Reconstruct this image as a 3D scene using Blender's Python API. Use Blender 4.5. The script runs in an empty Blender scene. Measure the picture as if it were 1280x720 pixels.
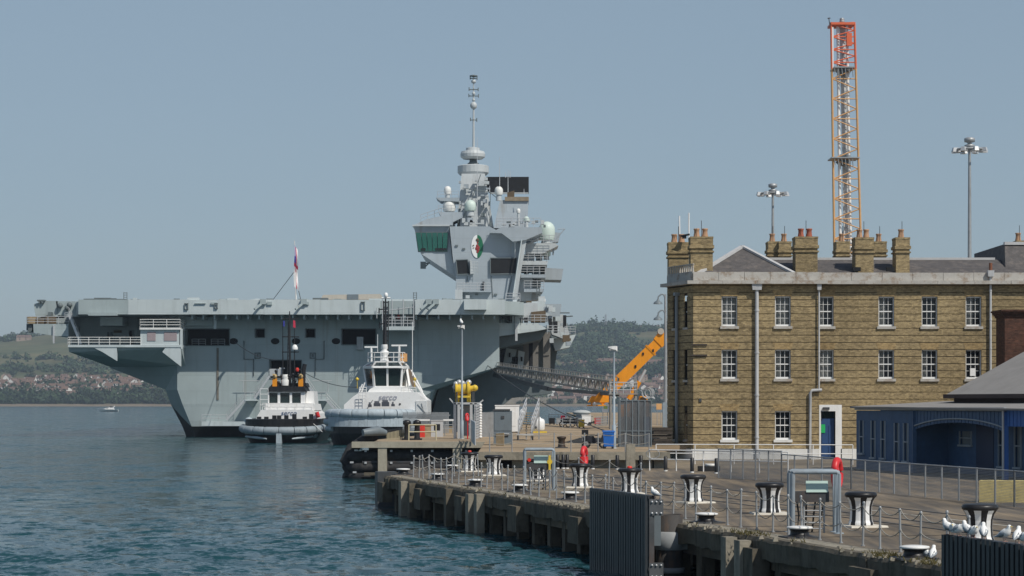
import bpy, math, random
import numpy as np
from mathutils import Vector, Matrix
R = math.radians
random.seed(7)
sc = bpy.context.scene
COL = sc.collection
F = 2800.0      # focal length in pixels of a 1280 px wide frame
H = 5.4         # camera height above the water, metres
HZ = 503.0      # row of the horizon

# ------------------------------------------------------------ camera, sky, sun, exposure
cd = bpy.data.cameras.new('camera')
cam = bpy.data.objects.new('camera', cd)
COL.objects.link(cam)
cam.location = (0, 0, H)
cam.rotation_euler = (R(90), 0, 0)
cd.sensor_width = 36.0
cd.lens = 36.0 * F / 1280.0
cd.shift_y = (HZ - 360.0) / 1280.0
cd.clip_start = 1.0
cd.clip_end = 30000.0
sc.camera = cam
SUN_EL, SUN_AZ = 49.0, 136.0      # azimuth clockwise from +Y (the viewing direction)
w = bpy.data.worlds.new('World')
sc.world = w
w.use_nodes = True
wn = w.node_tree.nodes
wl = w.node_tree.links
bg = wn['Background']
sky = wn.new('ShaderNodeTexSky')
sky.sky_type = 'NISHITA'
sky.sun_disc = False
sky.sun_elevation = R(SUN_EL)
sky.sun_rotation = R(SUN_AZ)
sky.altitude = 0
sky.air_density = 1.0
sky.dust_density = 0.5
sky.ozone_density = 3.0
hs = wn.new('ShaderNodeHueSaturation')
hs.inputs['Saturation'].default_value = 0.84
wl.new(sky.outputs[0], hs.inputs['Color'])
tc = wn.new('ShaderNodeTexCoord'); mpn = wn.new('ShaderNodeMapping'); mpn.inputs['Scale'].default_value = (1.2, 1.2, 5.0)
cn = wn.new('ShaderNodeTexNoise'); cn.inputs['Scale'].default_value = 1.6; cn.inputs['Detail'].default_value = 5
wl.new(tc.outputs['Generated'], mpn.inputs['Vector']); wl.new(mpn.outputs[0], cn.inputs['Vector'])
cr0 = wn.new('ShaderNodeMapRange'); cr0.inputs['From Min'].default_value = .3; cr0.inputs['From Max'].default_value = .7; cr0.inputs['To Min'].default_value = .52; cr0.inputs['To Max'].default_value = .66
wl.new(cn.outputs['Fac'], cr0.inputs['Value'])
smx = wn.new('ShaderNodeMix'); smx.data_type = 'RGBA'          # thin even summer haze veiling the clear sky
sxyz = wn.new('ShaderNodeSeparateXYZ'); wl.new(tc.outputs['Generated'], sxyz.inputs[0])
el = wn.new('ShaderNodeMapRange'); el.interpolation_type = 'SMOOTHSTEP'      # the haze veil thins with height
el.inputs['From Min'].default_value = .15; el.inputs['From Max'].default_value = .65; el.inputs['To Min'].default_value = 1; el.inputs['To Max'].default_value = .1
wl.new(sxyz.outputs[2], el.inputs['Value'])
vm0 = wn.new('ShaderNodeMath'); vm0.operation = 'MULTIPLY'; wl.new(cr0.outputs[0], vm0.inputs[0]); wl.new(el.outputs[0], vm0.inputs[1])
wl.new(vm0.outputs[0], smx.inputs['Factor']); wl.new(hs.outputs[0], smx.inputs[6]); smx.inputs[7].default_value = (3.55, 4.85, 6.0, 1)
wl.new(smx.outputs[2], bg.inputs['Color'])
bg.inputs['Strength'].default_value = 0.08
sd = bpy.data.lights.new('sun', 'SUN')
sd.energy = 3.8
sd.angle = R(0.53)
sd.color = (1.0, 0.95, 0.86)
so = bpy.data.objects.new('sun', sd)
COL.objects.link(so)
ts = Vector((math.sin(R(SUN_AZ)) * math.cos(R(SUN_EL)), math.cos(R(SUN_AZ)) * math.cos(R(SUN_EL)), math.sin(R(SUN_EL))))
so.rotation_euler = ts.to_track_quat('Z', 'Y').to_euler()
so.location = (100, -100, 150)
sc.view_settings.view_transform = 'Standard'
sc.view_settings.look = 'None'
sc.view_settings.exposure = 0.0
sc.view_settings.gamma = 1.0
sc.cycles.max_bounces = 6
sc.cycles.transparent_max_bounces = 24
sc.cycles.volume_bounces = 0

# ------------------------------------------------------------ helpers
def P(x, y, Y):
    """the point at distance Y whose picture position is (x, y)"""
    return Vector(((x - 640.0) * Y / F, Y, H - (y - HZ) * Y / F))

OFF = {}
def off_of(o):
    return OFF.get(o.name, Vector((0, 0, 0)))

class MB:
    """collects shapes in world coordinates, then links them as one mesh object"""
    def __init__(s):
        s.v = []; s.f = []; s.sm = []; s.mi = []
    def add(s, vs, fs, smooth=False, m=0):
        b = len(s.v)
        s.v.extend([tuple(p) for p in vs])
        for f in fs:
            s.f.append(tuple(b + i for i in f)); s.sm.append(smooth); s.mi.append(m)
        return s
    def box(s, x0, x1, y0, y1, z0, z1, m=0):
        return s.add([(x0,y0,z0),(x1,y0,z0),(x1,y1,z0),(x0,y1,z0),(x0,y0,z1),(x1,y0,z1),(x1,y1,z1),(x0,y1,z1)],
                     [(3,2,1,0),(4,5,6,7),(0,1,5,4),(1,2,6,5),(2,3,7,6),(3,0,4,7)], m=m)
    def pbox(s, x0, x1, y0, y1, Y, d, m=0):
        a = P(x0, y1, Y); b = P(x1, y0, Y)
        return s.box(a.x, b.x, Y, Y + d, a.z, b.z, m)
    def obox(s, c, sx, sy, z0, z1, rot=0.0, m=0, taper=0.0):
        ca, sa = math.cos(rot), math.sin(rot)
        vs = []
        for z, k in ((z0, 1.0), (z1, 1.0 - taper)):
            for a, b in ((-1,-1),(1,-1),(1,1),(-1,1)):
                u, v_ = a * sx / 2 * k, b * sy / 2 * k
                vs.append((c[0] + u * ca - v_ * sa, c[1] + u * sa + v_ * ca, z))
        return s.add(vs, [(3,2,1,0),(4,5,6,7),(0,1,5,4),(1,2,6,5),(2,3,7,6),(3,0,4,7)], m=m)
    def prism(s, poly, d, m=0):
        """poly: 3-D points of a front face (counter-clockwise seen from the camera), pushed back by vector d"""
        n = len(poly); d = Vector(d)
        a = [Vector(p) for p in poly]; b = [p + d for p in a]
        fs = [tuple(range(n)), tuple(range(2*n-1, n-1, -1))]
        fs += [(i, i + n, (i+1) % n + n, (i+1) % n) for i in range(n)]
        return s.add(a + b, fs, m=m)
    def pprism(s, poly, Y, d, m=0):
        a = sum(poly[i][0]*poly[(i+1) % len(poly)][1] - poly[(i+1) % len(poly)][0]*poly[i][1] for i in range(len(poly)))
        if a > 0: poly = poly[::-1]          # picture y points down
        return s.prism([P(x, y, Y) for x, y in poly], (0, d, 0), m)
    def slab(s, poly, z0, z1, m=0):
        """horizontal polygon (x, y) between two heights"""
        a = sum(poly[i][0]*poly[(i+1) % len(poly)][1] - poly[(i+1) % len(poly)][0]*poly[i][1] for i in range(len(poly)))
        if a < 0: poly = poly[::-1]
        n = len(poly)
        vs = [(x, y, z1) for x, y in poly] + [(x, y, z0) for x, y in poly]
        fs = [tuple(range(n)), tuple(range(2*n-1, n-1, -1))] + [(i, i + n, (i+1) % n + n, (i+1) % n) for i in range(n)]
        return s.add(vs, fs, m=m)
    def beam(s, p, q, w_, h_=None, m=0):
        p = Vector(p); q = Vector(q); h_ = w_ if h_ is None else h_
        d = (q - p).normalized()
        u = d.cross(Vector((0,0,1)))
        if u.length < 1e-3: u = Vector((1,0,0))
        u.normalize(); v_ = u.cross(d).normalized()
        vs = []
        for c in (p, q):
            for a, b in ((-1,-1),(1,-1),(1,1),(-1,1)):
                vs.append(c + u*a*w_/2 + v_*b*h_/2)
        return s.add(vs, [(3,2,1,0),(4,5,6,7),(0,1,5,4),(1,2,6,5),(2,3,7,6),(3,0,4,7)], m=m)
    def tube(s, pts, r, n=6, m=0, closed=False, smooth=True):
        pts = [Vector(p) for p in pts]; k = len(pts); vs = []
        rr = r if isinstance(r, (list, tuple)) else [r] * k
        up = Vector((0,0,1))
        for i, p in enumerate(pts):
            a = pts[i-1] if (i > 0 or closed) else p
            b = pts[(i+1) % k] if (i < k-1 or closed) else p
            d = (b - a).normalized()
            u = d.cross(up)
            if u.length < 0.02: u = Vector((1,0,0)) if abs(d.z) > .9 else d.cross(Vector((1,0,0)))
            u.normalize(); v_ = d.cross(u)
            for j in range(n):
                t = 2*math.pi*j/n
                vs.append(p + (u*math.cos(t) + v_*math.sin(t)) * rr[i])
        fs = []
        for i in range(k if closed else k-1):
            for j in range(n):
                a0, a1 = i*n + j, i*n + (j+1) % n
                b0, b1 = ((i+1) % k)*n + j, ((i+1) % k)*n + (j+1) % n
                fs.append((a0, a1, b1, b0))
        s.add(vs, fs, smooth, m)
        if not closed:
            s.add(vs[:n], [tuple(range(n-1, -1, -1))], m=m); s.add(vs[-n:], [tuple(range(n))], m=m)
        return s
    def cyl(s, p, q, r1, r2=None, n=12, m=0):
        return s.tube([p, q], [r1, r1 if r2 is None else r2], n, m)
    def lathe(s, c, prof, n=16, m=0, smooth=True, sy=1.0):
        """prof: (radius, z) from the bottom up, about a vertical axis at c"""
        vs = []; fs = []
        for r, z in prof:
            for j in range(n):
                t = 2*math.pi*j/n
                vs.append((c[0] + r*math.cos(t), c[1] + r*math.sin(t)*sy, c[2] + z))
        for i in range(len(prof)-1):
            for j in range(n):
                fs.append((i*n + j, i*n + (j+1) % n, (i+1)*n + (j+1) % n, (i+1)*n + j))
        s.add(vs, fs, smooth, m)
        if prof[0][0] > 1e-4: s.add(vs[:n], [tuple(range(n-1, -1, -1))], m=m)
        if prof[-1][0] > 1e-4: s.add(vs[-n:], [tuple(range(n))], m=m)
        return s
    def ball(s, c, r, n=14, m=0, sz=1.0, sy=1.0):
        k = max(5, n // 2)
        return s.lathe(c, [(max(1e-5, r*math.sin(math.pi*i/k)), -r*sz*math.cos(math.pi*i/k)) for i in range(k+1)], n, m, sy=sy)
    def loft(s, rings, closed=True, smooth=False, m=0, caps=True):
        n = len(rings[0]); vs = [p for r in rings for p in r]; fs = []
        for i in range(len(rings)-1):
            for j in range(n if closed else n-1):
                fs.append((i*n + j, i*n + (j+1) % n, (i+1)*n + (j+1) % n, (i+1)*n + j))
        s.add(vs, fs, smooth, m)
        if caps and closed:
            s.add(rings[0], [tuple(range(n-1, -1, -1))], m=m); s.add(rings[-1], [tuple(range(n))], m=m)
        return s
    def wall(s, x0, x1, z0, z1, holes, Y, depth, m=0):
        """a wall facing the camera with rectangular openings (x0, x1, z0, z1) and their reveals"""
        xs = sorted({x0, x1} | {min(max(h[i], x0), x1) for h in holes for i in (0, 1)})
        zs = sorted({z0, z1} | {min(max(h[i], z0), z1) for h in holes for i in (2, 3)})
        for i in range(len(xs)-1):
            for j in range(len(zs)-1):
                cx, cz = (xs[i]+xs[i+1])/2, (zs[j]+zs[j+1])/2
                if any(h[0] < cx < h[1] and h[2] < cz < h[3] for h in holes): continue
                s.add([(xs[i],Y,zs[j]),(xs[i+1],Y,zs[j]),(xs[i+1],Y,zs[j+1]),(xs[i],Y,zs[j+1])], [(0,1,2,3)], m=m)
        for a, b, c, d in holes:
            D = Y + depth
            s.add([(a,Y,c),(b,Y,c),(b,Y,d),(a,Y,d),(a,D,c),(b,D,c),(b,D,d),(a,D,d)], [(4,5,1,0),(5,6,2,1),(6,7,3,2),(7,4,0,3)], m=m)
        return s
    def mesh(s, name, mats, o3):
        me = bpy.data.meshes.new(name)
        me.from_pydata([(p[0]-o3[0], p[1]-o3[1], p[2]-o3[2]) for p in s.v], [], s.f)
        for mt in (mats if isinstance(mats, (list, tuple)) else [mats]): me.materials.append(mt)
        me.polygons.foreach_set('use_smooth', s.sm)
        me.polygons.foreach_set('material_index', s.mi)
        me.update()
        return me
    def build(s, name, mats, parent=None, label=None):
        if parent is not None:
            o3 = off_of(parent)
        else:
            a = np.array(s.v); lo = a.min(0); hi = a.max(0)
            o3 = Vector(((lo[0]+hi[0])/2, (lo[1]+hi[1])/2, lo[2]))
        o = bpy.data.objects.new(name, s.mesh(name, mats, o3))
        COL.objects.link(o)
        OFF[o.name] = Vector(o3)
        if parent is not None: o.parent = parent
        else: o.location = o3
        if label: o['label'] = label
        return o

ORD = ['first','second','third','fourth','fifth','sixth','seventh','eighth','ninth','tenth','eleventh','twelfth','thirteenth','fourteenth','fifteenth','sixteenth','seventeenth','eighteenth','nineteenth','twentieth']
CNT = {}
def nth(key):
    CNT[key] = CNT.get(key, -1) + 1
    return ORD[min(CNT[key], 19)]
def thing(name, label, cat, loc=(0,0,0), group=None):
    o = bpy.data.objects.new(name, None)
    COL.objects.link(o)
    o.empty_display_size = 0.3
    o.location = loc
    OFF[o.name] = Vector(loc)
    o['label'] = label; o['category'] = cat
    if group: o['group'] = group
    return o
def tag(o, label, cat, group=None):
    o['label'] = label; o['category'] = cat
    if group: o['group'] = group
    return o
def struct(o): o['kind'] = 'structure'; return o
def stuff(o): o['kind'] = 'stuff'; return o
def copy_tree(o, loc=None, rz=None, label=None, parent=None, mat=None):
    c = o.copy(); COL.objects.link(c)
    if parent is not None: c.parent = parent
    if loc is not None: c.location = loc
    if rz is not None: c.rotation_euler = (0, 0, rz)
    if label: c['label'] = label
    for ch in list(o.children): copy_tree(ch, parent=c)
    return c
def rail(mb, pts, h, gap=1.5, rails=2, r=0.03, post=None, m=0, n=4):
    """railing along 3-D base points"""
    pts = [Vector(p) for p in pts]; up = Vector((0,0,h))
    for a, b in zip(pts, pts[1:]):
        L = (b - a).length; k = max(1, round(L / gap))
        for i in range(k + 1):
            p = a.lerp(b, i / k)
            mb.tube([p, p + up], post or r, n, m, smooth=False)
        for j in range(rails):
            u = up * (1 - j / rails)
            mb.tube([a + u, b + u], r, n, m, smooth=False)
    return mb

# ------------------------------------------------------------ materials
MATS = {}
def plating(name, col, dirt, damt):
    m = M(name, col, .55, var=.07, scale=.25, dirt=dirt, damt=damt, dscale=(.45,.45,.04))
    nt = m.node_tree; N = nt.nodes; L = nt.links; b = N['Principled BSDF']
    src = b.inputs['Base Color'].links[0].from_socket
    g = N.new('ShaderNodeNewGeometry'); sx = N.new('ShaderNodeSeparateXYZ'); L.new(g.outputs['Position'], sx.inputs[0])
    ad = N.new('ShaderNodeMath'); ad.operation = 'ADD'; L.new(sx.outputs[0], ad.inputs[0]); L.new(sx.outputs[1], ad.inputs[1])
    cb = N.new('ShaderNodeCombineXYZ'); L.new(ad.outputs[0], cb.inputs[0]); L.new(sx.outputs[2], cb.inputs[1])
    bt = N.new('ShaderNodeTexBrick'); L.new(cb.outputs[0], bt.inputs['Vector']); bt.inputs['Scale'].default_value = 1
    bt.inputs['Brick Width'].default_value = 6.2; bt.inputs['Row Height'].default_value = 2.4; bt.inputs['Mortar Size'].default_value = .035; bt.inputs['Mortar Smooth'].default_value = .6
    bt.inputs['Color1'].default_value = (1,1,1,1); bt.inputs['Color2'].default_value = (.91,.92,.92,1); bt.inputs['Mortar'].default_value = (.80,.81,.81,1)
    mm = N.new('ShaderNodeMix'); mm.data_type = 'RGBA'; mm.blend_type = 'MULTIPLY'; mm.inputs['Factor'].default_value = 1
    L.new(src, mm.inputs[6]); L.new(bt.outputs['Color'], mm.inputs[7])
    n = N.new('ShaderNodeTexNoise'); n.inputs['Scale'].default_value = .9; n.inputs['Detail'].default_value = 6
    vm = N.new('ShaderNodeVectorMath'); vm.operation = 'MULTIPLY'; vm.inputs[1].default_value = (.9,.9,.05); L.new(g.outputs['Position'], vm.inputs[0]); L.new(vm.outputs[0], n.inputs['Vector'])
    r = N.new('ShaderNodeMapRange'); r.inputs['From Min'].default_value = .64; r.inputs['From Max'].default_value = .78; r.inputs['To Max'].default_value = .5; L.new(n.outputs['Fac'], r.inputs['Value'])
    m2 = N.new('ShaderNodeMix'); m2.data_type = 'RGBA'; L.new(r.outputs[0], m2.inputs['Factor']); L.new(mm.outputs[2], m2.inputs[6]); m2.inputs[7].default_value = (.20,.15,.10,1)
    L.new(m2.outputs[2], b.inputs['Base Color'])
    bp = N.new('ShaderNodeBump'); bp.inputs['Strength'].default_value = .25; bp.inputs['Distance'].default_value = .08
    n4 = N.new('ShaderNodeTexNoise'); n4.inputs['Scale'].default_value = .7; n4.inputs['Detail'].default_value = 2; L.new(g.outputs['Position'], n4.inputs['Vector']); L.new(n4.outputs['Fac'], bp.inputs['Height']); L.new(bp.outputs[0], b.inputs['Normal'])
    return m
def M(name, col, rough=0.7, metal=0.0, var=0.12, scale=1.0, bump=0.0, bscale=None, dirt=None, damt=0.0, dscale=(0.6,0.6,0.12), spec=0.35, emit=0):
    if name in MATS: return MATS[name]
    m = bpy.data.materials.new(name); m.use_nodes = True
    nt = m.node_tree; N = nt.nodes; L = nt.links
    b = N['Principled BSDF']
    b.inputs['Roughness'].default_value = rough
    b.inputs['Metallic'].default_value = metal
    b.inputs['Specular IOR Level'].default_value = spec
    g = N.new('ShaderNodeNewGeometry')
    n1 = N.new('ShaderNodeTexNoise'); n1.inputs['Scale'].default_value = scale; n1.inputs['Detail'].default_value = 6; n1.inputs['Roughness'].default_value = .65
    L.new(g.outputs['Position'], n1.inputs['Vector'])
    rmp = N.new('ShaderNodeMapRange')
    rmp.inputs['From Min'].default_value = .28; rmp.inputs['From Max'].default_value = .72
    rmp.inputs['To Min'].default_value = 1 - var; rmp.inputs['To Max'].default_value = 1 + var
    L.new(n1.outputs['Fac'], rmp.inputs['Value'])
    mul = N.new('ShaderNodeVectorMath'); mul.operation = 'SCALE'
    mul.inputs[0].default_value = col
    L.new(rmp.outputs[0], mul.inputs['Scale'])
    out = mul.outputs[0]
    if dirt:
        vm = N.new('ShaderNodeVectorMath'); vm.operation = 'MULTIPLY'; vm.inputs[1].default_value = dscale
        L.new(g.outputs['Position'], vm.inputs[0])
        n2 = N.new('ShaderNodeTexNoise'); n2.inputs['Scale'].default_value = 2.2; n2.inputs['Detail'].default_value = 7; n2.inputs['Roughness'].default_value = .7
        L.new(vm.outputs[0], n2.inputs['Vector'])
        r2 = N.new('ShaderNodeMapRange'); r2.inputs['From Min'].default_value = .5; r2.inputs['From Max'].default_value = .72
        r2.inputs['To Max'].default_value = damt
        L.new(n2.outputs['Fac'], r2.inputs['Value'])
        mx = N.new('ShaderNodeMix'); mx.data_type = 'RGBA'
        L.new(r2.outputs[0], mx.inputs['Factor']); L.new(out, mx.inputs[6]); mx.inputs[7].default_value = (*dirt, 1)
        out = mx.outputs[2]
    L.new(out, b.inputs['Base Color'])
    if bump:
        n3 = N.new('ShaderNodeTexNoise'); n3.inputs['Scale'].default_value = bscale or scale * 4; n3.inputs['Detail'].default_value = 5
        L.new(g.outputs['Position'], n3.inputs['Vector'])
        bp = N.new('ShaderNodeBump'); bp.inputs['Strength'].default_value = bump; bp.inputs['Distance'].default_value = 0.05
        L.new(n3.outputs['Fac'], bp.inputs['Height']); L.new(bp.outputs[0], b.inputs['Normal'])
    if emit:
        b.inputs['Emission Color'].default_value = (*col, 1); b.inputs['Emission Strength'].default_value = emit
    MATS[name] = m
    return m

RUST = (0.16, 0.07, 0.03)
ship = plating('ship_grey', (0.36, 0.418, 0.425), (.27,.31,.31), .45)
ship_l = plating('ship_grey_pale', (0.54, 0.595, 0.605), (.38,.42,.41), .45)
ship_w = plating('ship_grey_island', (0.37, 0.415, 0.45), (.28,.31,.33), .4)
ship_m = M('ship_grey_mast', (0.48, 0.51, 0.52), .5, var=.05, scale=.4, dirt=(.3,.3,.28), damt=.4, dscale=(.6,.6,.08))
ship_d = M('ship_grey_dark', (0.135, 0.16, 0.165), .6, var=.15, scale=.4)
ship_boot = M('ship_boot_black', (0.014, 0.016, 0.018), .5, var=.3, scale=.6, dirt=(.05,.05,.04), damt=.5, dscale=(.4,.4,.3))
ship_brown = M('ship_funnel_brown', (0.12, 0.085, 0.05), .6, var=.3, scale=1)
radome = M('radome_white', (0.74, 0.74, 0.71), .45, var=.04, scale=1)
radome_g = M('radome_pale_green', (0.56, 0.66, 0.60), .45, var=.04, scale=1)
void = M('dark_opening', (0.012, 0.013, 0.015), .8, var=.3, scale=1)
black = M('black_paint', (0.016, 0.016, 0.018), .4, var=.25, scale=3, dirt=(.07,.065,.06), damt=.4)
rubber = M('black_rubber', (0.022, 0.022, 0.024), .7, var=.3, scale=2, dirt=(.09,.085,.075), damt=.45, dscale=(.9,.9,.5))
white = M('white_paint', (0.74, 0.74, 0.72), .4, var=.05, scale=1.5, dirt=(.42,.38,.3), damt=.35, dscale=(1.2,1.2,.25))
white_c = M('white_clean_paint', (0.80, 0.80, 0.79), .35, var=.03, scale=1.5, dirt=(.55,.5,.42), damt=.3, dscale=(.8,.8,.1))
tugblue = M('tug_fender_blue_grey', (0.39, 0.45, 0.49), .6, var=.10, scale=1.3, dirt=(.14,.16,.17), damt=.5, dscale=(.9,.9,.5))
galv = M('galvanised_steel', (0.36, 0.375, 0.385), .5, .35, var=.15, scale=2.5, dirt=(.20,.17,.14), damt=.4)
steel_d = M('dark_steel', (0.07, 0.075, 0.08), .55, .2, var=.25, scale=2, dirt=RUST, damt=.35)
pipe_g = M('blue_grey_pipe', (0.27, 0.32, 0.36), .5, var=.12, scale=3, dirt=(.16,.12,.09), damt=.4)
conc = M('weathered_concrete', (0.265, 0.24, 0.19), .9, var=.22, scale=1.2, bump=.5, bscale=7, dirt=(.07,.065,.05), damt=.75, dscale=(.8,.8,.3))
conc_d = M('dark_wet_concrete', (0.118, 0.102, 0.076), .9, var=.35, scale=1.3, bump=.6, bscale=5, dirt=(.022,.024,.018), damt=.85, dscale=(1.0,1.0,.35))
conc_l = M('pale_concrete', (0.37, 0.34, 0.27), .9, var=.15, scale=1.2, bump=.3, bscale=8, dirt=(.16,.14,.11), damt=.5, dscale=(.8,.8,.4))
orange = M('crane_orange', (0.80, 0.30, 0.015), .45, var=.07, scale=2, dirt=(.35,.14,.03), damt=.35)
orange_l = M('lattice_orange', (0.62, 0.35, 0.15), .5, var=.1, scale=2)
redp = M('red_paint', (0.62, 0.045, 0.03), .4, var=.08, scale=3)
redo = M('orange_red_paint', (0.70, 0.15, 0.065), .45, var=.1, scale=2)
lifered = M('lifebuoy_red', (0.60, 0.03, 0.035), .4, var=.08, scale=4, dirt=(.5,.14,.14), damt=.4)
yellow = M('yellow_paint', (0.68, 0.48, 0.05), .45, var=.12, scale=3, dirt=(.25,.17,.05), damt=.4)
yconc = M('yellow_painted_concrete', (0.66, 0.53, 0.21), .85, var=.12, scale=2, bump=.3, dirt=(.3,.24,.12), damt=.5, dscale=(1.5,1.5,.8))
bluebin = M('blue_plastic', (0.02, 0.13, 0.46), .4, var=.06, scale=3)
bluewall = M('dark_blue_boarding', (0.040, 0.092, 0.185), .6, var=.15, scale=2, dirt=(.05,.08,.13), damt=.4)
bluelite = M('bright_blue_boarding', (0.025, 0.11, 0.36), .55, var=.1, scale=2)
cabgrey = M('cabinet_grey', (0.155, 0.185, 0.205), .5, var=.08, scale=2, dirt=(.09,.09,.09), damt=.3)
slate = M('grey_slate', (0.088, 0.081, 0.079), .75, var=.28, scale=2.2, bump=.4, bscale=9, dirt=(.26,.22,.19), damt=.5, dscale=(.8,.8,.8))
feltroof = M('grey_felt_roof', (0.25, 0.238, 0.225), .85, var=.10, scale=1.0, dirt=(.2,.19,.18), damt=.5, dscale=(.6,.6,.6))
stone = M('portland_stone', (0.44, 0.42, 0.385), .85, var=.12, scale=1.4, bump=.25, bscale=9, dirt=(.21,.12,.055), damt=.9, dscale=(.8,.8,.9))
pots = M('terracotta', (0.42, 0.25, 0.15), .8, var=.15, scale=4)
lead = M('lead_flashing', (0.48, 0.48, 0.48), .6, var=.1, scale=2)
rainpipe = M('grey_rainwater_pipe', (0.50, 0.51, 0.52), .5, var=.1, scale=3, dirt=(.24,.22,.2), damt=.4)
pipe_dk = M('dark_grey_pipe', (0.24, 0.27, 0.29), .5, var=.1, scale=3)
timber = M('dark_timber', (0.06, 0.05, 0.042), .85, var=.3, scale=3, bump=.3)
woodl = M('bare_timber', (0.34, 0.26, 0.16), .85, var=.2, scale=4)
gullw = M('gull_white', (0.82, 0.82, 0.80), .7, var=.03, scale=10)
gullg = M('gull_grey', (0.28, 0.31, 0.34), .7, var=.05, scale=10)
skin = M('skin_tone', (0.45, 0.28, 0.20), .6, var=.05, scale=10)
fabric_dk = M('dark_fabric', (0.022, 0.024, 0.03), .85, var=.2, scale=5)
purple = M('flag_white', (0.76, 0.74, 0.74), .8, var=.05, scale=4)
flagred = M('flag_red', (0.55, 0.04, 0.08), .8, var=.05, scale=4)
flagblue = M('flag_blue', (0.04, 0.05, 0.30), .8, var=.05, scale=4)
green = M('emblem_green', (0.015, 0.14, 0.07), .5, var=.05, scale=4)
greensign = M('green_sign', (0.02, 0.42, 0.12), .5, var=.05, scale=4)
palegreen = M('pale_green_lid', (0.42, 0.55, 0.50), .5, var=.06, scale=3)
beige = M('deck_cover_beige', (0.46, 0.42, 0.36), .8, var=.1, scale=2)
tilered = M('clay_tile_roof', (0.16, 0.105, 0.085), .85, var=.2, scale=.2)
tilebrown = M('brown_tile_roof', (0.15, 0.095, 0.07), .85, var=.2, scale=.2)
render_w = M('house_white_render', (0.72, 0.70, 0.66), .8, var=.1, scale=.1)
render_b = M('house_brick_wall', (0.36, 0.27, 0.21), .85, var=.2, scale=.1)
bark = M('tree_bark', (0.07, 0.05, 0.035), .9, var=.2, scale=1)
leaf_far = M('far_foliage', (0.045, 0.075, 0.035), .8, var=.5, scale=.03)
leaf_dk = M('shore_tree_foliage', (0.028, 0.052, 0.020), .8, var=.5, scale=.05)
leaf_town = M('town_tree_foliage', (0.040, 0.068, 0.030), .8, var=.4, scale=.1)
sandm = M('shore_sand', (0.19, 0.155, 0.11), .9, var=.2, scale=.03)
silver = M('bare_aluminium', (0.55, 0.56, 0.57), .4, .3, var=.06, scale=2)

def glassmat(name, col, alpha, rough=.06):
    m = bpy.data.materials.new(name); m.use_nodes = True
    nt = m.node_tree; b = nt.nodes['Principled BSDF']
    b.inputs['Base Color'].default_value = (*col, 1); b.inputs['Roughness'].default_value = rough
    b.inputs['Specular IOR Level'].default_value = .6
    g = nt.nodes.new('ShaderNodeNewGeometry'); n = nt.nodes.new('ShaderNodeTexNoise'); n.inputs['Scale'].default_value = 1.6
    nt.links.new(g.outputs['Position'], n.inputs['Vector'])
    bp = nt.nodes.new('ShaderNodeBump'); bp.inputs['Strength'].default_value = .08; bp.inputs['Distance'].default_value = .05
    nt.links.new(n.outputs['Fac'], bp.inputs['Height']); nt.links.new(bp.outputs[0], b.inputs['Normal'])
    t = nt.nodes.new('ShaderNodeBsdfTransparent'); mx = nt.nodes.new('ShaderNodeMixShader')
    mx.inputs[0].default_value = alpha
    nt.links.new(t.outputs[0], mx.inputs[1]); nt.links.new(b.outputs[0], mx.inputs[2])
    nt.links.new(mx.outputs[0], nt.nodes['Material Output'].inputs['Surface'])
    return m
glass = glassmat('window_glass', (.02,.025,.03), .5)
glass_t = glassmat('tug_glass', (.02,.035,.035), .75)
glass_g = glassmat('green_bridge_glass', (.025,.16,.125), .85, .12)
curtain = M('net_curtain', (.55,.56,.53), .9, var=.2, scale=6)

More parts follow.
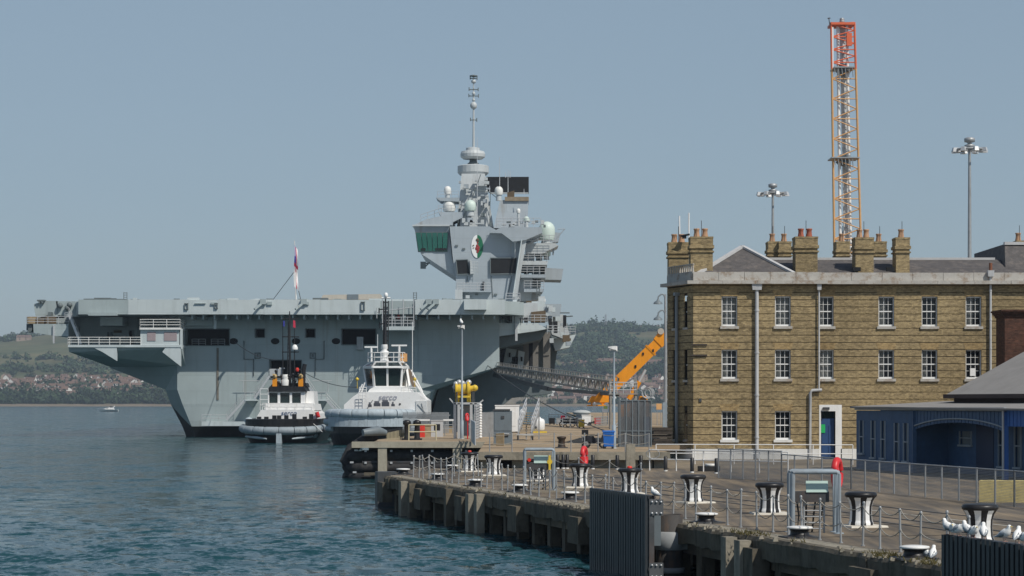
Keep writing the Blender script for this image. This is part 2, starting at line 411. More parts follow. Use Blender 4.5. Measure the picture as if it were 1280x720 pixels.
# yellow stock brick with courses, mottling and soot
def brickmat(name, c1, c2, mortar):
    m = bpy.data.materials.new(name); m.use_nodes = True
    nt = m.node_tree; N = nt.nodes; L = nt.links; b = N['Principled BSDF']
    b.inputs['Roughness'].default_value = .9; b.inputs['Specular IOR Level'].default_value = .2
    g = N.new('ShaderNodeNewGeometry'); sx = N.new('ShaderNodeSeparateXYZ'); L.new(g.outputs['Position'], sx.inputs[0])
    ad = N.new('ShaderNodeMath'); ad.operation = 'ADD'; L.new(sx.outputs[0], ad.inputs[0]); L.new(sx.outputs[1], ad.inputs[1])
    cb = N.new('ShaderNodeCombineXYZ'); L.new(ad.outputs[0], cb.inputs[0]); L.new(sx.outputs[2], cb.inputs[1])
    bt = N.new('ShaderNodeTexBrick'); L.new(cb.outputs[0], bt.inputs['Vector'])
    bt.inputs['Scale'].default_value = 1; bt.inputs['Brick Width'].default_value = .23; bt.inputs['Row Height'].default_value = .076
    bt.inputs['Mortar Size'].default_value = .006
    bt.inputs['Color1'].default_value = (*c1, 1); bt.inputs['Color2'].default_value = (*c2, 1); bt.inputs['Mortar'].default_value = (*mortar, 1)
    vm = N.new('ShaderNodeVectorMath'); vm.operation = 'MULTIPLY'; vm.inputs[1].default_value = (2.2, 2.2, 4.2); L.new(g.outputs['Position'], vm.inputs[0])
    n1 = N.new('ShaderNodeTexNoise'); n1.inputs['Scale'].default_value = 1.6; n1.inputs['Detail'].default_value = 8; n1.inputs['Roughness'].default_value = .75
    L.new(vm.outputs[0], n1.inputs['Vector'])
    r1 = N.new('ShaderNodeMapRange'); r1.inputs['From Min'].default_value = .32; r1.inputs['From Max'].default_value = .66
    r1.inputs['To Min'].default_value = .50; r1.inputs['To Max'].default_value = 1.34; L.new(n1.outputs['Fac'], r1.inputs['Value'])
    n2 = N.new('ShaderNodeTexNoise'); n2.inputs['Scale'].default_value = .22; n2.inputs['Detail'].default_value = 5; L.new(g.outputs['Position'], n2.inputs['Vector'])
    r2 = N.new('ShaderNodeMapRange'); r2.inputs['From Min'].default_value = .3; r2.inputs['From Max'].default_value = .7
    r2.inputs['To Min'].default_value = .75; r2.inputs['To Max'].default_value = 1.15; L.new(n2.outputs['Fac'], r2.inputs['Value'])
    mm = N.new('ShaderNodeMath'); mm.operation = 'MULTIPLY'; L.new(r1.outputs[0], mm.inputs[0]); L.new(r2.outputs[0], mm.inputs[1])
    sc_ = N.new('ShaderNodeVectorMath'); sc_.operation = 'SCALE'; L.new(bt.outputs['Color'], sc_.inputs[0]); L.new(mm.outputs[0], sc_.inputs['Scale'])
    L.new(sc_.outputs[0], b.inputs['Base Color'])
    bp = N.new('ShaderNodeBump'); bp.inputs['Strength'].default_value = .5; bp.inputs['Distance'].default_value = .03
    L.new(n1.outputs['Fac'], bp.inputs['Height']); L.new(bp.outputs[0], b.inputs['Normal'])
    return m
brick = brickmat('yellow_stock_brick', (.415,.318,.168), (.262,.200,.108), (.24,.19,.13))
joint = M('sooty_joint', (.045,.036,.024), .95, var=.3, scale=2)
redbrick = brickmat('red_brick', (.12,.052,.035), (.07,.034,.025), (.08,.065,.05))
# ------------------------------------------------------------ the water
def make_water():
    rng = np.random.default_rng(3)
    ang = np.concatenate([np.linspace(-62,-17,40,endpoint=False), np.linspace(-17,17,620), np.linspace(17,62,41)[1:]])
    rad = np.concatenate([np.exp(np.linspace(math.log(26), math.log(760), 760)), np.exp(np.linspace(math.log(760), math.log(3080), 60))[1:]])
    A, Rr = np.meshgrid(np.radians(ang), rad)
    X = Rr*np.sin(A); Y = Rr*np.cos(A)
    Z = np.zeros_like(X)
    fade = np.clip((760-Rr)/500, 0, 1)
    for i in range(64):
        lam = math.exp(rng.uniform(math.log(.5), math.log(2.6)))
        th = rng.normal(math.radians(-40), .75)
        k = 2*math.pi/lam
        amp = .0105*lam**.6 * rng.uniform(.6, 1.3)
        res = np.clip((lam/(Rr*.0075+.05)-1.6)/2, 0, 1)      # drop waves finer than the grid
        ph = k*(X*math.sin(th)+Y*math.cos(th)) + rng.uniform(0, 6.28)
        Z += amp*res*(np.sin(ph) + .25*np.sin(2*ph+.6))
    # gusts roughen some patches more than others
    g = .75 + .35*np.sin(X*.021+Y*.013+1)*np.sin(Y*.017-X*.009) + .2*np.sin(X*.07-Y*.05)
    Z = Z*g*fade
    n, m = X.shape
    me = bpy.data.meshes.new('water')
    idx = np.arange(n*m).reshape(n, m)
    q = np.stack([idx[:-1,:-1], idx[:-1,1:], idx[1:,1:], idx[1:,:-1]], -1).reshape(-1, 4)[:, ::-1]
    me.vertices.add(n*m); me.vertices.foreach_set('co', np.stack([X,Y,Z], -1).ravel())
    me.loops.add(q.size); me.loops.foreach_set('vertex_index', q.ravel())
    me.polygons.add(len(q)); me.polygons.foreach_set('loop_start', np.arange(len(q))*4)
    me.polygons.foreach_set('use_smooth', np.ones(len(q), bool))
    me.update(); me.validate()
    m_ = bpy.data.materials.new('harbour_water'); m_.use_nodes = True
    nt = m_.node_tree; N = nt.nodes; L = nt.links; b = N['Principled BSDF']
    b.inputs['Base Color'].default_value = (.011, .053, .064, 1); b.inputs['Roughness'].default_value = .09; b.inputs['IOR'].default_value = 1.33
    g = N.new('ShaderNodeNewGeometry')
    acc = g.outputs['Normal']
    # wavelets as slopes of the surface, three sizes, so that they hold at every distance
    for sc_, vec, k, det in ((6.0, (.8,1,1), 1.0, 3), (2.2, (.7,1,1), 1.25, 4), (.7, (.6,1,1), .85, 4), (.27, (1.1,.6,1), .75, 4), (.05, (.5,1,1), .35, 5)):
        v = N.new('ShaderNodeVectorMath'); v.operation = 'MULTIPLY'; v.inputs[1].default_value = vec; L.new(g.outputs['Position'], v.inputs[0])
        t = N.new('ShaderNodeTexNoise'); t.inputs['Scale'].default_value = sc_; t.inputs['Detail'].default_value = det; L.new(v.outputs[0], t.inputs['Vector'])
        s_ = N.new('ShaderNodeVectorMath'); s_.operation = 'SUBTRACT'; s_.inputs[1].default_value = (.5,.5,.5); L.new(t.outputs['Color'], s_.inputs[0])
        m2 = N.new('ShaderNodeVectorMath'); m2.operation = 'MULTIPLY'; m2.inputs[1].default_value = (k*.8, k, 0); L.new(s_.outputs[0], m2.inputs[0])
        ad = N.new('ShaderNodeVectorMath'); ad.operation = 'ADD'; L.new(acc, ad.inputs[0]); L.new(m2.outputs[0], ad.inputs[1]); acc = ad.outputs[0]
    nn = N.new('ShaderNodeVectorMath'); nn.operation = 'NORMALIZE'; L.new(acc, nn.inputs[0]); L.new(nn.outputs[0], b.inputs['Normal'])
    me.materials.append(m_)
    o = bpy.data.objects.new('water', me); COL.objects.link(o); struct(o)
make_water()

# ------------------------------------------------------------ the quay
G = 1.7                      # lower quay level
G2 = 2.6                     # raised jetty level
ET = Vector((-.258, 1, 0)).normalized()       # along the quay edge, away from the camera
EN = Vector((-ET.y, ET.x, 0))                 # out over the water
E0 = Vector((5.35, 66.8, 0))
def edge(s, out=0.0, z=G):
    p = E0 + ET*s + EN*out
    return Vector((p.x, p.y, z))
S0, S1 = -34.0, 47.3         # near and far ends of the quay edge, measured along it
def asphalt(name, col, col2, vecscale, rough=.92):
    m = bpy.data.materials.new(name); m.use_nodes = True
    nt = m.node_tree; N = nt.nodes; L = nt.links; b = N['Principled BSDF']; b.inputs['Roughness'].default_value = rough; b.inputs['Specular IOR Level'].default_value = .2
    g = N.new('ShaderNodeNewGeometry'); mp = N.new('ShaderNodeMapping'); mp.inputs['Rotation'].default_value = (0, 0, -math.atan2(.258, 1)); mp.inputs['Scale'].default_value = vecscale
    L.new(g.outputs['Position'], mp.inputs['Vector'])
    n1 = N.new('ShaderNodeTexNoise'); n1.inputs['Scale'].default_value = 1; n1.inputs['Detail'].default_value = 8; n1.inputs['Roughness'].default_value = .65; L.new(mp.outputs[0], n1.inputs['Vector'])
    n2 = N.new('ShaderNodeTexNoise'); n2.inputs['Scale'].default_value = .16; n2.inputs['Detail'].default_value = 6; L.new(g.outputs['Position'], n2.inputs['Vector'])
    n3 = N.new('ShaderNodeTexNoise'); n3.inputs['Scale'].default_value = 14; n3.inputs['Detail'].default_value = 3; L.new(g.outputs['Position'], n3.inputs['Vector'])
    mr = N.new('ShaderNodeMapRange'); mr.inputs['From Min'].default_value = .40; mr.inputs['From Max'].default_value = .64; L.new(n1.outputs['Fac'], mr.inputs['Value'])
    mx = N.new('ShaderNodeMix'); mx.data_type = 'RGBA'; L.new(mr.outputs[0], mx.inputs['Factor']); mx.inputs[6].default_value = (*col, 1); mx.inputs[7].default_value = (*col2, 1)
    r2 = N.new('ShaderNodeMapRange'); r2.inputs['From Min'].default_value = .3; r2.inputs['From Max'].default_value = .7; r2.inputs['To Min'].default_value = .7; r2.inputs['To Max'].default_value = 1.25; L.new(n2.outputs['Fac'], r2.inputs['Value'])
    r3 = N.new('ShaderNodeMapRange'); r3.inputs['To Min'].default_value = .8; r3.inputs['To Max'].default_value = 1.2; L.new(n3.outputs['Fac'], r3.inputs['Value'])
    mu = N.new('ShaderNodeMath'); mu.operation = 'MULTIPLY'; L.new(r2.outputs[0], mu.inputs[0]); L.new(r3.outputs[0], mu.inputs[1])
    s_ = N.new('ShaderNodeVectorMath'); s_.operation = 'SCALE'; L.new(mx.outputs[2], s_.inputs[0]); L.new(mu.outputs[0], s_.inputs['Scale'])
    L.new(s_.outputs[0], b.inputs['Base Color'])
    bp = N.new('ShaderNodeBump'); bp.inputs['Strength'].default_value = .3; bp.inputs['Distance'].default_value = .02; L.new(n3.outputs['Fac'], bp.inputs['Height']); L.new(bp.outputs[0], b.inputs['Normal'])
    return m
deckm = asphalt('worn_asphalt', (.108,.096,.083), (.235,.185,.128), (1.6,.10,1))
tanm = asphalt('tan_jetty_surface', (.36,.27,.175), (.28,.22,.15), (.25,.12,1))
roadm = asphalt('yard_tarmac', (.20,.17,.13), (.30,.24,.165), (.5,.12,1))

e0, e1 = edge(S0, -.35), edge(S1, -.35)
q = MB(); q.slab([(e0.x, e0.y), (e1.x, e1.y), (-5.4, 125.5), (8.8, 125.5), (70, 125.5), (70, e0.y)], G-.9, G)
quay = struct(q.build('quay', deckm))
y_ = MB(); y_.slab([(8.82, 125.5), (70, 125.5), (70, 260), (11.7, 260), (11.7, 146.4), (8.82, 146.4)], G-.9, G)
struct(y_.build('yard', roadm))
# edge beam in short weathered lengths
def beam_piece(s0, s1, seed):
    rg = random.Random(seed); mb = MB(); k = 9; rings = []
    for i in range(k+1):
        s = s0 + (s1-s0)*i/k
        j = rg.uniform(-.05, .05); jt = rg.uniform(-.03, .015)
        if rg.random() < .22: j -= rg.uniform(.04, .14); jt -= rg.uniform(0, .06)
        a = edge(s, -.36, G-.6); b_ = edge(s, j-.02, G-.58+rg.uniform(-.05,.05)); c = edge(s, j, G-.09+jt); c2 = edge(s, j-.07, G+.012+jt*.6); d = edge(s, -.36, G+.006)
        rings.append([a, d, c2, c, b_])
    return mb.loft(rings)
s = S0; i = 0
while s < S1-.1:
    L_ = min(4.2, S1-s)
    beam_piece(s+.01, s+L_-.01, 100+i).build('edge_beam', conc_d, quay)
    s += L_; i += 1
# worn kerb strip along the edge in paler concrete, corbels, piles, back wall
mb = MB(); mb.slab([tuple(edge(S0,-1.0)[:2]), tuple(edge(S0,-.37)[:2]), tuple(edge(S1,-.37)[:2]), tuple(edge(S1,-1.0)[:2])], G-.1, G+.008)
mb.build('edge_strip', conc, quay)
s = S0 + 1.2; i = 0
while s < S1:
    rg = random.Random(int(i)+40)
    a, b_ = edge(s, -.38), edge(s+.42, -.38)
    mb = MB(); c = edge(s, -.55)
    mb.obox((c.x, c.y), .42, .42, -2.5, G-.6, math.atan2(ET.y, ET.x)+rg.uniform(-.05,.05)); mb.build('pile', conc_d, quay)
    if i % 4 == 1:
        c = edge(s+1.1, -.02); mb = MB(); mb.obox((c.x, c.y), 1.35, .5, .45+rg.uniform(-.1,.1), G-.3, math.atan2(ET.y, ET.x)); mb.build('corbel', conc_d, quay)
    c = edge(s+.6, -2.6); mb = MB(); mb.obox((c.x, c.y), .5, .5, -2.5, G-.9, math.atan2(ET.y, ET.x)); mb.build('pile', conc_d, quay)  # rear row of piles, added to darken the void under the deck
    s += 2.15 + rg.uniform(-.3,.3); i += 1
mb = MB(); a0, a1 = edge(S0, -4.2), edge(S1, -4.2)
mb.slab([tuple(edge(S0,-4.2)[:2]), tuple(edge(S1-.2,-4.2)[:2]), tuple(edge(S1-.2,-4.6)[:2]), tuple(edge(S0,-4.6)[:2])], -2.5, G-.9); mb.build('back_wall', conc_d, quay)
for k, (px, wd, col) in enumerate([(503, .62, conc), (514, .5, conc_d), (587, .55, conc), (598, .5, conc), (910, .42, conc), (927, .46, conc), (560, .4, conc_d)]):
    # solve for the place along the edge
    best = min((abs(640 + F*edge(t,.2).x/edge(t,.2).y - px), t) for t in np.arange(S0, S1, .1))[1]
    c = edge(best, .16); mb = MB(); mb.obox((c.x, c.y), wd, .34, -2.5, G-.06-.03*(k % 3), math.atan2(ET.y, ET.x)); mb.build('fender_pile', col, quay)
# steel corner pile at the far end
c = edge(S1+4.2, -.2)
mb = MB(); mb.obox((c.x+.75, c.y), 1.0, 1.0, -2.5, G+.1, .2); mb.build('corner_pile', steel_d, quay)
# crumbled concrete along the broken edge
mb = MB(); rg = random.Random(5)
for i in range(230):
    s = rg.choice([rg.gauss(13, 3.5), rg.gauss(-1, 2), rg.gauss(-14, 1.5), rg.uniform(S0, S1)])
    if s > S1-.5 or s < S0+.5: continue
    c = edge(s, rg.uniform(-.55, .03)); r = rg.uniform(.02, .075)
    mb.obox((c.x, c.y), r*2, r*1.6, G-.03, G+r*rg.uniform(.5, 1.1), rg.uniform(0,3), taper=.4)
stuff(mb.build('broken_concrete', conc))
mb = MB()
for i in range(320):
    s = rg.choice([rg.gauss(-4.2, .5), rg.gauss(-16.5, 1.0), rg.uniform(-20, 40), rg.gauss(-13.5,.6)]); 
    if s > S1-.5: continue
    c = edge(s, rg.uniform(-.6, .02)); h = rg.uniform(.03, .16)
    for t in range(3):
        a = rg.uniform(0, 6.28); d = Vector((math.cos(a), math.sin(a), 0))*.05
        mb.add([c-d*.4, c+d*.4, c + d*1.4 + Vector((0,0,h))], [(0,1,2)])
weed = M('edge_weed', (.10,.085,.03), .9, var=.4, scale=3)
stuff(mb.build('edge_grass', weed))
# old crane rails and painted lines
for d, wd, col in ((6.4, .09, steel_d), (7.7, .09, steel_d), (10.6, .10, steel_d)):
    mb = MB(); mb.slab([tuple(edge(S0,-d)[:2]), tuple(edge(52,-d)[:2]), tuple(edge(52,-d-wd)[:2]), tuple(edge(S0,-d-wd)[:2])], G, G+.02); mb.build('crane_rail', col, quay)
for s in np.arange(-28, 46, 3.2):
    mb = MB(); mb.slab([tuple(edge(s,-9.2)[:2]), tuple(edge(s+1.5,-9.2)[:2]), tuple(edge(s+1.5,-9.32)[:2]), tuple(edge(s,-9.32)[:2])], G+.002, G+.006); mb.build('painted_line', M('worn_line_paint', (.42,.40,.35), .9, var=.3, scale=3), quay)

rq = random.Random(77)
for i in range(16):
    s0 = rq.uniform(-16, 44); d0 = rq.uniform(1.6, 9); L0 = rq.uniform(1.2, 5); W0 = rq.uniform(.6, 2.2)
    mb = MB(); zz = G+.001+.0006*i
    mb.slab([tuple(edge(s0,-d0)[:2]), tuple(edge(s0+L0,-d0-rq.uniform(-.1,.1))[:2]), tuple(edge(s0+L0,-d0-W0)[:2]), tuple(edge(s0,-d0-W0)[:2])], G-.02, zz)
    mb.build('tarmac_patch', rq.choice([M('patch_dark', (.060,.058,.056), .95, var=.3, scale=2), M('patch_tan', (.20,.17,.125), .95, var=.3, scale=2), M('patch_grey', (.14,.135,.125), .95, var=.3, scale=2)]), quay)
for i in range(15):
    mb = MB(); dd = 1.15+rq.uniform(0,.05); s0 = -33+i*5.4
    mb.slab([tuple(edge(s0,-.99)[:2]), tuple(edge(s0+.06,-.99)[:2]), tuple(edge(s0+.06,-10)[:2]), tuple(edge(s0,-10)[:2])], G-.02, G+.0115); mb.build('slab_joint', M('slab_joint', (.05,.046,.04), .95, var=.3, scale=2), quay)
# raised jetty behind
rj = MB()
rj.slab([(-11.2,158), (-1.9,158), (-1.9,125.6), (8.8,125.6), (8.8,146.5), (11.6,146.5), (11.6,262), (60,262), (60,620), (15,620), (12,300), (-1.5,292), (-3.0,232), (-9.4,176)], G2-.38, G2)
jetty = struct(rj.build('jetty', tanm))
mb = MB(); mb.box(-10.2, -2.0, 159.6, 160, -2.5, G2-.38); mb.build('jetty_wall', conc_d, jetty)
mb = MB(); mb.box(-3, 14, 298, 298.4, -2.5, G2-.38); mb.build('jetty_wall', conc_d, jetty)
mb = MB(); mb.slab([(-11.3,157.9), (-1.9,157.9), (-1.9,158.6), (-11.3,158.6)], G2-.40, G2+.02); mb.build('jetty_coping', conc_l, jetty)
mb = MB(); mb.box(-1.95, 8.85, 125.35, 125.95, G2-.42, G2+.015); mb.build('jetty_coping', conc, jetty)
mb = MB(); mb.box(-1.9, 8.8, 127.2, 127.6, G-.5, G2-.38); mb.build('jetty_wall', timber, jetty)
for x0, x1 in ((600,612),(640,655),(687,694),(711,741),(743,769),(771,782),(786,797),(800,815),(817,832)):
    a, b_ = P(x0, 0, 126.3).x, P(x1, 0, 126.3).x
    mb = MB(); mb.box(a, b_, 126.0, 127.2, G-.02, G2-.40-random.uniform(.01,.12)); mb.build('concrete_block', conc_l, jetty)

# ------------------------------------------------------------ far shore, hill, town
KY = [3012, 3024, 3060, 3150, 3300, 3450, 3700, 3950, 4300, 6000]
KZ = [-1.5, .8, 5, 17, 38, 60, 97, 134, 146, 118]
def hill(x, y):
    z = np.interp(y, KY, KZ)
    px = x/np.maximum(y, 1)*F
    k = np.interp(px, [-900,-640,-560,-300,40,100,150,200,700], [.86,.87,.93,1.0,.93,1.0,.985,.97,.95])
    n = np.sin(x*.0046+1.2)*np.sin(y*.006+.4)*6 + np.sin(x*.013+y*.009)*2.6 + np.sin(x*.031-y*.022)*1.3
    return z*k + n*np.clip((y-3050)/500, 0, 1)
xs = np.linspace(-3000, 3000, 151); ys = np.concatenate([np.linspace(3012,4400,70), np.linspace(4400,6000,14)[1:]])
XX, YY = np.meshgrid(xs, ys); ZZ = hill(XX, YY)
mb = MB(); nx = len(xs)
mb.v = [tuple(p) for p in np.stack([XX,YY,ZZ],-1).reshape(-1,3)]
for j in range(len(ys)-1):
    for i in range(nx-1):
        mb.f.append((j*nx+i, j*nx+i+1, (j+1)*nx+i+1, (j+1)*nx+i)); mb.sm.append(True); mb.mi.append(0)
hm = asphalt('hill_grassland', (.065,.082,.040), (.14,.128,.07), (.004,.013,.01))
hn = hm.node_tree.nodes
for n_ in hn:
    if n_.type == 'TEX_NOISE' and n_.inputs['Scale'].default_value > 10: n_.inputs['Scale'].default_value = .05
    elif n_.type == 'TEX_NOISE' and n_.inputs['Scale'].default_value < .5: n_.inputs['Scale'].default_value = .006
hill_o = struct(mb.build('hill', hm))
mb = MB()
for i in range(nx-1):
    a, b_ = xs[i], xs[i+1]
    mb.add([(a,3000+5*math.sin(a*.01),-.25),(b_,3000+5*math.sin(b_*.01),-.25),(b_,3046,3.3),(a,3046,3.3)], [(0,1,2,3)])
struct(mb.build('beach', sandm))

def leaf_cloud(rg, centres, radii, heights, nq, size):
    """many small leaf-clump faces spread through ellipsoids; numpy arrays -> verts, quads"""
    n = len(centres); tot = n*nq
    d = rg.normal(size=(tot,3)); d /= np.linalg.norm(d, axis=1)[:,None]
    rr = rg.uniform(.35,1.0,tot)**.6
    c = np.repeat(centres, nq, 0); ra = np.repeat(radii, nq); he = np.repeat(heights, nq)
    lump = 1 + .28*np.sin(d[:,0]*5+c[:,0]) * np.sin(d[:,2]*4+c[:,1])
    p = c + np.stack([d[:,0]*ra*rr*lump, d[:,1]*ra*rr*lump, (d[:,2]*.5+.5)*he*lump*rr**.5], -1)
    u = rg.normal(size=(tot,3)) + d*.2; u /= np.linalg.norm(u, axis=1)[:,None]
    v = np.cross(u, d + rg.normal(size=(tot,3))*.35); v /= np.linalg.norm(v, axis=1)[:,None]
    s_ = (size*rg.uniform(.55,1.35,tot)*np.sqrt(ra/ra.mean()))[:,None]
    vs = np.stack([p-u*s_-v*s_*.7, p+u*s_*.8-v*s_, p+u*s_+v*s_*.8, p-u*s_*.7+v*s_], 1).reshape(-1,3)
    return vs, np.arange(tot*4).reshape(-1,4)
def cloud_obj(name, vs, qs, mat, parent=None, origin=(0,0,0)):
    me = bpy.data.meshes.new(name)
    me.vertices.add(len(vs)); me.vertices.foreach_set('co', (vs-np.array(origin)).ravel())
    me.loops.add(qs.size); me.loops.foreach_set('vertex_index', qs.ravel())
    me.polygons.add(len(qs)); me.polygons.foreach_set('loop_start', np.arange(len(qs))*4)
    me.update(); me.materials.append(mat)
    o = bpy.data.objects.new(name, me); COL.objects.link(o); o.location = (0,0,0) if parent else origin
    if parent: o.parent = parent
    return o
rg = np.random.default_rng(11)
def scatter(n, pxr, yr, keep=None):
    px = rg.uniform(*pxr, n); y = rg.uniform(*yr, n); x = (px-640)*y/F
    if keep is not None:
        k = keep(px, y, x); x, y = x[k], y[k]
    return np.stack([x, y, hill(x, y)-.5], -1)
# woods on the hill: thick on the right-hand slope, hedges and copses on the left
def patch(px, y, x): return (np.sin(x*.011+.8)+np.sin(y*.017+x*.004)+np.sin(x*.023-y*.02)) 
c1 = scatter(3300, (600, 1000), (3420, 4250), lambda px,y,x: (patch(px,y,x) > -.25) & ((np.sin(x*.05+y*.013) > -.86)))
c2 = scatter(2300, (-250, 600), (3430, 4000), lambda px,y,x: (patch(px,y,x) > .75) | ((y > 3435) & (y < 3500)) | (np.abs(y-3640-30*np.sin(x*.01)) < 14))
c3 = scatter(200, (-250, 1000), (3900, 4000), lambda px,y,x: patch(px,y,x) > .1)
cc = np.concatenate([c1, c2, c3]); ra = rg.uniform(4, 10, len(cc)); he = ra*rg.uniform(.8, 1.5, len(cc))*np.where(rg.random(len(cc)) < .15, 1.5, 1)
vs, qs = leaf_cloud(rg, cc, ra, he, 52, 1.45)
stuff(cloud_obj('hillside_woods', vs, qs, leaf_far))
c1 = scatter(620, (-260, 260), (3044, 3125)); c2 = scatter(260, (560, 1000), (3046, 3090)); c3 = scatter(300, (640, 1000), (3290, 3420), lambda px,y,x: patch(px,y,x) > .3)
c4 = scatter(420, (-260, 300), (3120, 3440), lambda px,y,x: patch(px,y,x) > 1.0)
cc = np.concatenate([c1, c2, c3, c4]); ra = rg.uniform(4, 11, len(cc)); he = ra*rg.uniform(1.1, 2.0, len(cc))
ra[len(c1):len(c1)+len(c2)] *= .6; he[len(c1):len(c1)+len(c2)] *= .55
vs, qs = leaf_cloud(rg, cc, ra, he, 80, 1.3)
stuff(cloud_obj('shore_woods', vs, qs, leaf_dk))

# houses of the town, each one an object
def house_mesh(wm, rm, L_=9.0, D_=7.0, hw=5.2, hr=3.2, chim=True):
    mb = MB()
    mb.box(-L_/2, L_/2, -D_/2, D_/2, -3, hw)
    e = .4
    mb.add([(-L_/2-.2,-D_/2-e,hw-.1),(L_/2+.2,-D_/2-e,hw-.1),(L_/2+.2,0,hw+hr),(-L_/2-.2,0,hw+hr),(-L_/2-.2,D_/2+e,hw-.1),(L_/2+.2,D_/2+e,hw-.1)], [(0,1,2,3),(3,2,5,4)], m=1)
    mb.add([(-L_/2,-D_/2,hw),(-L_/2,D_/2,hw),(-L_/2,0,hw+hr-.15)], [(0,2,1)]); mb.add([(L_/2,-D_/2,hw),(L_/2,D_/2,hw),(L_/2,0,hw+hr-.15)], [(0,1,2)])
    if chim: mb.box(L_*.3, L_*.3+.9, -.45, .45, hw+hr-1, hw+hr+1.1, m=1)
    for a in (-L_*.3, L_*.12):
        for z in (.9, 3.2): mb.box(a, a+1.7, -D_/2-.06, -D_/2+.05, z, z+1.3, m=2)
    return mb.mesh('house', [wm, rm, void], (0,0,0))
protos = [('white house with a brown roof', house_mesh(render_w, tilebrown)), ('brick house with a red roof', house_mesh(render_b, tilered)),
          ('brick house with a dark brown roof', house_mesh(render_b, tilebrown, 10, 7.5)), ('white house with a red roof', house_mesh(render_w, tilered, 8, 7)),
          ('long pale terrace with a brown roof', house_mesh(render_w, tilebrown, 22, 8, 5.4, 3.0)), ('long brick terrace with a red roof', house_mesh(render_b, tilered, 24, 8, 5.4, 3.2))]
rh = random.Random(21)
def put_house(px, Y, k, where, rz=None):
    d, me = protos[k]
    o = bpy.data.objects.new('house', me); COL.objects.link(o)
    X = (px-640)*Y/F
    o.location = (X, Y, float(hill(np.array(X), np.array(Y)))); o.rotation_euler = (0,0, rh.gauss(0,.3)+rh.choice((0,0,1.57)) if rz is None else rz)
    f = rh.uniform(.9, 1.28); o.scale = (f, f, f*rh.uniform(.9,1.15))
    tag(o, d + where, 'house', 'houses of the town on the far hillside')
def WL_(Y): return ' low on the shore left of the carrier' if Y < 3190 else ' midway up the slope left of the carrier' if Y < 3310 else ' high under the fields left of the carrier'
def WR_(Y): return ' low behind the gangway' if Y < 3140 else ' midway up behind the orange boom' if Y < 3225 else ' high behind the orange boom'
nh = 0
for Y in np.arange(3118, 3440, 17):
    px = rh.uniform(-8, 6)
    while px < 196:
        lim = 196 - max(0, (3300-Y))*0 
        if px < lim and rh.random() < (.80 if Y < 3330 else .62) and nh < 190:
            put_house(px, Y + rh.uniform(-6,6), rh.choices(range(6), [8,4,4,3,1.3,.6])[0], WL_(Y)); nh += 1
        px += rh.uniform(8.5, 17)
for Y in np.arange(3066, 3300, 22):
    px = rh.uniform(688, 700)
    while px < 836:
        if rh.random() < .74:
            put_house(px, Y + rh.uniform(-7,7), rh.choices(range(6), [8,3,4,2.5,2,.8])[0], WR_(Y)); nh += 1
        px += rh.uniform(9, 19)
for px, Y, k in ((712,3425,5),(733,3428,5),(758,3425,5),(772,3430,5),(818,3432,5),(30,3890,5)):
    put_house(px, Y, k, ' high on the wooded hillside' if px > 600 else ' alone near the left hilltop', 0); nh += 1
# single town trees
def tree(px, Y, hgt, rad, label, seed, wood=leaf_town):
    X = (px-640)*Y/F; z = float(hill(np.array(X), np.array(Y)))
    t = thing('tree', label, 'tree', (X, Y, z), 'trees among the far houses')
    mb = MB(); mb.tube([(X,Y,z-1),(X+.2,Y,z+hgt*.35),(X-.1,Y,z+hgt*.75)], [.5,.36,.15], 6)
    for k in range(4):
        a = k*1.6+seed; mb.tube([(X,Y,z+hgt*(.3+.08*k)),(X+math.cos(a)*rad*.6,Y+math.sin(a)*rad*.6,z+hgt*(.5+.1*k))], [.22,.08], 5)
    mb.build('trunk', bark, t)
    g_ = np.random.default_rng(seed)
    n = 7; cen = np.array([[X+g_.normal()*rad*.42, Y+g_.normal()*rad*.42, z+hgt*.2+g_.uniform(0,.32)*hgt] for _ in range(n)])
    vs, qs = leaf_cloud(g_, cen, np.full(n, rad*.62), np.full(n, hgt*.46), 70, .85)
    cloud_obj('crown', vs, qs, wood, t, (X, Y, z))
for i, (px, Y, hg, rd) in enumerate(sorted([(38,3330,15,9),(92,3190,15,11),(104,3200,14,9),(113,3330,17,9),(60,3240,12,6),(18,3210,12,6),(74,3350,12,6),(150,3160,13,8),(17,3390,11,6),(132,3260,11,6)])):
    tree(px, Y, hg, rd, ORD[i] + ' leafy tree from the left among the houses left of the carrier', 50+i)
for i, (px, Y, hg, rd) in enumerate(sorted([(754,3120,20,8),(728,3120,14,7),(708,3110,12,6),(782,3140,13,8),(803,3100,15,9),(816,3130,13,7),(742,3200,10,5),(699,3160,12,6),(766,3090,9,6)])):
    tree(px, Y, hg, rd, ORD[i] + ' leafy tree from the left among the houses behind the orange boom', 80+i)
# castle ruin and low sheds on the far shore, seen under the gangway
ct = thing('shore_castle', 'low grey stone castle walls at the far water edge, under the gangway', 'castle', P(626,505,3050))
cst = M('castle_stone', (.30,.265,.21), .9, var=.2, scale=.08)
for a, b_, t_, nm in ((602,617,493,'keep'),(617,623,500,'wall'),(623,650,492.5,'hall'),(650,690,497,'wall')):
    mb = MB(); mb.pbox(a, b_, t_, 507, 3050+ (6 if nm == 'wall' else 0), 14)
    for x in np.arange(a, b_-1, 2.6): mb.pbox(x, x+1.3, t_-1.0, t_+.1, 3050 + (6 if nm == 'wall' else 0), 1.5)
    mb.build(nm, cst, ct)
mb = MB(); mb.tube([P(614,507,3040), P(614,487,3040)], .5, 6); mb.tube([P(609,493,3040), P(617,493,3040)], .3, 5); mb.build('mast', white, ct)
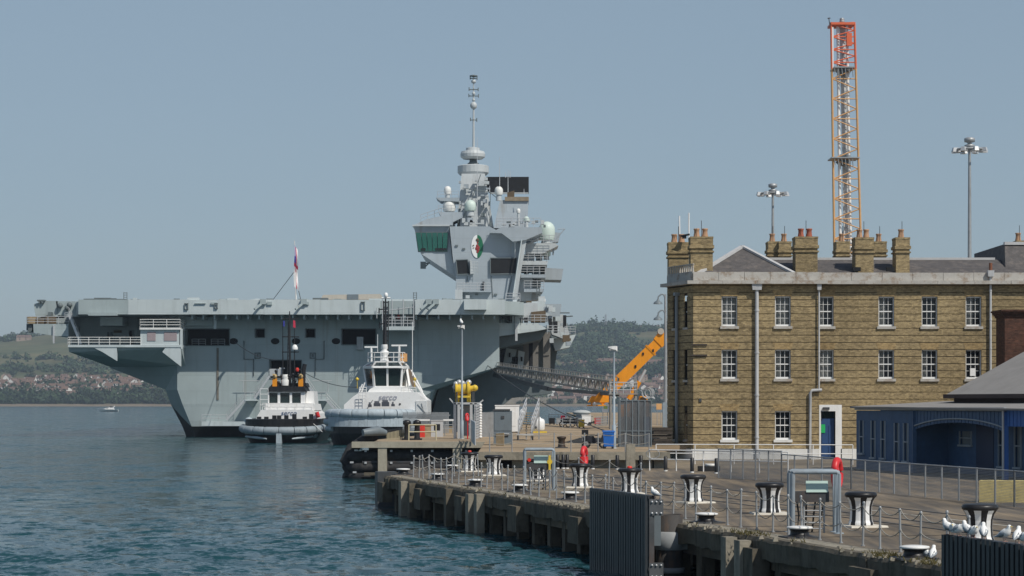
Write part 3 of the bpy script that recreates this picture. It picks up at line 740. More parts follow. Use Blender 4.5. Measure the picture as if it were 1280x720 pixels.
# small mast on the ridge
rm_ = thing('radio_mast', 'thin lattice radio mast on the wooded ridge', 'mast', P(757,404,3960))
mb = MB()
for dx in (-1.4, 1.4):
    mb.tube([P(757,406,3960)+Vector((dx,0,0)), P(757,393,3960)+Vector((dx*.5,0,0))], .5, 4)
for k in range(6):
    mb.tube([P(757,405-2*k,3960)+Vector((-1.3,0,0)), P(757,403-2*k,3960)+Vector((1.3,0,0))], .3, 4)
mb.build('lattice', galv, rm_)
# hilltop houses
for px, k in ((806,5),(797,4),(815,5)):
    put_house(px, 4060, k, ' on the far ridge behind the boom tip', 0)
# ------------------------------------------------------------ the aircraft carrier
CY = 350.0
CX = (372-640)*CY/F
cv = thing('aircraft_carrier', 'huge grey aircraft carrier moored stern-on beyond the tugs', 'warship', (CX, CY, 0))
def cz(y, Y=CY): return H-(y-HZ)*Y/F
def cx(x, Y=CY): return (x-640)*Y/F
def hull_part():
    zs = [cz(393), cz(458), cz(487), cz(505), cz(533)]
    hw = [31.5, 31.5, 21.4, 20.6, 18.6]; hf = [18.8, 18.8, 18.8, 18.0, 16.6]
    yf = [CY, CY, CY, CY, CY+.3]; ysp = [CY+12, CY+12, CY+5, CY+5, CY+4]; yss = [CY+1.6, CY+1.6, CY+1.2, CY+2.5, CY+3]
    mb = MB()
    holes = []
    for a, b_, c, d in ((232,287,411,432),(319,331,411,422),(382,394,411,422),(427,470,411,431),(337,377,450,473)):
        holes.append((cx(a), cx(b_), cz(d), cz(c)))
    mb.wall(CX-18.8, CX+18.8, zs[2], zs[0], holes, CY, 2.5)
    def pt(i, sgn, w_):
        return ((CX+sgn*hf[i], yf[i], zs[i]) if w_ == 0 else (CX+sgn*hw[i], (ysp if sgn < 0 else yss)[i], zs[i]) if w_ == 1 else (CX+sgn*(hw[i]+1), CY+180, zs[i]))
    for i in range(4):
        if i >= 2: mb.add([pt(i,-1,0), pt(i,1,0), pt(i+1,1,0), pt(i+1,-1,0)], [(0,3,2,1)])
        for sg in (-1, 1):
            for k in (0, 1):
                if i == 3 and k == 0: continue
                mb.add([pt(i,sg,k), pt(i,sg,k+1), pt(i+1,sg,k+1), pt(i+1,sg,k)], [(0,1,2,3) if sg < 0 else (3,2,1,0)])
    # lowest facet: grey inside, black outside, parted by the curving waterline paint
    bt = MB()
    for sg in (-1, 1):
        A, B, C_, D = [Vector(p) for p in (pt(3,sg,0), pt(3,sg,1), pt(4,sg,1), pt(4,sg,0))]
        n = 10
        arc = []
        for k in range(n+1):
            t = k/n
            arc.append(((1-t)**2)*B + 2*t*(1-t)*(A*.08+B*.22+C_*.3+D*.4) + t*t*D)
        for k in range(n):
            mb.add([A, arc[k], arc[k+1]], [(0,1,2)]); bt.add([C_, arc[k], arc[k+1]], [(0,1,2)])
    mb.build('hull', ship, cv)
    zb = -2.0
    P4 = [pt(4,-1,2), pt(4,-1,1), pt(4,-1,0), pt(4,1,0), pt(4,1,1), pt(4,1,2)]
    low = [Vector((CX+(p[0]-CX)*.94, p[1]+1.6, zb)) for p in P4]
    for i in range(5): bt.add([P4[i], P4[i+1], low[i+1], low[i]], [(0,3,2,1)])
    bt.build('waterline_paint', ship_boot, cv)
    # dark rooms behind the openings
    for a, b_, c, d in holes:
        mb = MB(); D = CY+2.5
        mb.add([(a,D,c),(b_,D,c),(b_,D,d),(a,D,d)], [(0,1,2,3)]); o = mb.build('opening', void, cv)
        mb = MB(); r = .14
        for (p, q_) in (((a,c),(b_,c)), ((b_,c),(b_,d)), ((b_,d),(a,d)), ((a,d),(a,c))):
            mb.beam((p[0],CY-.02,p[1]), (q_[0],CY-.02,q_[1]), r, r)
        mb.build('rim', ship_d, o)
    return holes
hl = hull_part()
# shelf inside the upper hull where the gallery stands
mb = MB()
# portside gallery: floor, walls, rails
PG = 352.0
mb.pbox(85, 226, 431, 434, 344.8, 16); mb.build('gallery_floor', ship_l, cv)
mb = MB(); ya, yb = 345.2, 357.5; za_, zb2 = cz(434,ya), cz(458,350)
fp_ = [(cx(85.5,ya),ya,za_),(cx(226,ya),ya,za_),(cx(226,ya),yb,za_),(cx(92,ya),yb+4,za_),(cx(122,ya),yb-1,zb2),(cx(226,ya),350.2,zb2),(cx(86,ya),ya+.3,cz(440,ya)),(cx(226,ya),ya+.2,cz(435.5,ya))]
mb.add(fp_, [(0,6,7,1),(6,4,5,7),(0,3,4,6),(1,7,5,2),(0,1,2,3),(3,2,5,4)]); mb.build('gallery_sponson', ship, cv)
mb = MB(); mb.pprism([(112,432),(146,432),(146,451),(128,440)], 344.9, .6); mb.build('sponson_bracket', ship_l, cv)
mb = MB(); mb.pprism([(209,431),(226,431),(226,458),(203,440)], 344.9, .6); mb.build('sponson_bracket', ship_l, cv)
mb = MB(); mb.wall(cx(100,357), cx(226,357), cz(434,357), cz(393,357), [(cx(161,357), cx(168,357), cz(431,357), cz(413,357))], 357, .8); mb.build('gallery_wall', ship, cv)
mb = MB(); mb.pbox(161.5, 168, 413, 431.5, 358, .3); mb.build('gallery_door', void, cv)
mb = MB(); mb.pbox(125, 153, 396, 407, 351, 5); mb.build('vent_trunk', ship, cv)
mb = MB(); mb.pbox(142, 152, 413, 416, 356.7, .3); mb.build('sign_plate', ship_brown, cv)
for a in (134, 138):
    mb = MB(); mb.pbox(a, a+2, 415, 424, 356.6, .5); mb.build('wall_fitting', ship_d, cv)
mb = MB(); z = cz(431, 345)
rail(mb, [(cx(85,345), 361, z), (cx(85,345), 344.9, z), (cx(176,345), 344.9, z)], 1.15, 1.5, 3, .05); mb.build('gallery_railing', white, cv)
# deck house with a railed roof, at the right end of the gallery
dh = MB(); dh.pbox(175.5, 224, 412, 431, 345.0, 11); dh = dh.build('gallery_house', ship_l, cv)
mb = MB(); mb.pbox(174.5, 225.5, 409.5, 412, 344.6, 12); mb.build('house_roof', white, dh)
for a, b_ in ((184,194.5),(205,221)):
    mb = MB(); mb.pbox(a, b_, 415, 426, 344.92, .3); mb.build('shutter', M('faded_pink_shutter', (.33,.27,.28), .7, var=.1, scale=2), dh)
z = cz(409.5, 344.7); mb = MB()
rail(mb, [(cx(175,344.7), 356, z), (cx(175,344.7), 344.7, z), (cx(225,344.7), 344.7, z), (cx(225,344.7), 356, z)], 1.25, 1.9, 3, .05); mb.build('roof_railing', white, dh)
mb = MB(); mb.pbox(225.2, 228, 411, 436, 344.9, .5); mb.build('corner_post', ship_l, cv)
# flight deck: fascia plates and the deck slab behind
FY = 344.5
mb = MB(); mb.slab([(cx(60,FY), 362), (cx(98,FY), FY+.5), (cx(631,FY), FY+.5), (cx(655,FY), 350), (cx(655,FY), 600), (cx(60,FY), 600)], cz(392.4,FY), cz(376,FY)); mb.build('flight_deck', ship, cv)
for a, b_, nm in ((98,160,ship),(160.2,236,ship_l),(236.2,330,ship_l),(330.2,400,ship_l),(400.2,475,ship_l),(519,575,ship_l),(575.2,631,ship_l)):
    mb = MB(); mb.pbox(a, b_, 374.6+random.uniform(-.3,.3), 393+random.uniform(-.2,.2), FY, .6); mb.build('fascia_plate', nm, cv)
mb = MB(); mb.pbox(580, 608, 374, 387, FY-1.4, 1.4); mb.build('fascia_box', ship_l, cv)
mb = MB(); mb.pbox(110, 146, 391, 394.5, FY-.8, 1.2); mb.build('fascia_box', ship, cv)
for a, c, b_, d in ((230.5,379,235,387),(243,379,257,379.5),(263.5,378,271,380.5),(268,379,272,386),(451,377,456,388),(334,377,340,381),(380,377,386,381)):
    mb = MB(); mb.pbox(a, b_, c, d if d < 385 else c+.8, FY-.25, .3)
    if d >= 385: mb.pbox(a, a+.8, c, d, FY-.25, .3); mb.pbox(b_-.8, b_, c, d, FY-.25, .3); mb.pbox(a, b_, d-.7, d, FY-.25, .3)
    mb.build('hatch_frame', ship_d if b_-a < 6 else ship, cv)
for x in (325, 376, 532, 541):
    mb = MB(); p = P(x+4, 378, FY); mb.beam(p, p+Vector((-1.2,-1.3,-1.1)), .28); mb.obox(tuple(p[:2]), .9, .9, p.z-.3, p.z+.5); mb.build('fairlead', ship, cv)
# small things along the deck edge
rg3 = random.Random(4)
for i in range(38):
    x = rg3.uniform(105, 628); h = rg3.uniform(.15, .55)
    if 475 < x < 520: continue
    mb = MB(); p = P(x, 375, FY+rg3.uniform(.6, 4)); mb.obox(tuple(p[:2]), rg3.uniform(.5, 2.6), .6, cz(376,FY), cz(375.2,FY)+h*.8); mb.build('deck_fitting', rg3.choice([ship_d, ship_d, ship_l, ship]), cv)
for x in (158, 520):
    mb = MB(); p = P(x, 375, FY+1)
    for dx in (0, .5): mb.tube([p+Vector((dx-.4,0,-.3)), p+Vector((dx-.4,0,1.2))], .05, 4)
    for k in range(4): mb.tube([p+Vector((-.4,0,.1+.33*k)), p+Vector((.1,0,.1+.33*k))], .045, 4)
    mb.build('deck_ladder', ship_d, cv)
mb = MB(); mb.pprism([(400,374.5),(475,374.5),(475,367.5),(404,368.5)], FY+14, 6); mb.build('deck_shelter', beige, cv)
mb = MB(); mb.pbox(434, 448, 368, 374.4, FY+13.9, .2); mb.build('shelter_door', cabgrey, cv)
# beams under the deck overhang
for x in range(240, 630, 14):
    mb = MB(); a = P(x, 393, FY+.7); mb.box(a.x-.12, a.x+.12, FY+.7, CY-.05, a.z-.75, a.z+.02); mb.build('deck_beam', ship, cv)
for (a, b_, c, d) in ((233,266,396,407),(500,560,396,399)):
    mb = MB(); mb.pbox(a, b_, c, d, CY-.9, .9); mb.build('hull_box', ship, cv)
mb = MB(); mb.pbox(267, 270.5, 388, 411, CY-2.5, .5); mb.build('drain_pipe', ship_l, cv)
# round ports, square scuttles, rust streaks, pipes on the stern
for x in (344, 370, 420, 292):
    mb = MB(); p = P(x, 426.5, CY)
    ring = [p + Vector((math.cos(t)*.62, -.03, math.sin(t)*.42)) for t in np.linspace(0, 2*math.pi, 15)[:-1]]
    mb.add(ring, [tuple(range(len(ring)-1, -1, -1))]); mb.tube(ring, .07, 5, closed=True); mb.build('fairlead_port', void, cv)
for x in (322, 391):
    mb = MB(); p = P(x, 444.5, CY)
    for (dx, dz) in ((-.4,0),(.4,0)): mb.beam(p+Vector((dx,-.06,-.45)), p+Vector((dx,-.06,.45)), .14)
    for dz in (-.4,.4): mb.beam(p+Vector((-.45,-.06,dz)), p+Vector((.45,-.06,dz)), .14)
    mb.box(p.x-.14, p.x+.14, CY-.1, CY+.02, p.z-.2, p.z+.25); mb.build('scuttle', ship_d, cv)
rust = M('rust_streak', (.17,.155,.13), .8, var=.25, scale=2)
for x, w_, a, b_ in ((272,2.6,435,500),(225,.5,395,460),(523,.5,395,460)):
    mb = MB(); mb.pbox(x-w_/2, x+w_/2, a, b_, CY-.10, .14); mb.build('stern_strake', rust if w_ > 1 else ship, cv)
for pts in ([(305,426),(305,449),(317,449),(317,470)], [(405,426),(405,449),(394,449),(394,470)]):
    mb = MB(); mb.tube([P(x, y, CY-.12) for x, y in pts], .07, 5); mb.build('stern_pipe', ship_d, cv)
mb = MB(); mb.pbox(540, 545, 418, 430, CY-.2+6, .5); mb.build('stern_hatch', void, cv)
# stern platforms and ladders, one each side of the middle
def stern_stairs(sg):
    X = lambda x: 357 + sg*(x-357)
    Yp = CY-3.2
    def Q(x, y, dy=0): return P(X(x), y, Yp+dy)
    mb = MB(); a, b_ = sorted((cx(X(252),Yp), cx(X(314),Yp))); mb.box(a, b_, Yp, CY+.4, cz(532.5,Yp), cz(527,Yp)); mb.build('stern_platform', ship_l, cv)
    z = cz(527,Yp); mb = MB(); rail(mb, [(cx(X(252),Yp), Yp+.1, z), (cx(X(284),Yp), Yp+.1, z)], 1.05, 1.3, 2, .04); mb.build('platform_railing', silver, cv)
    mb = MB(); a, b_ = sorted((cx(X(306),Yp), cx(X(320),Yp))); mb.box(a, b_, Yp, CY, cz(501,Yp), cz(499,Yp)); mb.build('stair_landing', ship_l, cv)
    mb = MB(); mb.prism([Vector((cx(X(306),Yp), Yp, cz(501,Yp))), Vector((cx(X(320),Yp), Yp, cz(501,Yp))), Vector((cx(X(313),Yp), Yp+3, cz(509,Yp)))][::sg], (0,.1,0)); mb.build('landing_bracket', ship, cv)
    for (x0, y0, x1, y1) in ((283,525,306,500), (318,498,337,470)):
        fl = MB()
        for dy in (.15, 1.25): fl.beam(Q(x0,y0,dy), Q(x1,y1,dy), .10, .32)
        o = fl.build('stair_stringer', silver, cv)
        mb = MB()
        for k in range(13):
            t = (k+.5)/13; p = Q(x0+(x1-x0)*t, y0+(y1-y0)*t, .15); mb.box(p.x-.16, p.x+.16, p.y, p.y+1.1, p.z-.03, p.z+.02)
        mb.build('tread', galv, o)
        mb = MB()
        for dy in (.12, 1.28): rail(mb, [Q(x0,y0,dy), Q(x1,y1,dy)], 1.0, 1.1, 2, .035)
        mb.build('handrail', silver, o)
    z = cz(499,Yp); mb = MB(); rail(mb, [(cx(X(306),Yp), Yp+.1, z), (cx(X(320),Yp), Yp+.1, z)], 1.05, .8, 2, .035); mb.build('platform_railing', silver, cv)
    z = cz(484,Yp); mb = MB(); mb.tube([P(X(299),476,CY-1.2), P(X(324),476,CY-1.2)], .05, 4); mb.tube([P(X(304),476,CY-1.2), P(X(304),490,CY-1.2)], .05, 4); mb.build('stern_pipe', silver, cv)
stern_stairs(1); stern_stairs(-1)
# gear inside the big openings
for a in (240, 264):
    mb = MB(); z = cz(431.5, CY+.5); rail(mb, [(cx(a,CY+.5), CY+.5, z), (cx(a+17,CY+.5), CY+.5, z)], .95, 1.0, 3, .05); mb.build('opening_railing', galv, cv)
mb = MB(); mb.pbox(446, 454, 421, 437, CY-.5, 1.4); mb.pbox(448.5, 451.5, 423, 429, CY-.7, .3); mb.build('winch_box', galv, cv)
# hanging boat-bay cage at the break in the fascia
cg = MB(); cg.pbox(475, 519, 374, 410, 349, .3); cg = cg.build('bay_back_wall', ship_l, cv)
mb = MB(); mb.pbox(478, 517, 408, 412.5, 344, 5); mb.build('bay_floor', ship_l, cg)
mb = MB(); z = cz(408,344.2); rail(mb, [(cx(478,344.2), 348, z), (cx(478,344.2), 344.2, z), (cx(517,344.2), 344.2, z), (cx(517,344.2), 348, z)], 1.4, .9, 3, .05)
for x in (478, 490, 504, 517): mb.tube([P(x,374,344.2), P(x,409,344.2)], .08, 4)
mb.tube([P(471,390,344.2), P(517,384,344.2)], .07, 4); mb.tube([P(471,385,344.2), P(471,398,344.2)], .07, 4); mb.build('bay_frame', silver, cg)
for x, y, w_, h_, mt in ((497,392,2.6,6,lifered),(488,386,5,4,galv),(508,390,4,8,galv),(483,396,4,9,ship_d),(512,400,3,7,white),(502,401,5,6,galv),(509,381,6,3,ship_d)):
    mb = MB(); mb.pbox(x, x+w_, y, y+h_, 347.5, .7); mb.build('bay_gear', mt, cg)
# ensign on its staff
mb = MB(); mb.tube([P(370,375,347), P(368.2,301,347)], [.14,.07], 6); ens = mb.build('ensign_staff', white, cv)
mb = MB(); mb.tube([P(369,338,347), P(341,375,348)], .05, 4); mb.tube([P(369,345,347), P(376,375,352)], .05, 4); mb.build('stay', steel_d, ens)
fl = MB(); n = 12
for i in range(5):
    for j in range(n):
        def fp(u, v): # limp folds
            s_ = math.sin(v*9+u*2)*.22*u
            return P(367.6 + u*5.8*(.75+.25*v) + .5*math.sin(v*7), 306 + v*52 + u*6, 346.9 + s_*2)
        fl.add([fp(i/5,j/n), fp((i+1)/5,j/n), fp((i+1)/5,(j+1)/n), fp(i/5,(j+1)/n)], [(0,3,2,1)], True, 1 if (i == 2 or j == 5) else 2 if (i < 2 and j < 5) else 0)
fl.build('ensign', [purple, flagred, flagblue], ens)
# port quarter: catwalk sponson and equipment under the deck corner
PY = 348.0
mb = MB(); mb.pprism([(41.5,405),(85.5,405),(85.5,420.5),(70,420),(42,416)], PY, 14); mb.build('quarter_sponson', ship, cv)
mb = MB(); mb.pbox(33, 42, 405, 413, PY+2, 8); mb.pbox(35, 40, 406, 415, PY+1.6, 3); mb.build('sponson_end', ship_d, cv)
z = cz(405,PY+.1); mb = MB(); rail(mb, [(cx(33.5,PY), PY+8, z), (cx(33.5,PY), PY+.1, z), (cx(86,PY), PY+.1, z)], 1.15, 1.6, 3, .045); mb.build('sponson_railing', silver, cv)
for a, b_, c, d, mt in ((34,44,396,404.5,woodl),(45,55,397,404.5,ship_brown),(57,68,395,404.5,ship_brown),(60,64,390,396,ship_d)):
    mb = MB(); mb.pbox(a, b_, c, d, PY+1.2, 1.5); mb.build('stowed_gear', mt, cv)
for poly, mt in (([(42,380),(58,376),(60,394),(45,398)], ship), ([(58,376),(72,376),(72,396),(60,396)], ship), ([(70,376.5),(99,376.5),(98,396),(72,394)], ship)):
    mb = MB(); mb.pprism(poly, PY+3, 6); mb.build('quarter_casing', mt, cv)
mb = MB(); mb.pprism([(58,388),(104,388),(104,434),(88,434),(84,418),(58,410)], PY+11, 4); mb.build('quarter_wall', ship, cv)
mb = MB(); mb.pbox(46, 56, 374.6, 376.5, PY+2.5, 1); mb.pbox(48, 50, 376, 379, PY+2.5, 1); mb.pbox(52, 54, 376, 379, PY+2.5, 1); mb.build('lamp_bracket', ship_d, cv)
for x, y in ((75,382),(84,385),(87,381)):
    mb = MB(); mb.ball(P(x, y, PY+2.6), .45, 8); mb.build('floodlight', ship_d, cv)
mb = MB(); mb.pbox(66, 68, 406, 429, PY-.3, .3); mb.build('fender_post', silver, cv)
st = MB()
for dy in (0, 1.1): st.beam(P(86,393,PY-.6+dy), P(101,430,PY-.6+dy), .1, .35)
st = st.build('quarter_ladder', silver, cv)
mb = MB()
for k in range(16):
    t = (k+.5)/16; p = P(86+15*t, 393+37*t, PY-.6); mb.box(p.x-.16, p.x+.16, p.y, p.y+1.1, p.z-.03, p.z+.02)
mb.build('tread', galv, st)
mb = MB()
for dy in (-.05, 1.15): rail(mb, [P(86,393,PY-.6+dy), P(101,430,PY-.6+dy)], 1.05, 1.0, 2, .035)
mb.build('handrail', silver, st)
mb = MB(); rail(mb, [P(81,399,PY-.6), P(90,399,PY-.6)], 1.0, .8, 3, .04); mb.build('ladder_head_railing', silver, cv)

# ---- the island
IY = 385.0
def isl(name, poly, Y, d, mt, parent=None):
    mb = MB(); mb.pprism(poly, Y, d); return mb.build(name, mt, parent or cv)
isl('island_trunk', [(562,283),(612,283),(627,291),(656,299),(646,380),(569,380),(570,347),(566,322)], IY, 26, ship_w)
fly = isl('control_tower', [(517,281),(561,281),(565,322),(572,347),(526,317),(520,296)], IY+1.2, 22, ship_w)
isl('tower_roof', [(516.5,281.5),(533,274),(566,267),(566,281.5)], IY+1.2, 22, ship_w, fly)
isl('roof_edge', [(515.5,282.6),(562,282.6),(562,280.8),(515.5,280.8)], IY+.6, 23, ship_m, fly)
# slanting green windows
npan = 6
for i in range(npan):
    a0, a1 = 519.5+i*(560-519.5)/npan+.4, 519.5+(i+1)*(560-519.5)/npan-.4
    b0, b1 = 523+i*(559-523)/npan+.4, 523+(i+1)*(559-523)/npan-.4
    mb = MB(); mb.prism([P(b0,314,IY+1.0), P(b1,314,IY+1.0), P(a1,291,IY+.1), P(a0,291,IY+.1)], (0,.15,0)); mb.build('bridge_window', glass_g, fly)
mb = MB(); mb.prism([P(522.5,315,IY+1.15), P(559.5,315,IY+1.15), P(560.5,290,IY+.5), P(519,290,IY+.5)], (0,.6,0)); mb.build('window_surround', ship_d, fly)
mb = MB(); mb.pbox(544, 558, 305, 313, IY+.85, .1); mb.pbox(526, 532, 309, 313, IY+.85, .1); mb.build('console', void, fly)
mb = MB(); mb.tube([P(527,330,IY+3), P(535,329,IY+3)], .12, 5); mb.tube([P(531,334,IY+3), P(537,328,IY+3)], .12, 5); mb.pbox(525.5, 532, 327, 335.5, IY+2.5, 1.4); mb.build('searchlight', ship_d, fly)
mb = MB(); z = cz(274.5,IY+2); rail(mb, [P(526,277,IY+2), P(543,271.5,IY+2), P(552,268,IY+2)], 1.2, 1.3, 2, .04); mb.build('tower_railing', silver, fly)
# crest
cr = MB(); c0 = P(596.5, 308, IY-.12)
n = 28; ring = [c0 + Vector((math.cos(t)*1.02, 0, math.sin(t)*1.98)) for t in np.linspace(0, 2*math.pi, n+1)[:-1]]
lf = [p for p in ring if p.x <= c0.x+.01]; rt = [p for p in ring if p.x >= c0.x-.01]
rt = sorted(rt, key=lambda p: -p.z); lf = sorted(lf, key=lambda p: p.z)
crest = MB(); crest.prism(lf[::-1] if False else lf, (0,.1,0)); crest.prism(rt, (0,.1,0), 1); crest = crest.build('ship_crest', [white_c, green], cv)
mb = MB()
for dx, dz, r in ((0,.1,.36),(-.15,-.45,.42),(.25,-.75,.36),(.05,-1.1,.30),(.4,-.25,.3),(.1,.75,.24)):
    mb.lathe(c0+Vector((dx*.6,-.02,dz*.85)), [(1e-4,-r*.8),(r*.5,-r*.6),(r*.65,0),(r*.5,r*.6),(1e-4,r*.8)], 8, sy=.12)
mb.build('crest_badge', M('crest_red', (.28,.035,.035), .5, var=.15, scale=3), crest)
mb = MB(); mb.ball(c0+Vector((.05,-.05,1.1)), .3, 8, sy=.2); mb.beam(c0+Vector((-.8,-.05,.1)), c0+Vector((-.5,-.05,.25)), .12); mb.beam(c0+Vector((-.75,-.05,-.3)), c0+Vector((-.5,-.05,-.2)), .1); mb.build('crest_ornament', ship_brown, crest)
# dark openings on the aft face
for poly in ([(570,325),(584.5,324.5),(588,342.5),(572,343)], [(613,322.5),(646,322.5),(645,342),(613,342.5)]):
    o = isl('dark_screen', poly, IY-.35, .35, void); mb = MB()
    for i in range(4): mb.beam(P(*poly[i], IY-.38), P(*poly[(i+1) % 4], IY-.38), .14)
    mb.build('screen_frame', ship_d, o)
mb = MB(); mb.prism([P(587,325,IY-.9), P(589,325,IY-.9), P(592,342,IY-.9), P(588.5,342.5,IY-.9)][::-1], (0,.9,0)); z = cz(342,IY-.9); rail(mb, [P(588,343,IY-.9), P(597,343,IY-.9)], 2.2, .6, 4, .04); mb.build('side_platform', ship_m, cv)
mb = MB(); mb.pbox(571, 614, 363.5, 365, IY-1.6, 1.6); bal = mb.build('aft_balcony', ship_w, cv)
mb = MB(); rail(mb, [P(571.5,363.6,IY-1.5), P(613.5,363.6,IY-1.5)], 1.35, 1.1, 3, .045); mb.build('balcony_railing', silver, bal)
mb = MB(); mb.pbox(603, 605.5, 352, 363, IY-.4, .3); mb.build('island_door', void, cv)
mb = MB(); mb.pbox(569, 578, 362, 374, IY-2, 2); mb.pbox(582, 587, 369, 373, IY-2.4, 2); mb.build('deck_locker', ship_m, cv)
for x, y in ((594,367),(618,367),(569,306),(578,310)):
    mb = MB(); mb.pbox(x, x+3.5, y, y+2, IY-.2, .2); mb.build('wall_vent', ship_d, cv)
for pts in ([(614,345),(616,372)], [(584,345),(584,353)], [(640,345),(634,372)]):
    mb = MB(); mb.tube([P(x,y,IY-.1) for x, y in pts], .06, 4); mb.build('island_pipe', ship_d, cv)
# overhanging platform at the top right, with its brackets
isl('starboard_platform', [(612,291),(627,284),(677,284),(678,291),(657,300),(641,302),(627,291.5)], IY-2, 16, ship_w)
mb = MB(); rail(mb, [P(621,283.6,IY-1.8), P(676,283.6,IY-1.8)], 1.5, 1.2, 3, .045); mb.build('platform_railing', silver, cv)
mb = MB(); mb.tube([P(644,291,IY-1), P(644,322,IY-1)], .14, 6); mb.tube([P(644,304,IY-1), P(638,296,IY-1)], .12, 5); mb.tube([P(644,304,IY-1), P(650,296,IY-1)], .12, 5); mb.build('support_post', ship_m, cv)
mb = MB(); mb.beam(P(656,299,IY-1), P(643,372,IY-1), 1.1, .7); mb.build('slanting_trunk', ship_m, cv)
mb = MB(); mb.tube([P(652,300,IY-2), P(641,371,IY-2)], .13, 5); mb.build('island_pipe', ship_l, cv)
# starboard galleries stepping down the side
for i, (poly, Yq) in enumerate([([(657,304),(694,304),(698,307),(678,317),(657,317)], IY+1), ([(655,318),(668,318),(668,338),(651,338)], IY+3),
        ([(652,326),(685,326),(684,331),(652,331)], IY), ([(651,343),(682,343),(682,347),(651,347)], IY), ([(648,347),(666,347),(664,376),(645,376)], IY+2),
        ([(668,334),(704,336),(702,350),(668,349)], IY+10), ([(666,347),(676,347),(676,372),(664,376)], IY+5), ([(655,361),(680,361),(678,365),(655,365)], IY)]):
    isl('side_gallery', poly, Yq, 9, (ship_m, ship_w, ship_m, ship_w)[i % 4])
for a, b_, y in ((652,684,325.6),(651,682,342.6),(657,694,303.6),(655,680,360.6)):
    mb = MB(); rail(mb, [P(a,y,IY-.1), P(b_,y,IY-.1)], 1.3, 1.0, 3, .045); mb.build('gallery_railing', silver, cv)
for a, b_, c, d, mt in ((660,667,318,325,void),(670,678,318,325,ship_d),(655,661,331,342,void),(665,673,332,342,ship_d),(676,681,331,342,void),(670,676,348,358,ship_d),(656,662,350,359,ship_m)):
    mb = MB(); mb.pbox(a, b_, c, d, IY+4, 2); mb.build('gallery_recess', mt, cv)
mb = MB()
for x in (671, 674.5): mb.tube([P(x,360,IY-.6), P(x,378,IY-.6)], .06, 4)
for k in range(6): mb.tube([P(671,361+3*k,IY-.6), P(674.5,361+3*k,IY-.6)], .05, 4)
mb.build('deck_ladder', ship_d, cv)
mb = MB(); mb.tube([P(694,300,IY+2), P(706,286,IY+2)], .09, 5); mb.tube([P(697,286.5,IY+2), P(706,286,IY+2)], .07, 5); mb.tube([P(692,306,IY+2), P(692,319,IY+2)], .07, 4); mb.pbox(690.5, 692.5, 312, 319, IY+2, .2); mb.build('yard_arm', ship_w, cv)
isl('aerial_box', [(688,290),(701,291),(698,302),(688,303)], IY+8, 4, ship_w)
# mast tower, funnel and the long-range radar panel
def frustum(name, a, b_, Y, d, mt, parent=None, inset=1.5):
    """a, b_: (x0, x1, y) bottom and top in the picture"""
    mb = MB(); p, q_ = P(a[0],a[2],Y), P(a[1],a[2],Y); r, s_ = P(b_[0],b_[2],Y+inset), P(b_[1],b_[2],Y+inset)
    mb.add([p, q_, q_+Vector((0,d,0)), p+Vector((0,d,0)), r, s_, s_+Vector((0,d-2*inset,0)), r+Vector((0,d-2*inset,0))],
           [(3,2,1,0),(4,5,6,7),(0,1,5,4),(1,2,6,5),(2,3,7,6),(3,0,4,7)]); return mb.build(name, mt, parent or cv)
mt_ = frustum('main_mast_tower', (571,617,284), (577,606,217), IY+5, 9, ship_m, None, 1.6)
frustum('tower_annex', (575,597,284), (576,596,258), IY+3, 4, ship_m, mt_, .2)
mb = MB(); mb.lathe(P(591.5,217.5,IY+9.5), [(2.4,-.2),(2.75,.2),(2.75,1.35),(2.4,1.5)], 22, smooth=False); mb.build('mast_collar', ship_m, mt_)
mb = MB(); mb.lathe(P(591.5,212,IY+9.5), [(.9,0),(1.2,.9),(.7,1.3),(.5,2.2)], 14); mb.build('radar_pedestal', ship_d, mt_)
mb = MB(); mb.lathe(P(591,199,IY+9.5), [(1.7,0),(2.15,.35),(2.2,.9),(2.0,1.35),(1.25,1.5),(1.2,1.95),(.9,2.05)], 22, smooth=False); mb.build('radar_drum', ship_m, mt_)
ml = MB(); ml.tube([P(592,186,IY+9.5), P(592,140,IY+9.5), P(592,93,IY+9.5)], [.22,.16,.08], 8); ml = ml.build('pole_mast', ship_m, cv)
for y, L_ in ((150,1.1),(120,1.7),(112,1.6),(98,1.2)):
    mb = MB(); a = P(592,y,IY+9.5); mb.tube([a-Vector((L_/2,0,0)), a+Vector((L_/2,0,0))], .09, 5); mb.tube([a-Vector((0,L_/2,0)), a+Vector((0,L_/2,0))], .09, 5)
    mb.tube([a+Vector((L_/2,0,-.3)), a+Vector((L_/2,0,.35))], .09, 5); mb.tube([a+Vector((-L_/2,0,-.2)), a+Vector((-L_/2,0,.4))], .09, 5); mb.build('yard', ship_d, ml)
for y, r, sz in ((132,.62,1.1),(102,.45,.8),(117,.3,1.2),(125,.28,1)):
    mb = MB(); mb.ball(P(592,y,IY+9.5), r, 12, sz=sz); mb.build('aerial_drum', ship_m, ml)
mb = MB(); mb.lathe(P(592,96.5,IY+9.5), [(.2,0),(.7,.15),(.7,.3),(.2,.4)], 12); mb.build('mast_cap', ship_d, ml)
isl('long_range_radar', [(608,221),(661,221),(661,241.5),(613,241.5),(608,236)], IY+16, 1.5, void)
isl('radar_wing', [(611,222),(624,227),(624,241.3),(611,241)], IY+15.8, .3, black)
isl('radar_edge', [(612,240.6),(660.5,240.6),(660.5,242),(612,242)], IY+15.7, .3, ship_m)
fn = frustum('funnel', (617,659,285), (625,660.5,250), IY+3, 10, ship_w, None, .6)
isl('funnel_top', [(634,241),(643,238),(643,248),(634,250)], IY+4, 5, ship_brown, fn)
isl('funnel_cap', [(631,246),(661,246),(661,251),(631,251)], IY+3.2, 8, M('funnel_tan', (.25,.20,.14), .7, var=.25, scale=1), fn)
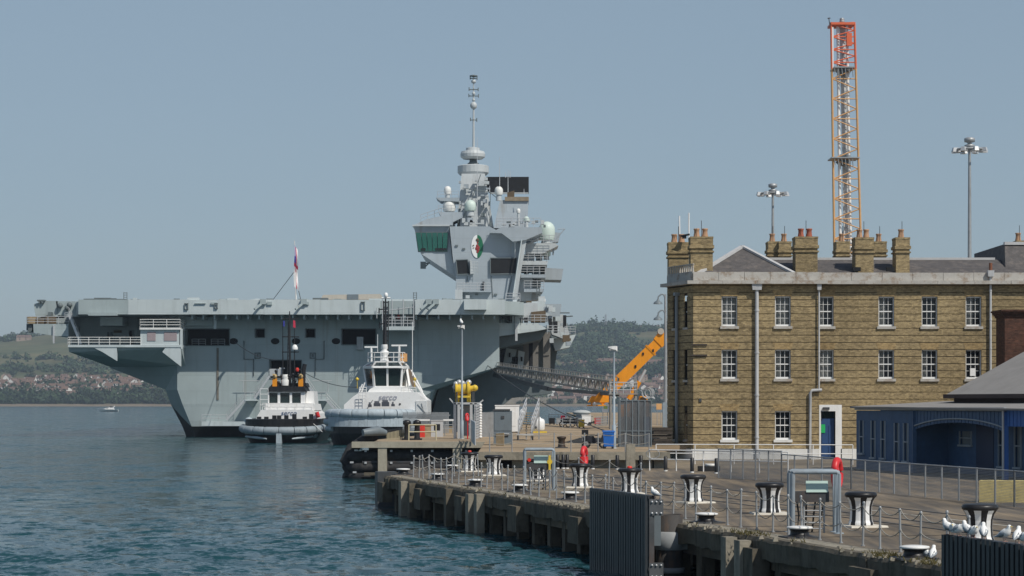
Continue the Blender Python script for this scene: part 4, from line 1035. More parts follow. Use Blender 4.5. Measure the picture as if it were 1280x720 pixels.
# radomes on pedestals
def dome(px, py, r, mt, base, Y, cap=1.0):
    c = P(px, py, Y)
    o = MB(); o.lathe(c, [(r*.86,-r*cap),(r,-r*cap*.6),(r,0)] + [(r*math.cos(t), r*math.sin(t)) for t in (.35,.7,1.05,1.35)] + [(1e-4, r)], 18); o = o.build('radome', mt, cv)
    mb = MB(); mb.cyl(c+Vector((0,0,-r*cap)), c+Vector((0,0,-r*cap-base)), r*.62, r*.7); mb.build('pedestal', ship_m, o)
for a in ((559.5,237,.62,radome,1.0,IY+5,1.3), (561.5,257,1.12,radome,.6,IY+4,.9), (588,257,1.0,radome_g,.9,IY+2,.9), (623.5,238,.72,radome,1.0,IY+2,1.1), (648,263,.34,radome,2.2,IY,1.4),
          (683.5,287,1.42,radome_g,.6,IY+4,1.25), (658,274,.5,radome_g,1.0,IY,.8), (683,315,.75,radome_g,.6,IY+5,1.0), (679,375,.4,white,.4,IY-8,1)):
    dome(*a)
isl('dome_platform', [(545,247),(574,247),(574,252),(550,251)], IY+3, 6, ship_w); mb = MB(); rail(mb, [P(547,246.8,IY+3.1), P(573,246.8,IY+3.1)], 1.1, 1.1, 2, .035); mb.build('platform_railing', silver, cv)
isl('dome_platform', [(548,265),(580,265),(578,272),(563,279),(551,270)], IY+2, 6, ship_w); mb = MB(); rail(mb, [P(548,264.6,IY+2.1), P(580,264.6,IY+2.1)], 1.1, 1.1, 2, .035); mb.build('platform_railing', silver, cv)
for x, y0, y1 in ((596.5,172,282),(624.5,196,232),(635,212,240),(632,215,222),(637.5,213,222),(612,232,240),(655,236,243)):
    mb = MB(); mb.tube([P(x,y1,IY+1.5), P(x,y0,IY+1.5)], [.08,.035], 5); mb.build('whip_aerial', silver, cv)
rg4 = random.Random(9)
for i in range(46):
    x = rg4.uniform(575, 612); y = rg4.uniform(222, 282)
    if i > 24: x = rg4.uniform(575, 690); y = rg4.uniform(277, 284)
    mb = MB(); w_ = rg4.uniform(.3, 1.0); p = P(x, y, IY+3+ (2.0*(284-y)/67 if i <= 24 else -3)); mb.box(p.x-w_/2, p.x+w_/2, p.y, p.y+1.2, p.z, p.z+rg4.uniform(.2,.8)); mb.build('island_fitting', rg4.choice([ship_m, ship_d, ship_w, ship_m]), cv)
for pts in ([(578,235),(612,240),(624,250)], [(572,281),(578,250)], [(601,218),(585,262)], [(613,240),(612,283)]):
    mb = MB(); mb.tube([P(x,y,IY+2.2) for x, y in pts], .06, 4); mb.build('cable_run', ship_d, cv)
# ---- starboard side below the deck: sponson, recesses and columns
SY = 352.0
isl('sponson_band', [(618,404),(672,404),(684,411),(672,413.5),(618,421)], SY, 10, ship_l)
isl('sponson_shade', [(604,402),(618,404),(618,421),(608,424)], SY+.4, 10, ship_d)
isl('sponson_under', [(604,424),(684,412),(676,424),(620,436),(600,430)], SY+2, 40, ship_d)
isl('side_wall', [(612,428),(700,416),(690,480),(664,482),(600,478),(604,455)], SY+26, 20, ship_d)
for a, b_, mt in ((654,662,galv),(666,673,galv),(679,688,ship_brown),(661,666,void)):
    isl('side_column', [(a,416),(b_,415),(b_,486),(a,486)], SY+14, 1.4, M('column_grey', (.17,.16,.145), .7, var=.15, scale=1) if mt is not void else void)
for poly, mt in (([(606,431),(622,434),(616,480),(600,472)], ship), ([(622,432),(632,433),(626,474),(617,470)], void), ([(633,435),(646,437),(639,468),(627,464)], ship), ([(648,438),(656,440),(653,466),(646,466)], ship_l), ([(640,446),(648,446),(646,470),(640,470)], void)):
    isl('side_panel', poly, SY+12, 1.2, mt)
for x, y in ((608,436),(613,447),(618,440),(636,441),(640,452),(651,446),(610,462)):
    mb = MB(); mb.pbox(x, x+2.2, y, y+5.5, SY+11.8, .3); mb.build('side_window', void, cv)
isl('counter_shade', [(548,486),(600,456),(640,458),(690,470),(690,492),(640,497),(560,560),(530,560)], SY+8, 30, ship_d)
for poly, mt, Yq in (([(631,377),(650,377),(650,404),(631,404)], ship_m, SY+6), ([(640,387),(648,386),(650,404),(640,404)], ship_l, SY+1), ([(645,383),(660,378),(672,379),(672,402),(646,396)], ship_m, SY+5), ([(660,377),(681,376),(684,395),(664,396)], ship_l, SY+8),
        ([(676,380),(702,380),(700,396),(682,396)], ship_w, SY+14), ([(684,394),(704,393),(712,417),(706,424),(690,418)], ship_m, SY+18), ([(690,424),(720,418),(712,434),(694,438)], ship_l, SY+20), ([(664,390),(682,388),(682,402),(664,402)], ship_brown, SY+4)):
    isl('deck_edge_casing', poly, Yq, 6, mt)
for a, b_, c, d in ((692,697,402,416),(704,708,394,409),(686,690,398,412),(655,660,396,403),(634,640,392,402)):
    mb = MB(); mb.pbox(a, b_, c, d, SY+1, 1.5); mb.build('edge_recess', void, cv)
for (a, b_, y) in ((652,684,403.6),(706,719,418),(632,650,376.6),(684,700,417)):
    mb = MB(); rail(mb, [P(a,y,SY-.2), P(b_,y,SY-.2)], 1.25, 1.0, 3, .045); mb.build('gallery_railing', silver, cv)
mb = MB()
for x in (624, 629): mb.beam(P(x,396,SY-1), P(x+9,404,SY-1), .12)
for x in (628,633,638,643): mb.tube([P(x,378,SY-.6), P(x,404,SY-.6)], .06, 4)
for y in (383,389,395): mb.tube([P(627,y,SY-.6), P(645,y,SY-.6)], .05, 4)
mb.build('edge_ladder', ship_d, cv)
mb = MB(); mb.pbox(644, 647, 404, 426, SY-.5, .5); mb.build('fender_post', silver, cv)
rg5 = random.Random(12)
for i in range(40):
    x = rg5.uniform(632, 712); y = rg5.uniform(378, 432)
    if y > 404 and x < 684: continue
    mb = MB(); w_ = rg5.uniform(.4, 1.3); p = P(x, y, SY + rg5.uniform(1, 12)); mb.box(p.x-w_/2, p.x+w_/2, p.y, p.y+1.2, p.z, p.z+rg5.uniform(.3,1.3)); mb.build('edge_fitting', rg5.choice([ship_m, ship_d, ship_w, ship_l, ship_brown]), cv)
mb = MB(); mb.tube([P(700,391,SY+10), P(712,391,SY+10)], .1, 4); mb.tube([P(704,396,SY+10), P(716,395,SY+10)], .1, 4); mb.build('edge_aerial', ship_d, cv)
# mooring lines from the stern to the tugs and jetty are things of their own
def rope(name, pts, r, mt, label, cat='rope', group=None, sag=0):
    if sag:
        a, b_ = Vector(pts[0]), Vector(pts[-1]); pts = [a.lerp(b_, t) - Vector((0,0,4*sag*t*(1-t))) for t in np.linspace(0,1,14)]
    mb = MB(); mb.tube(pts, r, 5); o = mb.build(name, mt); return tag(o, label, cat, group)
rope('mooring_line', [P(293,427,CY-.1), P(345,450,320)], .05, steel_d, 'dark mooring line slanting from the stern port down to the smaller tug', sag=.6)
rope('mooring_line', [P(372,460,CY-.1), P(448,484,300)], .05, steel_d, 'dark mooring line running from the stern door towards the larger tug', sag=.8)
rope('mooring_line', [P(604,452,CY+10), P(760,540,215)], .06, steel_d, 'long dark mooring line from the carrier side under the gangway to the jetty', sag=1.0)
# ------------------------------------------------------------ tugs
def text(body, size, loc, mt, parent, name='lettering', rot=(90,0,0), ext=.01, shear=0):
    cu = bpy.data.curves.new(name, 'FONT'); cu.body = body; cu.size = size; cu.extrude = ext; cu.align_x = 'CENTER'; cu.offset = -.003*size; cu.shear = shear
    cu.materials.append(mt)
    tmp = bpy.data.objects.new(name, cu); me = bpy.data.meshes.new_from_object(tmp); bpy.data.objects.remove(tmp)
    me.materials.clear(); me.materials.append(mt)
    o = bpy.data.objects.new(name, me); COL.objects.link(o)
    o.parent = parent; o.location = Vector(loc) - off_of(parent); o.rotation_euler = tuple(R(a) for a in rot)
    return o
def outline(cx_, Y, hb, Lb, L_, n=13, back=0.0, pw=2.3):
    """plan outline of a blunt bow: from the left stern forward round the bow to the right stern"""
    pts = []
    for i in range(n+1):
        t = -math.pi/2 + math.pi*i/n
        s_, c_ = math.sin(t), math.cos(t)
        x = hb*math.copysign(abs(s_)**(2/pw), s_); f = Lb*(1-abs(c_)**(2/pw))
        pts.append((cx_+x, Y+back+f))
    return [(cx_-hb*.92, Y+L_)] + pts + [(cx_+hb*.92, Y+L_)]
def fender_ring(t, cx_, Y, hb, Lb, z, r, mt, k0=1, seg=2, name='fender_segment', n=20, rise=0.0, side=False):
    pts = outline(cx_, Y, hb, Lb, 24, n)[1:-1]
    P3 = [Vector((x, y, z + rise*((y-Y)/Lb))) for x, y in pts]
    for i in range(0, n, seg):
        a = P3[i:i+seg+1]
        if len(a) < 2 or (side and abs((a[0].x+a[-1].x)/2-cx_) < .8*hb): continue
        fine = []
        for p, q_ in zip(a, a[1:]):
            fine += [p.lerp(q_, u) for u in (0,.25,.5,.75)]
        fine.append(a[-1])
        d0 = (fine[1]-fine[0]).normalized()*.035; d1 = (fine[-1]-fine[-2]).normalized()*.035
        fine[0] += d0; fine[-1] -= d1
        mb = MB(); mb.tube(fine, [r*.93]+[r]*(len(fine)-2)+[r*.93], 12); mb.build(name, mt, t)
def rings(levels):
    out = []
    for (cx_, Y, hb, Lb, L_, z, back) in levels:
        out.append([(x, y, z) for x, y in outline(cx_, Y, hb, Lb, L_, 24, back)])
    return out

# smaller tug
TY = 296.0
def T1(x, y, d=0.0): return P(x, y, TY+d)
tx = T1(349, 0).x
t1 = thing('tug_boat', 'smaller black tug with orange fire monitors, moored against the carrier stern', 'tug', (tx, TY, 0))
k = F/TY
hb1 = 5.15
mb = MB(); mb.loft(rings([(tx, TY, hb1*.80, 5, 27, -1.0, 2.0), (tx, TY, hb1*.9, 5, 27, .3, .8), (tx, TY, hb1, 5, 27, 1.35, 0), (tx, TY, hb1, 5, 27, 2.2, 0)]), smooth=False); mb.build('hull', black, t1)
mb = MB(); mb.loft(rings([(tx, TY, hb1*.97, 5, 27, 2.2, .15), (tx, TY, hb1*.99, 5, 27, 3.15, .05), (tx, TY, hb1*.96, 4.9, 27, 3.2, .2)])); mb.build('bulwark', black, t1)
fender_ring(t1, tx, TY-.1, hb1+.22, 5.3, 1.62, .54, M('tug_fender_dark', (.27,.315,.345), .6, var=.12, scale=1.3, dirt=(.10,.11,.12), damt=.6, dscale=(.9,.9,.5)), rise=.35)
mb = MB(); mb.box(tx-.35, tx+.35, TY-.55, TY+1.6, -.6, 1.3); mb.build('stem_fender', tugblue, t1)
for sg in (-1, 1):
    a = [T1(349+sg*16, 548.5, -.1), T1(349+sg*28, 547, .7), T1(349+sg*42, 545.5, 2.2)]
    mb = MB(); mb.tube(a, [.1,.2,.12], 6); mb.build('hull_mark', tugblue, t1)
mb = MB(); mb.ball(T1(393, 543, 3.0), .5, 10); mb.build('round_fender', tugblue, t1)
# deckhouse tiers
D1 = 5.0
mb = MB(); mb.prism([T1(319,532,D1), T1(398,532,D1), T1(396,517,D1), T1(391,512.5,D1), T1(326,512.5,D1), T1(321,521,D1)][::-1], (0,13,0)); dh1 = mb.build('deckhouse', white_c, t1)
mb = MB(); mb.pprism([(330,513),(394,513),(392,505),(381,504),(332,504)], TY+D1+.6, 11); mb.build('bridge_deck', white_c, t1)
mb = MB(); mb.pprism([(382,513),(394,513),(392,489),(383,489)], TY+D1+2.2, 6); mb.build('funnel_casing', white_c, t1)
# wheelhouse with three big windows
mb = MB(); z0, z1 = T1(0,508,D1).z, T1(0,488.5,D1).z
xa, xb = T1(335,0,D1+1).x, T1(381,0,D1+1).x
wn_ = [(336.5,347),(350.2,362),(365,376)]
holes = [(T1(a,0,D1+1).x, T1(b_,0,D1+1).x, T1(0,504.3,D1+1).z, T1(0,491,D1+1).z) for a, b_ in wn_]
mb.wall(xa, xb, z0, z1, holes, TY+D1+1, .25); mb.add([(xa,TY+D1+1,z0),(xa,TY+D1+6,z0),(xa,TY+D1+6,z1),(xa,TY+D1+1,z1)], [(0,3,2,1)]); mb.add([(xb,TY+D1+1,z0),(xb,TY+D1+6,z0),(xb,TY+D1+6,z1),(xb,TY+D1+1,z1)], [(0,1,2,3)])
mb.box(xa, xb, TY+D1+5.8, TY+D1+6, z0, z1); whs = mb.build('wheelhouse', white_c, t1)
for h in holes:
    mb = MB(); mb.box(h[0], h[1], TY+D1+1.15, TY+D1+1.18, h[2], h[3]); mb.build('window', glass_t, whs)
mb = MB(); mb.box(xa+.1, xb-.1, TY+D1+3.0, TY+D1+3.2, z0, z1-.5); mb.build('interior', void, whs)
mb = MB(); mb.pprism([(333.5,489.5),(383,489.5),(380,483),(337,483)], TY+D1+.7, 6); rf = mb.build('wheelhouse_roof', black, t1)
mb = MB(); mb.pprism([(337,484),(384,484),(382,478.5),(341,479)], TY+D1+2, 4); mb.build('roof_gear', black, t1)
for sg, x in ((-1,343.5),(1,376)):
    mb = MB(); mb.obox(tuple(T1(x,0,D1+1.5)[:2]), .6, .6, T1(0,484,D1).z, T1(0,473,D1).z); mo = mb.build('fire_monitor', orange, t1)
    mb = MB(); c = T1(x, 470.5, D1+1.3); mb.ball(c, .33, 10); mb.tube([c, c+Vector((.1*sg,-.9,.25))], .13, 6); mb.build('monitor_nozzle', M('brass_pale', (.45,.33,.16), .5, var=.1), mo)
mb = MB(); mb.lathe(T1(356.5,482,D1+1.8), [(.55,0),(.6,.7),(.45,.95),(.55,1.1),(.4,1.5)], 14); mb.build('winch_drum', white, t1)
mb = MB(); mb.pbox(337, 352, 461, 470, TY+D1+3.4, 1.5); mb.build('exhaust_housing', M('pale_grey', (.45,.47,.48), .5, var=.1), t1)
mb = MB(); mb.pbox(349, 355, 459.5, 461, TY+D1+3.4, 1); mb.build('radar_bar', white, t1)
ms = MB()
for x in (353.5, 368): ms.tube([T1(x,482,D1+2.5), T1(x,402,D1+2.5)], [.1,.05], 5)
ms.tube([T1(362.5,482,D1+2.4), T1(362,396,D1+2.4), T1(362,389,D1+2.4)], [.17,.12,.06], 6)
ms.tube([T1(359,482,D1+2.4), T1(360.5,402,D1+2.4)], .07, 5)
for y in (398.5, 421, 440, 470): ms.tube([T1(352.5,y,D1+2.4), T1(374,y,D1+2.4)], .075, 5)
for y in range(405, 478, 5): ms.tube([T1(359.3,y,D1+2.4), T1(362.4,y,D1+2.4)], .05, 4)
ms = ms.build('mast', black, t1)
mb = MB(); mb.lathe(T1(368.5,436,D1+2.3), [(.42,-.1),(.42,.15),(.25,.5),(1e-4,.6)], 10); mb.build('mast_lamp', white, ms)
mb = MB(); mb.lathe(T1(371.5,462,D1+2.0), [(.18,-.25),(.27,0),(.18,.25)], 10); mb.build('red_lamp', redp, ms)
mb = MB(); mb.prism([T1(366.3,409,D1+2.2), T1(369.5,410,D1+2.2), T1(369,401,D1+2.2), T1(366.5,400,D1+2.2)], (0,.05,0)); mb.prism([T1(354,408,D1+2.2), T1(356,408,D1+2.2), T1(356,401,D1+2.2), T1(354,401,D1+2.2)], (0,.05,0), 1); mb.build('signal_flag', [flagred, flagblue], ms)
mb = MB(); mb.tube([T1(379,482,D1+3), T1(379.5,462,D1+3), T1(381,455,D1+3)], .3, 8); mb.build('exhaust_pipe', black, t1)
for x, y in ((348,478),(352,470),(366,468),(369,476),(373,468),(361,470),(345,464)):
    mb = MB(); mb.tube([T1(x,484,D1+1.6), T1(x,y,D1+1.6)], .12, 5); mb.ball(T1(x,y,D1+1.6), .22, 8); mb.build('roof_light', black, t1)
mb = MB(); zz = T1(0,513,D1-.2).z
rail(mb, [T1(325,513,D1+.2), T1(335,513,D1+.2)], 2.9, .9, 4, .04); rail(mb, [T1(328,512.5,D1+.3), T1(392,512.5,D1+.3)], .9, 1.2, 2, .035); mb.build('bridge_railing', white_c, t1)
for x in (324,333,343,349,358,368,381,389):
    mb = MB(); p = T1(x, 527, 2.5); mb.obox(tuple(p[:2]), .55, .6, 3.0, 3.5+.35*((x*7) % 3)/2); mb.build('deck_fitting', black, t1)
for x in (330, 372):
    mb = MB(); mb.pbox(x, x+9, 526.5, 531, TY+D1-1.2, .8); mb.build('winch', M('winch_grey', (.2,.22,.24), .5, var=.2), t1)
mb = MB(); mb.ball(T1(311,526,3.5), .6, 10, sz=.8); mb.build('deck_buoy', tugblue, t1)
mb = MB(); mb.tube([T1(396,515,4.5), T1(398,522,4.5)], .3, 6); mb.build('lifebuoy', lifered, t1)
text('serco', .95, T1(361,519.0,D1-.06), M('lettering_blue', (.10,.14,.24), .5, var=.02), t1, 'lettering', shear=.2)
mb = MB(); mb.tube([T1(390,528,2.5), T1(403,540,.6)], .05, 4); mb.build('stay', white, t1)

# larger tug
UY = 281.0
def T2(x, y, d=0.0): return P(x, y, UY+d)
ux = T2(464, 0).x
t2 = thing('tug_boat', 'larger white tug with a tall glazed wheelhouse and pale blue bow fender', 'tug', (ux, UY, 0))
hb2 = 5.75
mb = MB(); mb.loft(rings([(ux, UY, hb2*.86, 5.2, 26, -1.0, 1.8), (ux, UY, hb2*.94, 5.2, 26, .6, .6), (ux, UY, hb2*.98, 5.2, 26, 1.5, 0), (ux, UY, hb2, 5.2, 26, 3.2, 0)])); mb.build('hull', black, t2)
fender_ring(t2, ux-.35, UY-.25, hb2-.45, 5.2, 4.0, .60, tugblue, rise=-.1, n=20)
fender_ring(t2, ux-.3, UY+.15, hb2-.0, 5.2, 2.95, .40, tugblue, rise=.0, seg=4, side=True)
fender_ring(t2, ux-.1, UY+.25, hb2+.05, 5.2, 2.1, .36, tugblue, rise=.0, seg=4, side=True)
pts = outline(ux-.45, UY-.45, hb2-.1, 5.0, 24, 40)[1:-1]
pan = [p for p in pts if p[1] < UY+2.3]
for i in range(0, len(pan)-1, 2):
    seg = pan[i:i+3]
    if len(seg) < 2: continue
    for a, b_ in zip(seg, seg[1:]):
        pass
    mb = MB(); p0, p1 = Vector((*seg[0],0)), Vector((*seg[-1],0)); d = (p1-p0); p0 = p0 + d*.01; p1 = p1 - d*.01
    nn = Vector((d.y,-d.x,0)).normalized()*-.3
    mb.add([p0+Vector((0,0,2.35)), p1+Vector((0,0,2.35)), p1+Vector((0,0,3.55)), p0+Vector((0,0,3.55)), p0+nn+Vector((0,0,2.35)), p1+nn+Vector((0,0,2.35)), p1+nn+Vector((0,0,3.55)), p0+nn+Vector((0,0,3.55))],
           [(0,1,2,3),(7,6,5,4),(0,4,5,1),(3,2,6,7),(0,3,7,4),(1,5,6,2)]); mb.build('bow_panel', tugblue, t2)
mb = MB(); mb.box(ux-1.05, ux-.35, UY-.9, UY+1, -.8, 1.95); mb.build('stem_fender', tugblue, t2)
E1 = 4.6
mb = MB(); mb.prism([T2(430,518,E1), T2(534,518,E1), T2(534,500.5,E1), T2(520,490,E1), T2(450,490,E1), T2(441,496,E1), T2(430,506,E1)][::-1], (0,14,0)); mb.build('deckhouse', white_c, t2)
mb = MB(); mb.pbox(520, 533.5, 501, 517, UY+E1-.12, .2); mb.build('vent_panel', M('panel_grey_white', (.6,.61,.61), .5, var=.1, scale=3), t2)
mb = MB(); mb.pprism([(459,491),(514,491),(512,486.5),(506,483.5),(468,483.5),(462,486.5)], UY+E1+.7, 9); mb.build('bridge_deck', white_c, t2)
# tapered glazed wheelhouse
def wp(x, y, d): return T2(x, y, E1+d)
bw = [wp(459,484,4.6), wp(468,484,1.3), wp(501,484,1.3), wp(507,484,4.6)]
tw = [wp(455,459,5.0), wp(466,459,.9), wp(502.5,459,.9), wp(510,459,5.0)]
mb = MB(); mb.add([b_+Vector((0,.25,0)) for b_ in bw] + [b_+Vector((0,.25,-.3)) for b_ in bw], [(0,1,2,3),(4,5,1,0),(5,6,2,1),(6,7,3,2)]); mb.build('wheelhouse_floor', white_c, t2)
def lerp(a, b_, t): return a + (b_-a)*t
for i, (nseg) in enumerate((1,2,1)):
    for j in range(nseg):
        b0, b1 = lerp(bw[i], bw[i+1], j/nseg), lerp(bw[i], bw[i+1], (j+1)/nseg); a0, a1 = lerp(tw[i], tw[i+1], j/nseg), lerp(tw[i], tw[i+1], (j+1)/nseg)
        if i == 1 and j == 1: pass
        mb = MB(); mb.prism([lerp(b0,b1,.04), lerp(b0,b1,.96), lerp(a0,a1,.96), lerp(a0,a1,.04)], (0,.06,0)); mb.build('window', glass_t, t2)
        mb = MB(); mb.beam(b0, a0, .26); 
        if i == 2: mb.beam(b1, a1, .26)
        mb.build('window_post', white_c, t2)
mb = MB()
for q_ in (bw, tw):
    for a, b_ in zip(q_, q_[1:]): mb.beam(a, b_, .3)
mb.build('window_rail', white_c, t2)
mb = MB(); mb.prism([T2(462,484,E1+4.7), T2(505,484,E1+4.7), T2(505,460,E1+4.7), T2(462,460,E1+4.7)], (0,.2,0)); mb.build('interior', M('wheelhouse_interior', (.05,.06,.06), .8, var=.4, scale=1.5), t2)
mb = MB(); mb.pbox(484, 494, 472, 484, UY+E1+3, .8); mb.pbox(470, 476, 476, 484, UY+E1+2.4, .6); mb.build('console', void, t2)
rt = [wp(464,452.5,3.6), wp(470,452.5,1.9), wp(498,452.5,1.9), wp(504,452.5,3.6)]
for i, n_ in enumerate((1,2,1)):
    for j in range(n_):
        b0, b1 = lerp(tw[i],tw[i+1],j/n_), lerp(tw[i],tw[i+1],(j+1)/n_); a0, a1 = lerp(rt[i],rt[i+1],j/n_), lerp(rt[i],rt[i+1],(j+1)/n_)
        mb = MB(); mb.prism([lerp(b0,b1,.08)+Vector((0,0,.18)), lerp(b0,b1,.92)+Vector((0,0,.18)), lerp(a0,a1,.92), lerp(a0,a1,.08)], (0,.06,0)); mb.build('roof_window', glass_t, t2)
        mb = MB(); mb.beam(b0, a0, .24); mb.beam(b1, a1, .24); mb.beam(a0, a1, .22); mb.build('window_post', white_c, t2)
mb = MB(); mb.add(rt + [p+Vector((0,3.5,0)) for p in (rt[0], rt[3])], [(0,1,2,3),(0,3,5,4)]); mb.add([p+Vector((0,0,.12)) for p in rt] + [p+Vector((0,3.5,.12)) for p in (rt[0], rt[3])], [(3,2,1,0),(4,5,3,0)]); mb.build('wheelhouse_roof', white_c, t2)
mb = MB(); mb.prism([wp(454,461,4.9), wp(465,461,.5), wp(503,461,.5), wp(511,461,4.9), wp(511,459.6,4.9), wp(503,459.6,.5), wp(465,459.6,.5), wp(454,459.6,4.9)][::-1], (0,.3,0)); mb.build('visor', white_c, t2)
mb = MB(); rail(mb, [wp(460,452.4,3.8), wp(468,452.4,2.0), wp(500,452.4,2.0), wp(506,452.4,3.8)], 1.2, .9, 2, .05); mb.build('roof_railing', white_c, t2)
for x, y0, y1, L_ in ((464,452,434,1.7),(499,452,432,2.0)):
    mb = MB(); mb.tube([wp(x,y0,3), wp(x,y1,3)], .16, 6); a = wp(x,y1,3); mb.box(a.x-L_*.5, a.x+L_*.5, a.y-.12, a.y+.12, a.z-.08, a.z+.12); mb.build('radar', white_c, t2)
mb = MB(); mb.lathe(wp(480.5,452,2.8), [(.6,0),(.4,.7),(.55,1.0),(.55,1.3),(.3,1.5),(.45,1.7),(.4,2.2)], 12); mb.build('searchlight_stack', white_c, t2)
mb = MB(); mb.obox(tuple(wp(504.5,0,4)[:2]), .9, .9, wp(0,452,4).z, wp(0,442,4).z); mb.build('orange_box', M('faded_orange', (.66,.36,.14), .6, var=.1), t2)
mm_ = MB(); mm_.tube([wp(481.5,452,4.5), wp(481.5,440,4.5), wp(482,372,4.5)], [.6,.26,.09], 6); mm_.tube([wp(474,458,6), wp(480.5,440,4.7)], .2, 5); mm_.tube([wp(491,458,6), wp(483,440,4.7)], .2, 5)
for x in (479,485): mm_.tube([wp(x,442,4.5), wp(x+.5,376,4.5)], .07, 4)
for y in range(378, 440, 6): mm_.tube([wp(478.6,y,4.5), wp(485.5,y,4.5)], .06, 4)
mm_ = mm_.build('mast', black, t2)
mb = MB(); mb.ball(wp(482.5,369,4.5), .28, 10, sz=1.3); mb.tube([wp(477,372.5,4.5), wp(488,372.5,4.5)], .1, 5); mb.build('mast_lamp', white_c, mm_)
for y, L_ in ((387,8),(405,7)):
    mb = MB(); mb.tube([wp(481.8-L_,y,4.5), wp(482+L_*.3,y-1,4.5)], .08, 5); mb.tube([wp(481.8-L_,y+5,4.5), wp(481.8-L_,y-2,4.5)], .09, 5); mb.build('yard', black, mm_)
mb = MB(); mb.tube([wp(515.5,470,4), wp(515.5,402,4)], .05, 4); mb.tube([wp(472,440,4), wp(472,418,4)], .04, 4); mb.build('whip_aerial', white_c, t2)
mb = MB(); mb.beam(wp(508,461,4), wp(513,492,3), .3); mb.beam(wp(513,463,6), wp(521,478,5.5), .3); mb.tube([wp(517,476,4), wp(534,500,4)], .13, 5); mb.tube([wp(520,474,4), wp(528,490,4)], .13, 5); mb.build('deck_davit', white_c, t2)
mb = MB(); mb.beam(wp(510,462,5), wp(519,484,5), .45, .6); mb.build('exhaust_pipe', M('brown_lagging', (.2,.15,.11), .7, var=.2), t2)
mb = MB()
for (a, b_) in (((449,499),(456,478)), ((446,497),(453,480))): mb.tube([T2(*a,E1+1), T2(*b_,E1+1)], .1, 5)
mb.build('stay', white_c, t2)
for x in (446.5, 518.5):
    mb = MB(); a = wp(x, 474, 2.5); mb.lathe(a, [(1e-4,-.28),(.24,-.06),(.24,.06),(1e-4,.28)], 6); mb.tube([a+Vector((0,0,-.2)), a+Vector((0,0,-1.2))], .04, 5); mb.build('yellow_lamp', yellow, t2)
mb = MB(); rail(mb, [T2(449,494,E1+.2), T2(458,494,E1+.2)], 1.0, .7, 3, .045); mb.build('deck_railing', white_c, t2)
mb = MB(); rail(mb, [T2(502,494,E1+.2), T2(520,494,E1+.2)], 1.0, .9, 3, .045); mb.build('deck_railing', white_c, t2)
mb = MB(); rail(mb, [T2(449,502,E1-.6), T2(458,502,E1-.6)], 1.2, .6, 3, .045); mb.build('deck_railing', white_c, t2)
for a, b_, c, d in ((467,475,504,508),(477,486,502.5,508),(489,493,505,508),(460,464,505.5,509)):
    mb = MB(); mb.pbox(a, b_, c, d, UY+E1-2.2, 1.2); mb.cyl(T2(a+1,c,E1-1.6), T2(b_-1,c,E1-1.6), .28); mb.build('winch', M('winch_dark', (.07,.075,.09), .5, var=.2), t2)
mb = MB(); mb.cyl(T2(500,505,E1-.08), T2(500,505,E1+.02), .12); mb.build('scuttle', void, t2)
for (a, b_) in (((522,505),(532,516)), ((527,504),(530,516)), ((456,515),(466,500))):
    mb = MB(); mb.tube([T2(*a,E1-.2), T2(*b_,E1-.2)], .05, 4); mb.build('stay', galv, t2)
text('serco', 1.05, T2(484.5,499.6,E1-.08), M('lettering_pale', (.34,.35,.42), .5, var=.02), t2, 'lettering', shear=.2)

# ------------------------------------------------------------ white motor boat out on the water
BY = 1290.0
bo = thing('motor_boat', 'small white motor cruiser crossing open water far left of the carrier', 'boat', (P(136,511.6,BY).x, BY, 0))
bz = 0.0
c0 = P(136, 511.6, BY); X0 = c0.x
mb = MB(); rr = []
for t, hb_, zt, xk in ((-7.2,.3,1.9,0),(-5,1.3,1.7,0),(-1,1.9,1.5,0),(4,1.9,1.3,0),(6,1.7,1.25,0)):
    rr.append([(X0+t+(.8 if t < -5 else 0),BY,-.4),(X0+t,BY-hb_,zt),(X0+t,BY+hb_,zt)])
mb.loft(rr); mb.build('hull', white_c, bo)
mb = MB(); mb.prism([(X0-3.5,BY-1.5,1.5),(X0+3.5,BY-1.5,1.4),(X0+3.0,BY-1.5,2.4),(X0-.5,BY-1.5,2.8)], (0,3,0)); mb.build('cabin', white_c, bo)
mb = MB(); mb.prism([(X0-2.1,BY-1.55,2.0),(X0-.1,BY-1.55,2.05),(X0+.2,BY-1.55,2.55),(X0-.6,BY-1.55,2.6)], (0,3.1,0)); mb.build('windscreen', glass_t, bo)
mb = MB(); mb.beam((X0+2.6,BY-1.4,2.2),(X0+3.6,BY-1.3,3.3), .3,.3); mb.beam((X0+2.6,BY+1.4,2.2),(X0+3.6,BY+1.3,3.3), .3,.3); mb.beam((X0+3.6,BY-1.4,3.3),(X0+3.6,BY+1.4,3.3), .3,.3); mb.tube([(X0+3.6,BY,3.3),(X0+3.8,BY,3.9)], .1, 5); mb.build('radar_arch', white_c, bo)
mb = MB(); mb.ball((X0+1.4,BY-.3,2.9), .5, 8, sz=1.3); mb.build('canopy', fabric_dk, bo); bo.scale = (.9, .9, .9); bo.location.z = 0.1

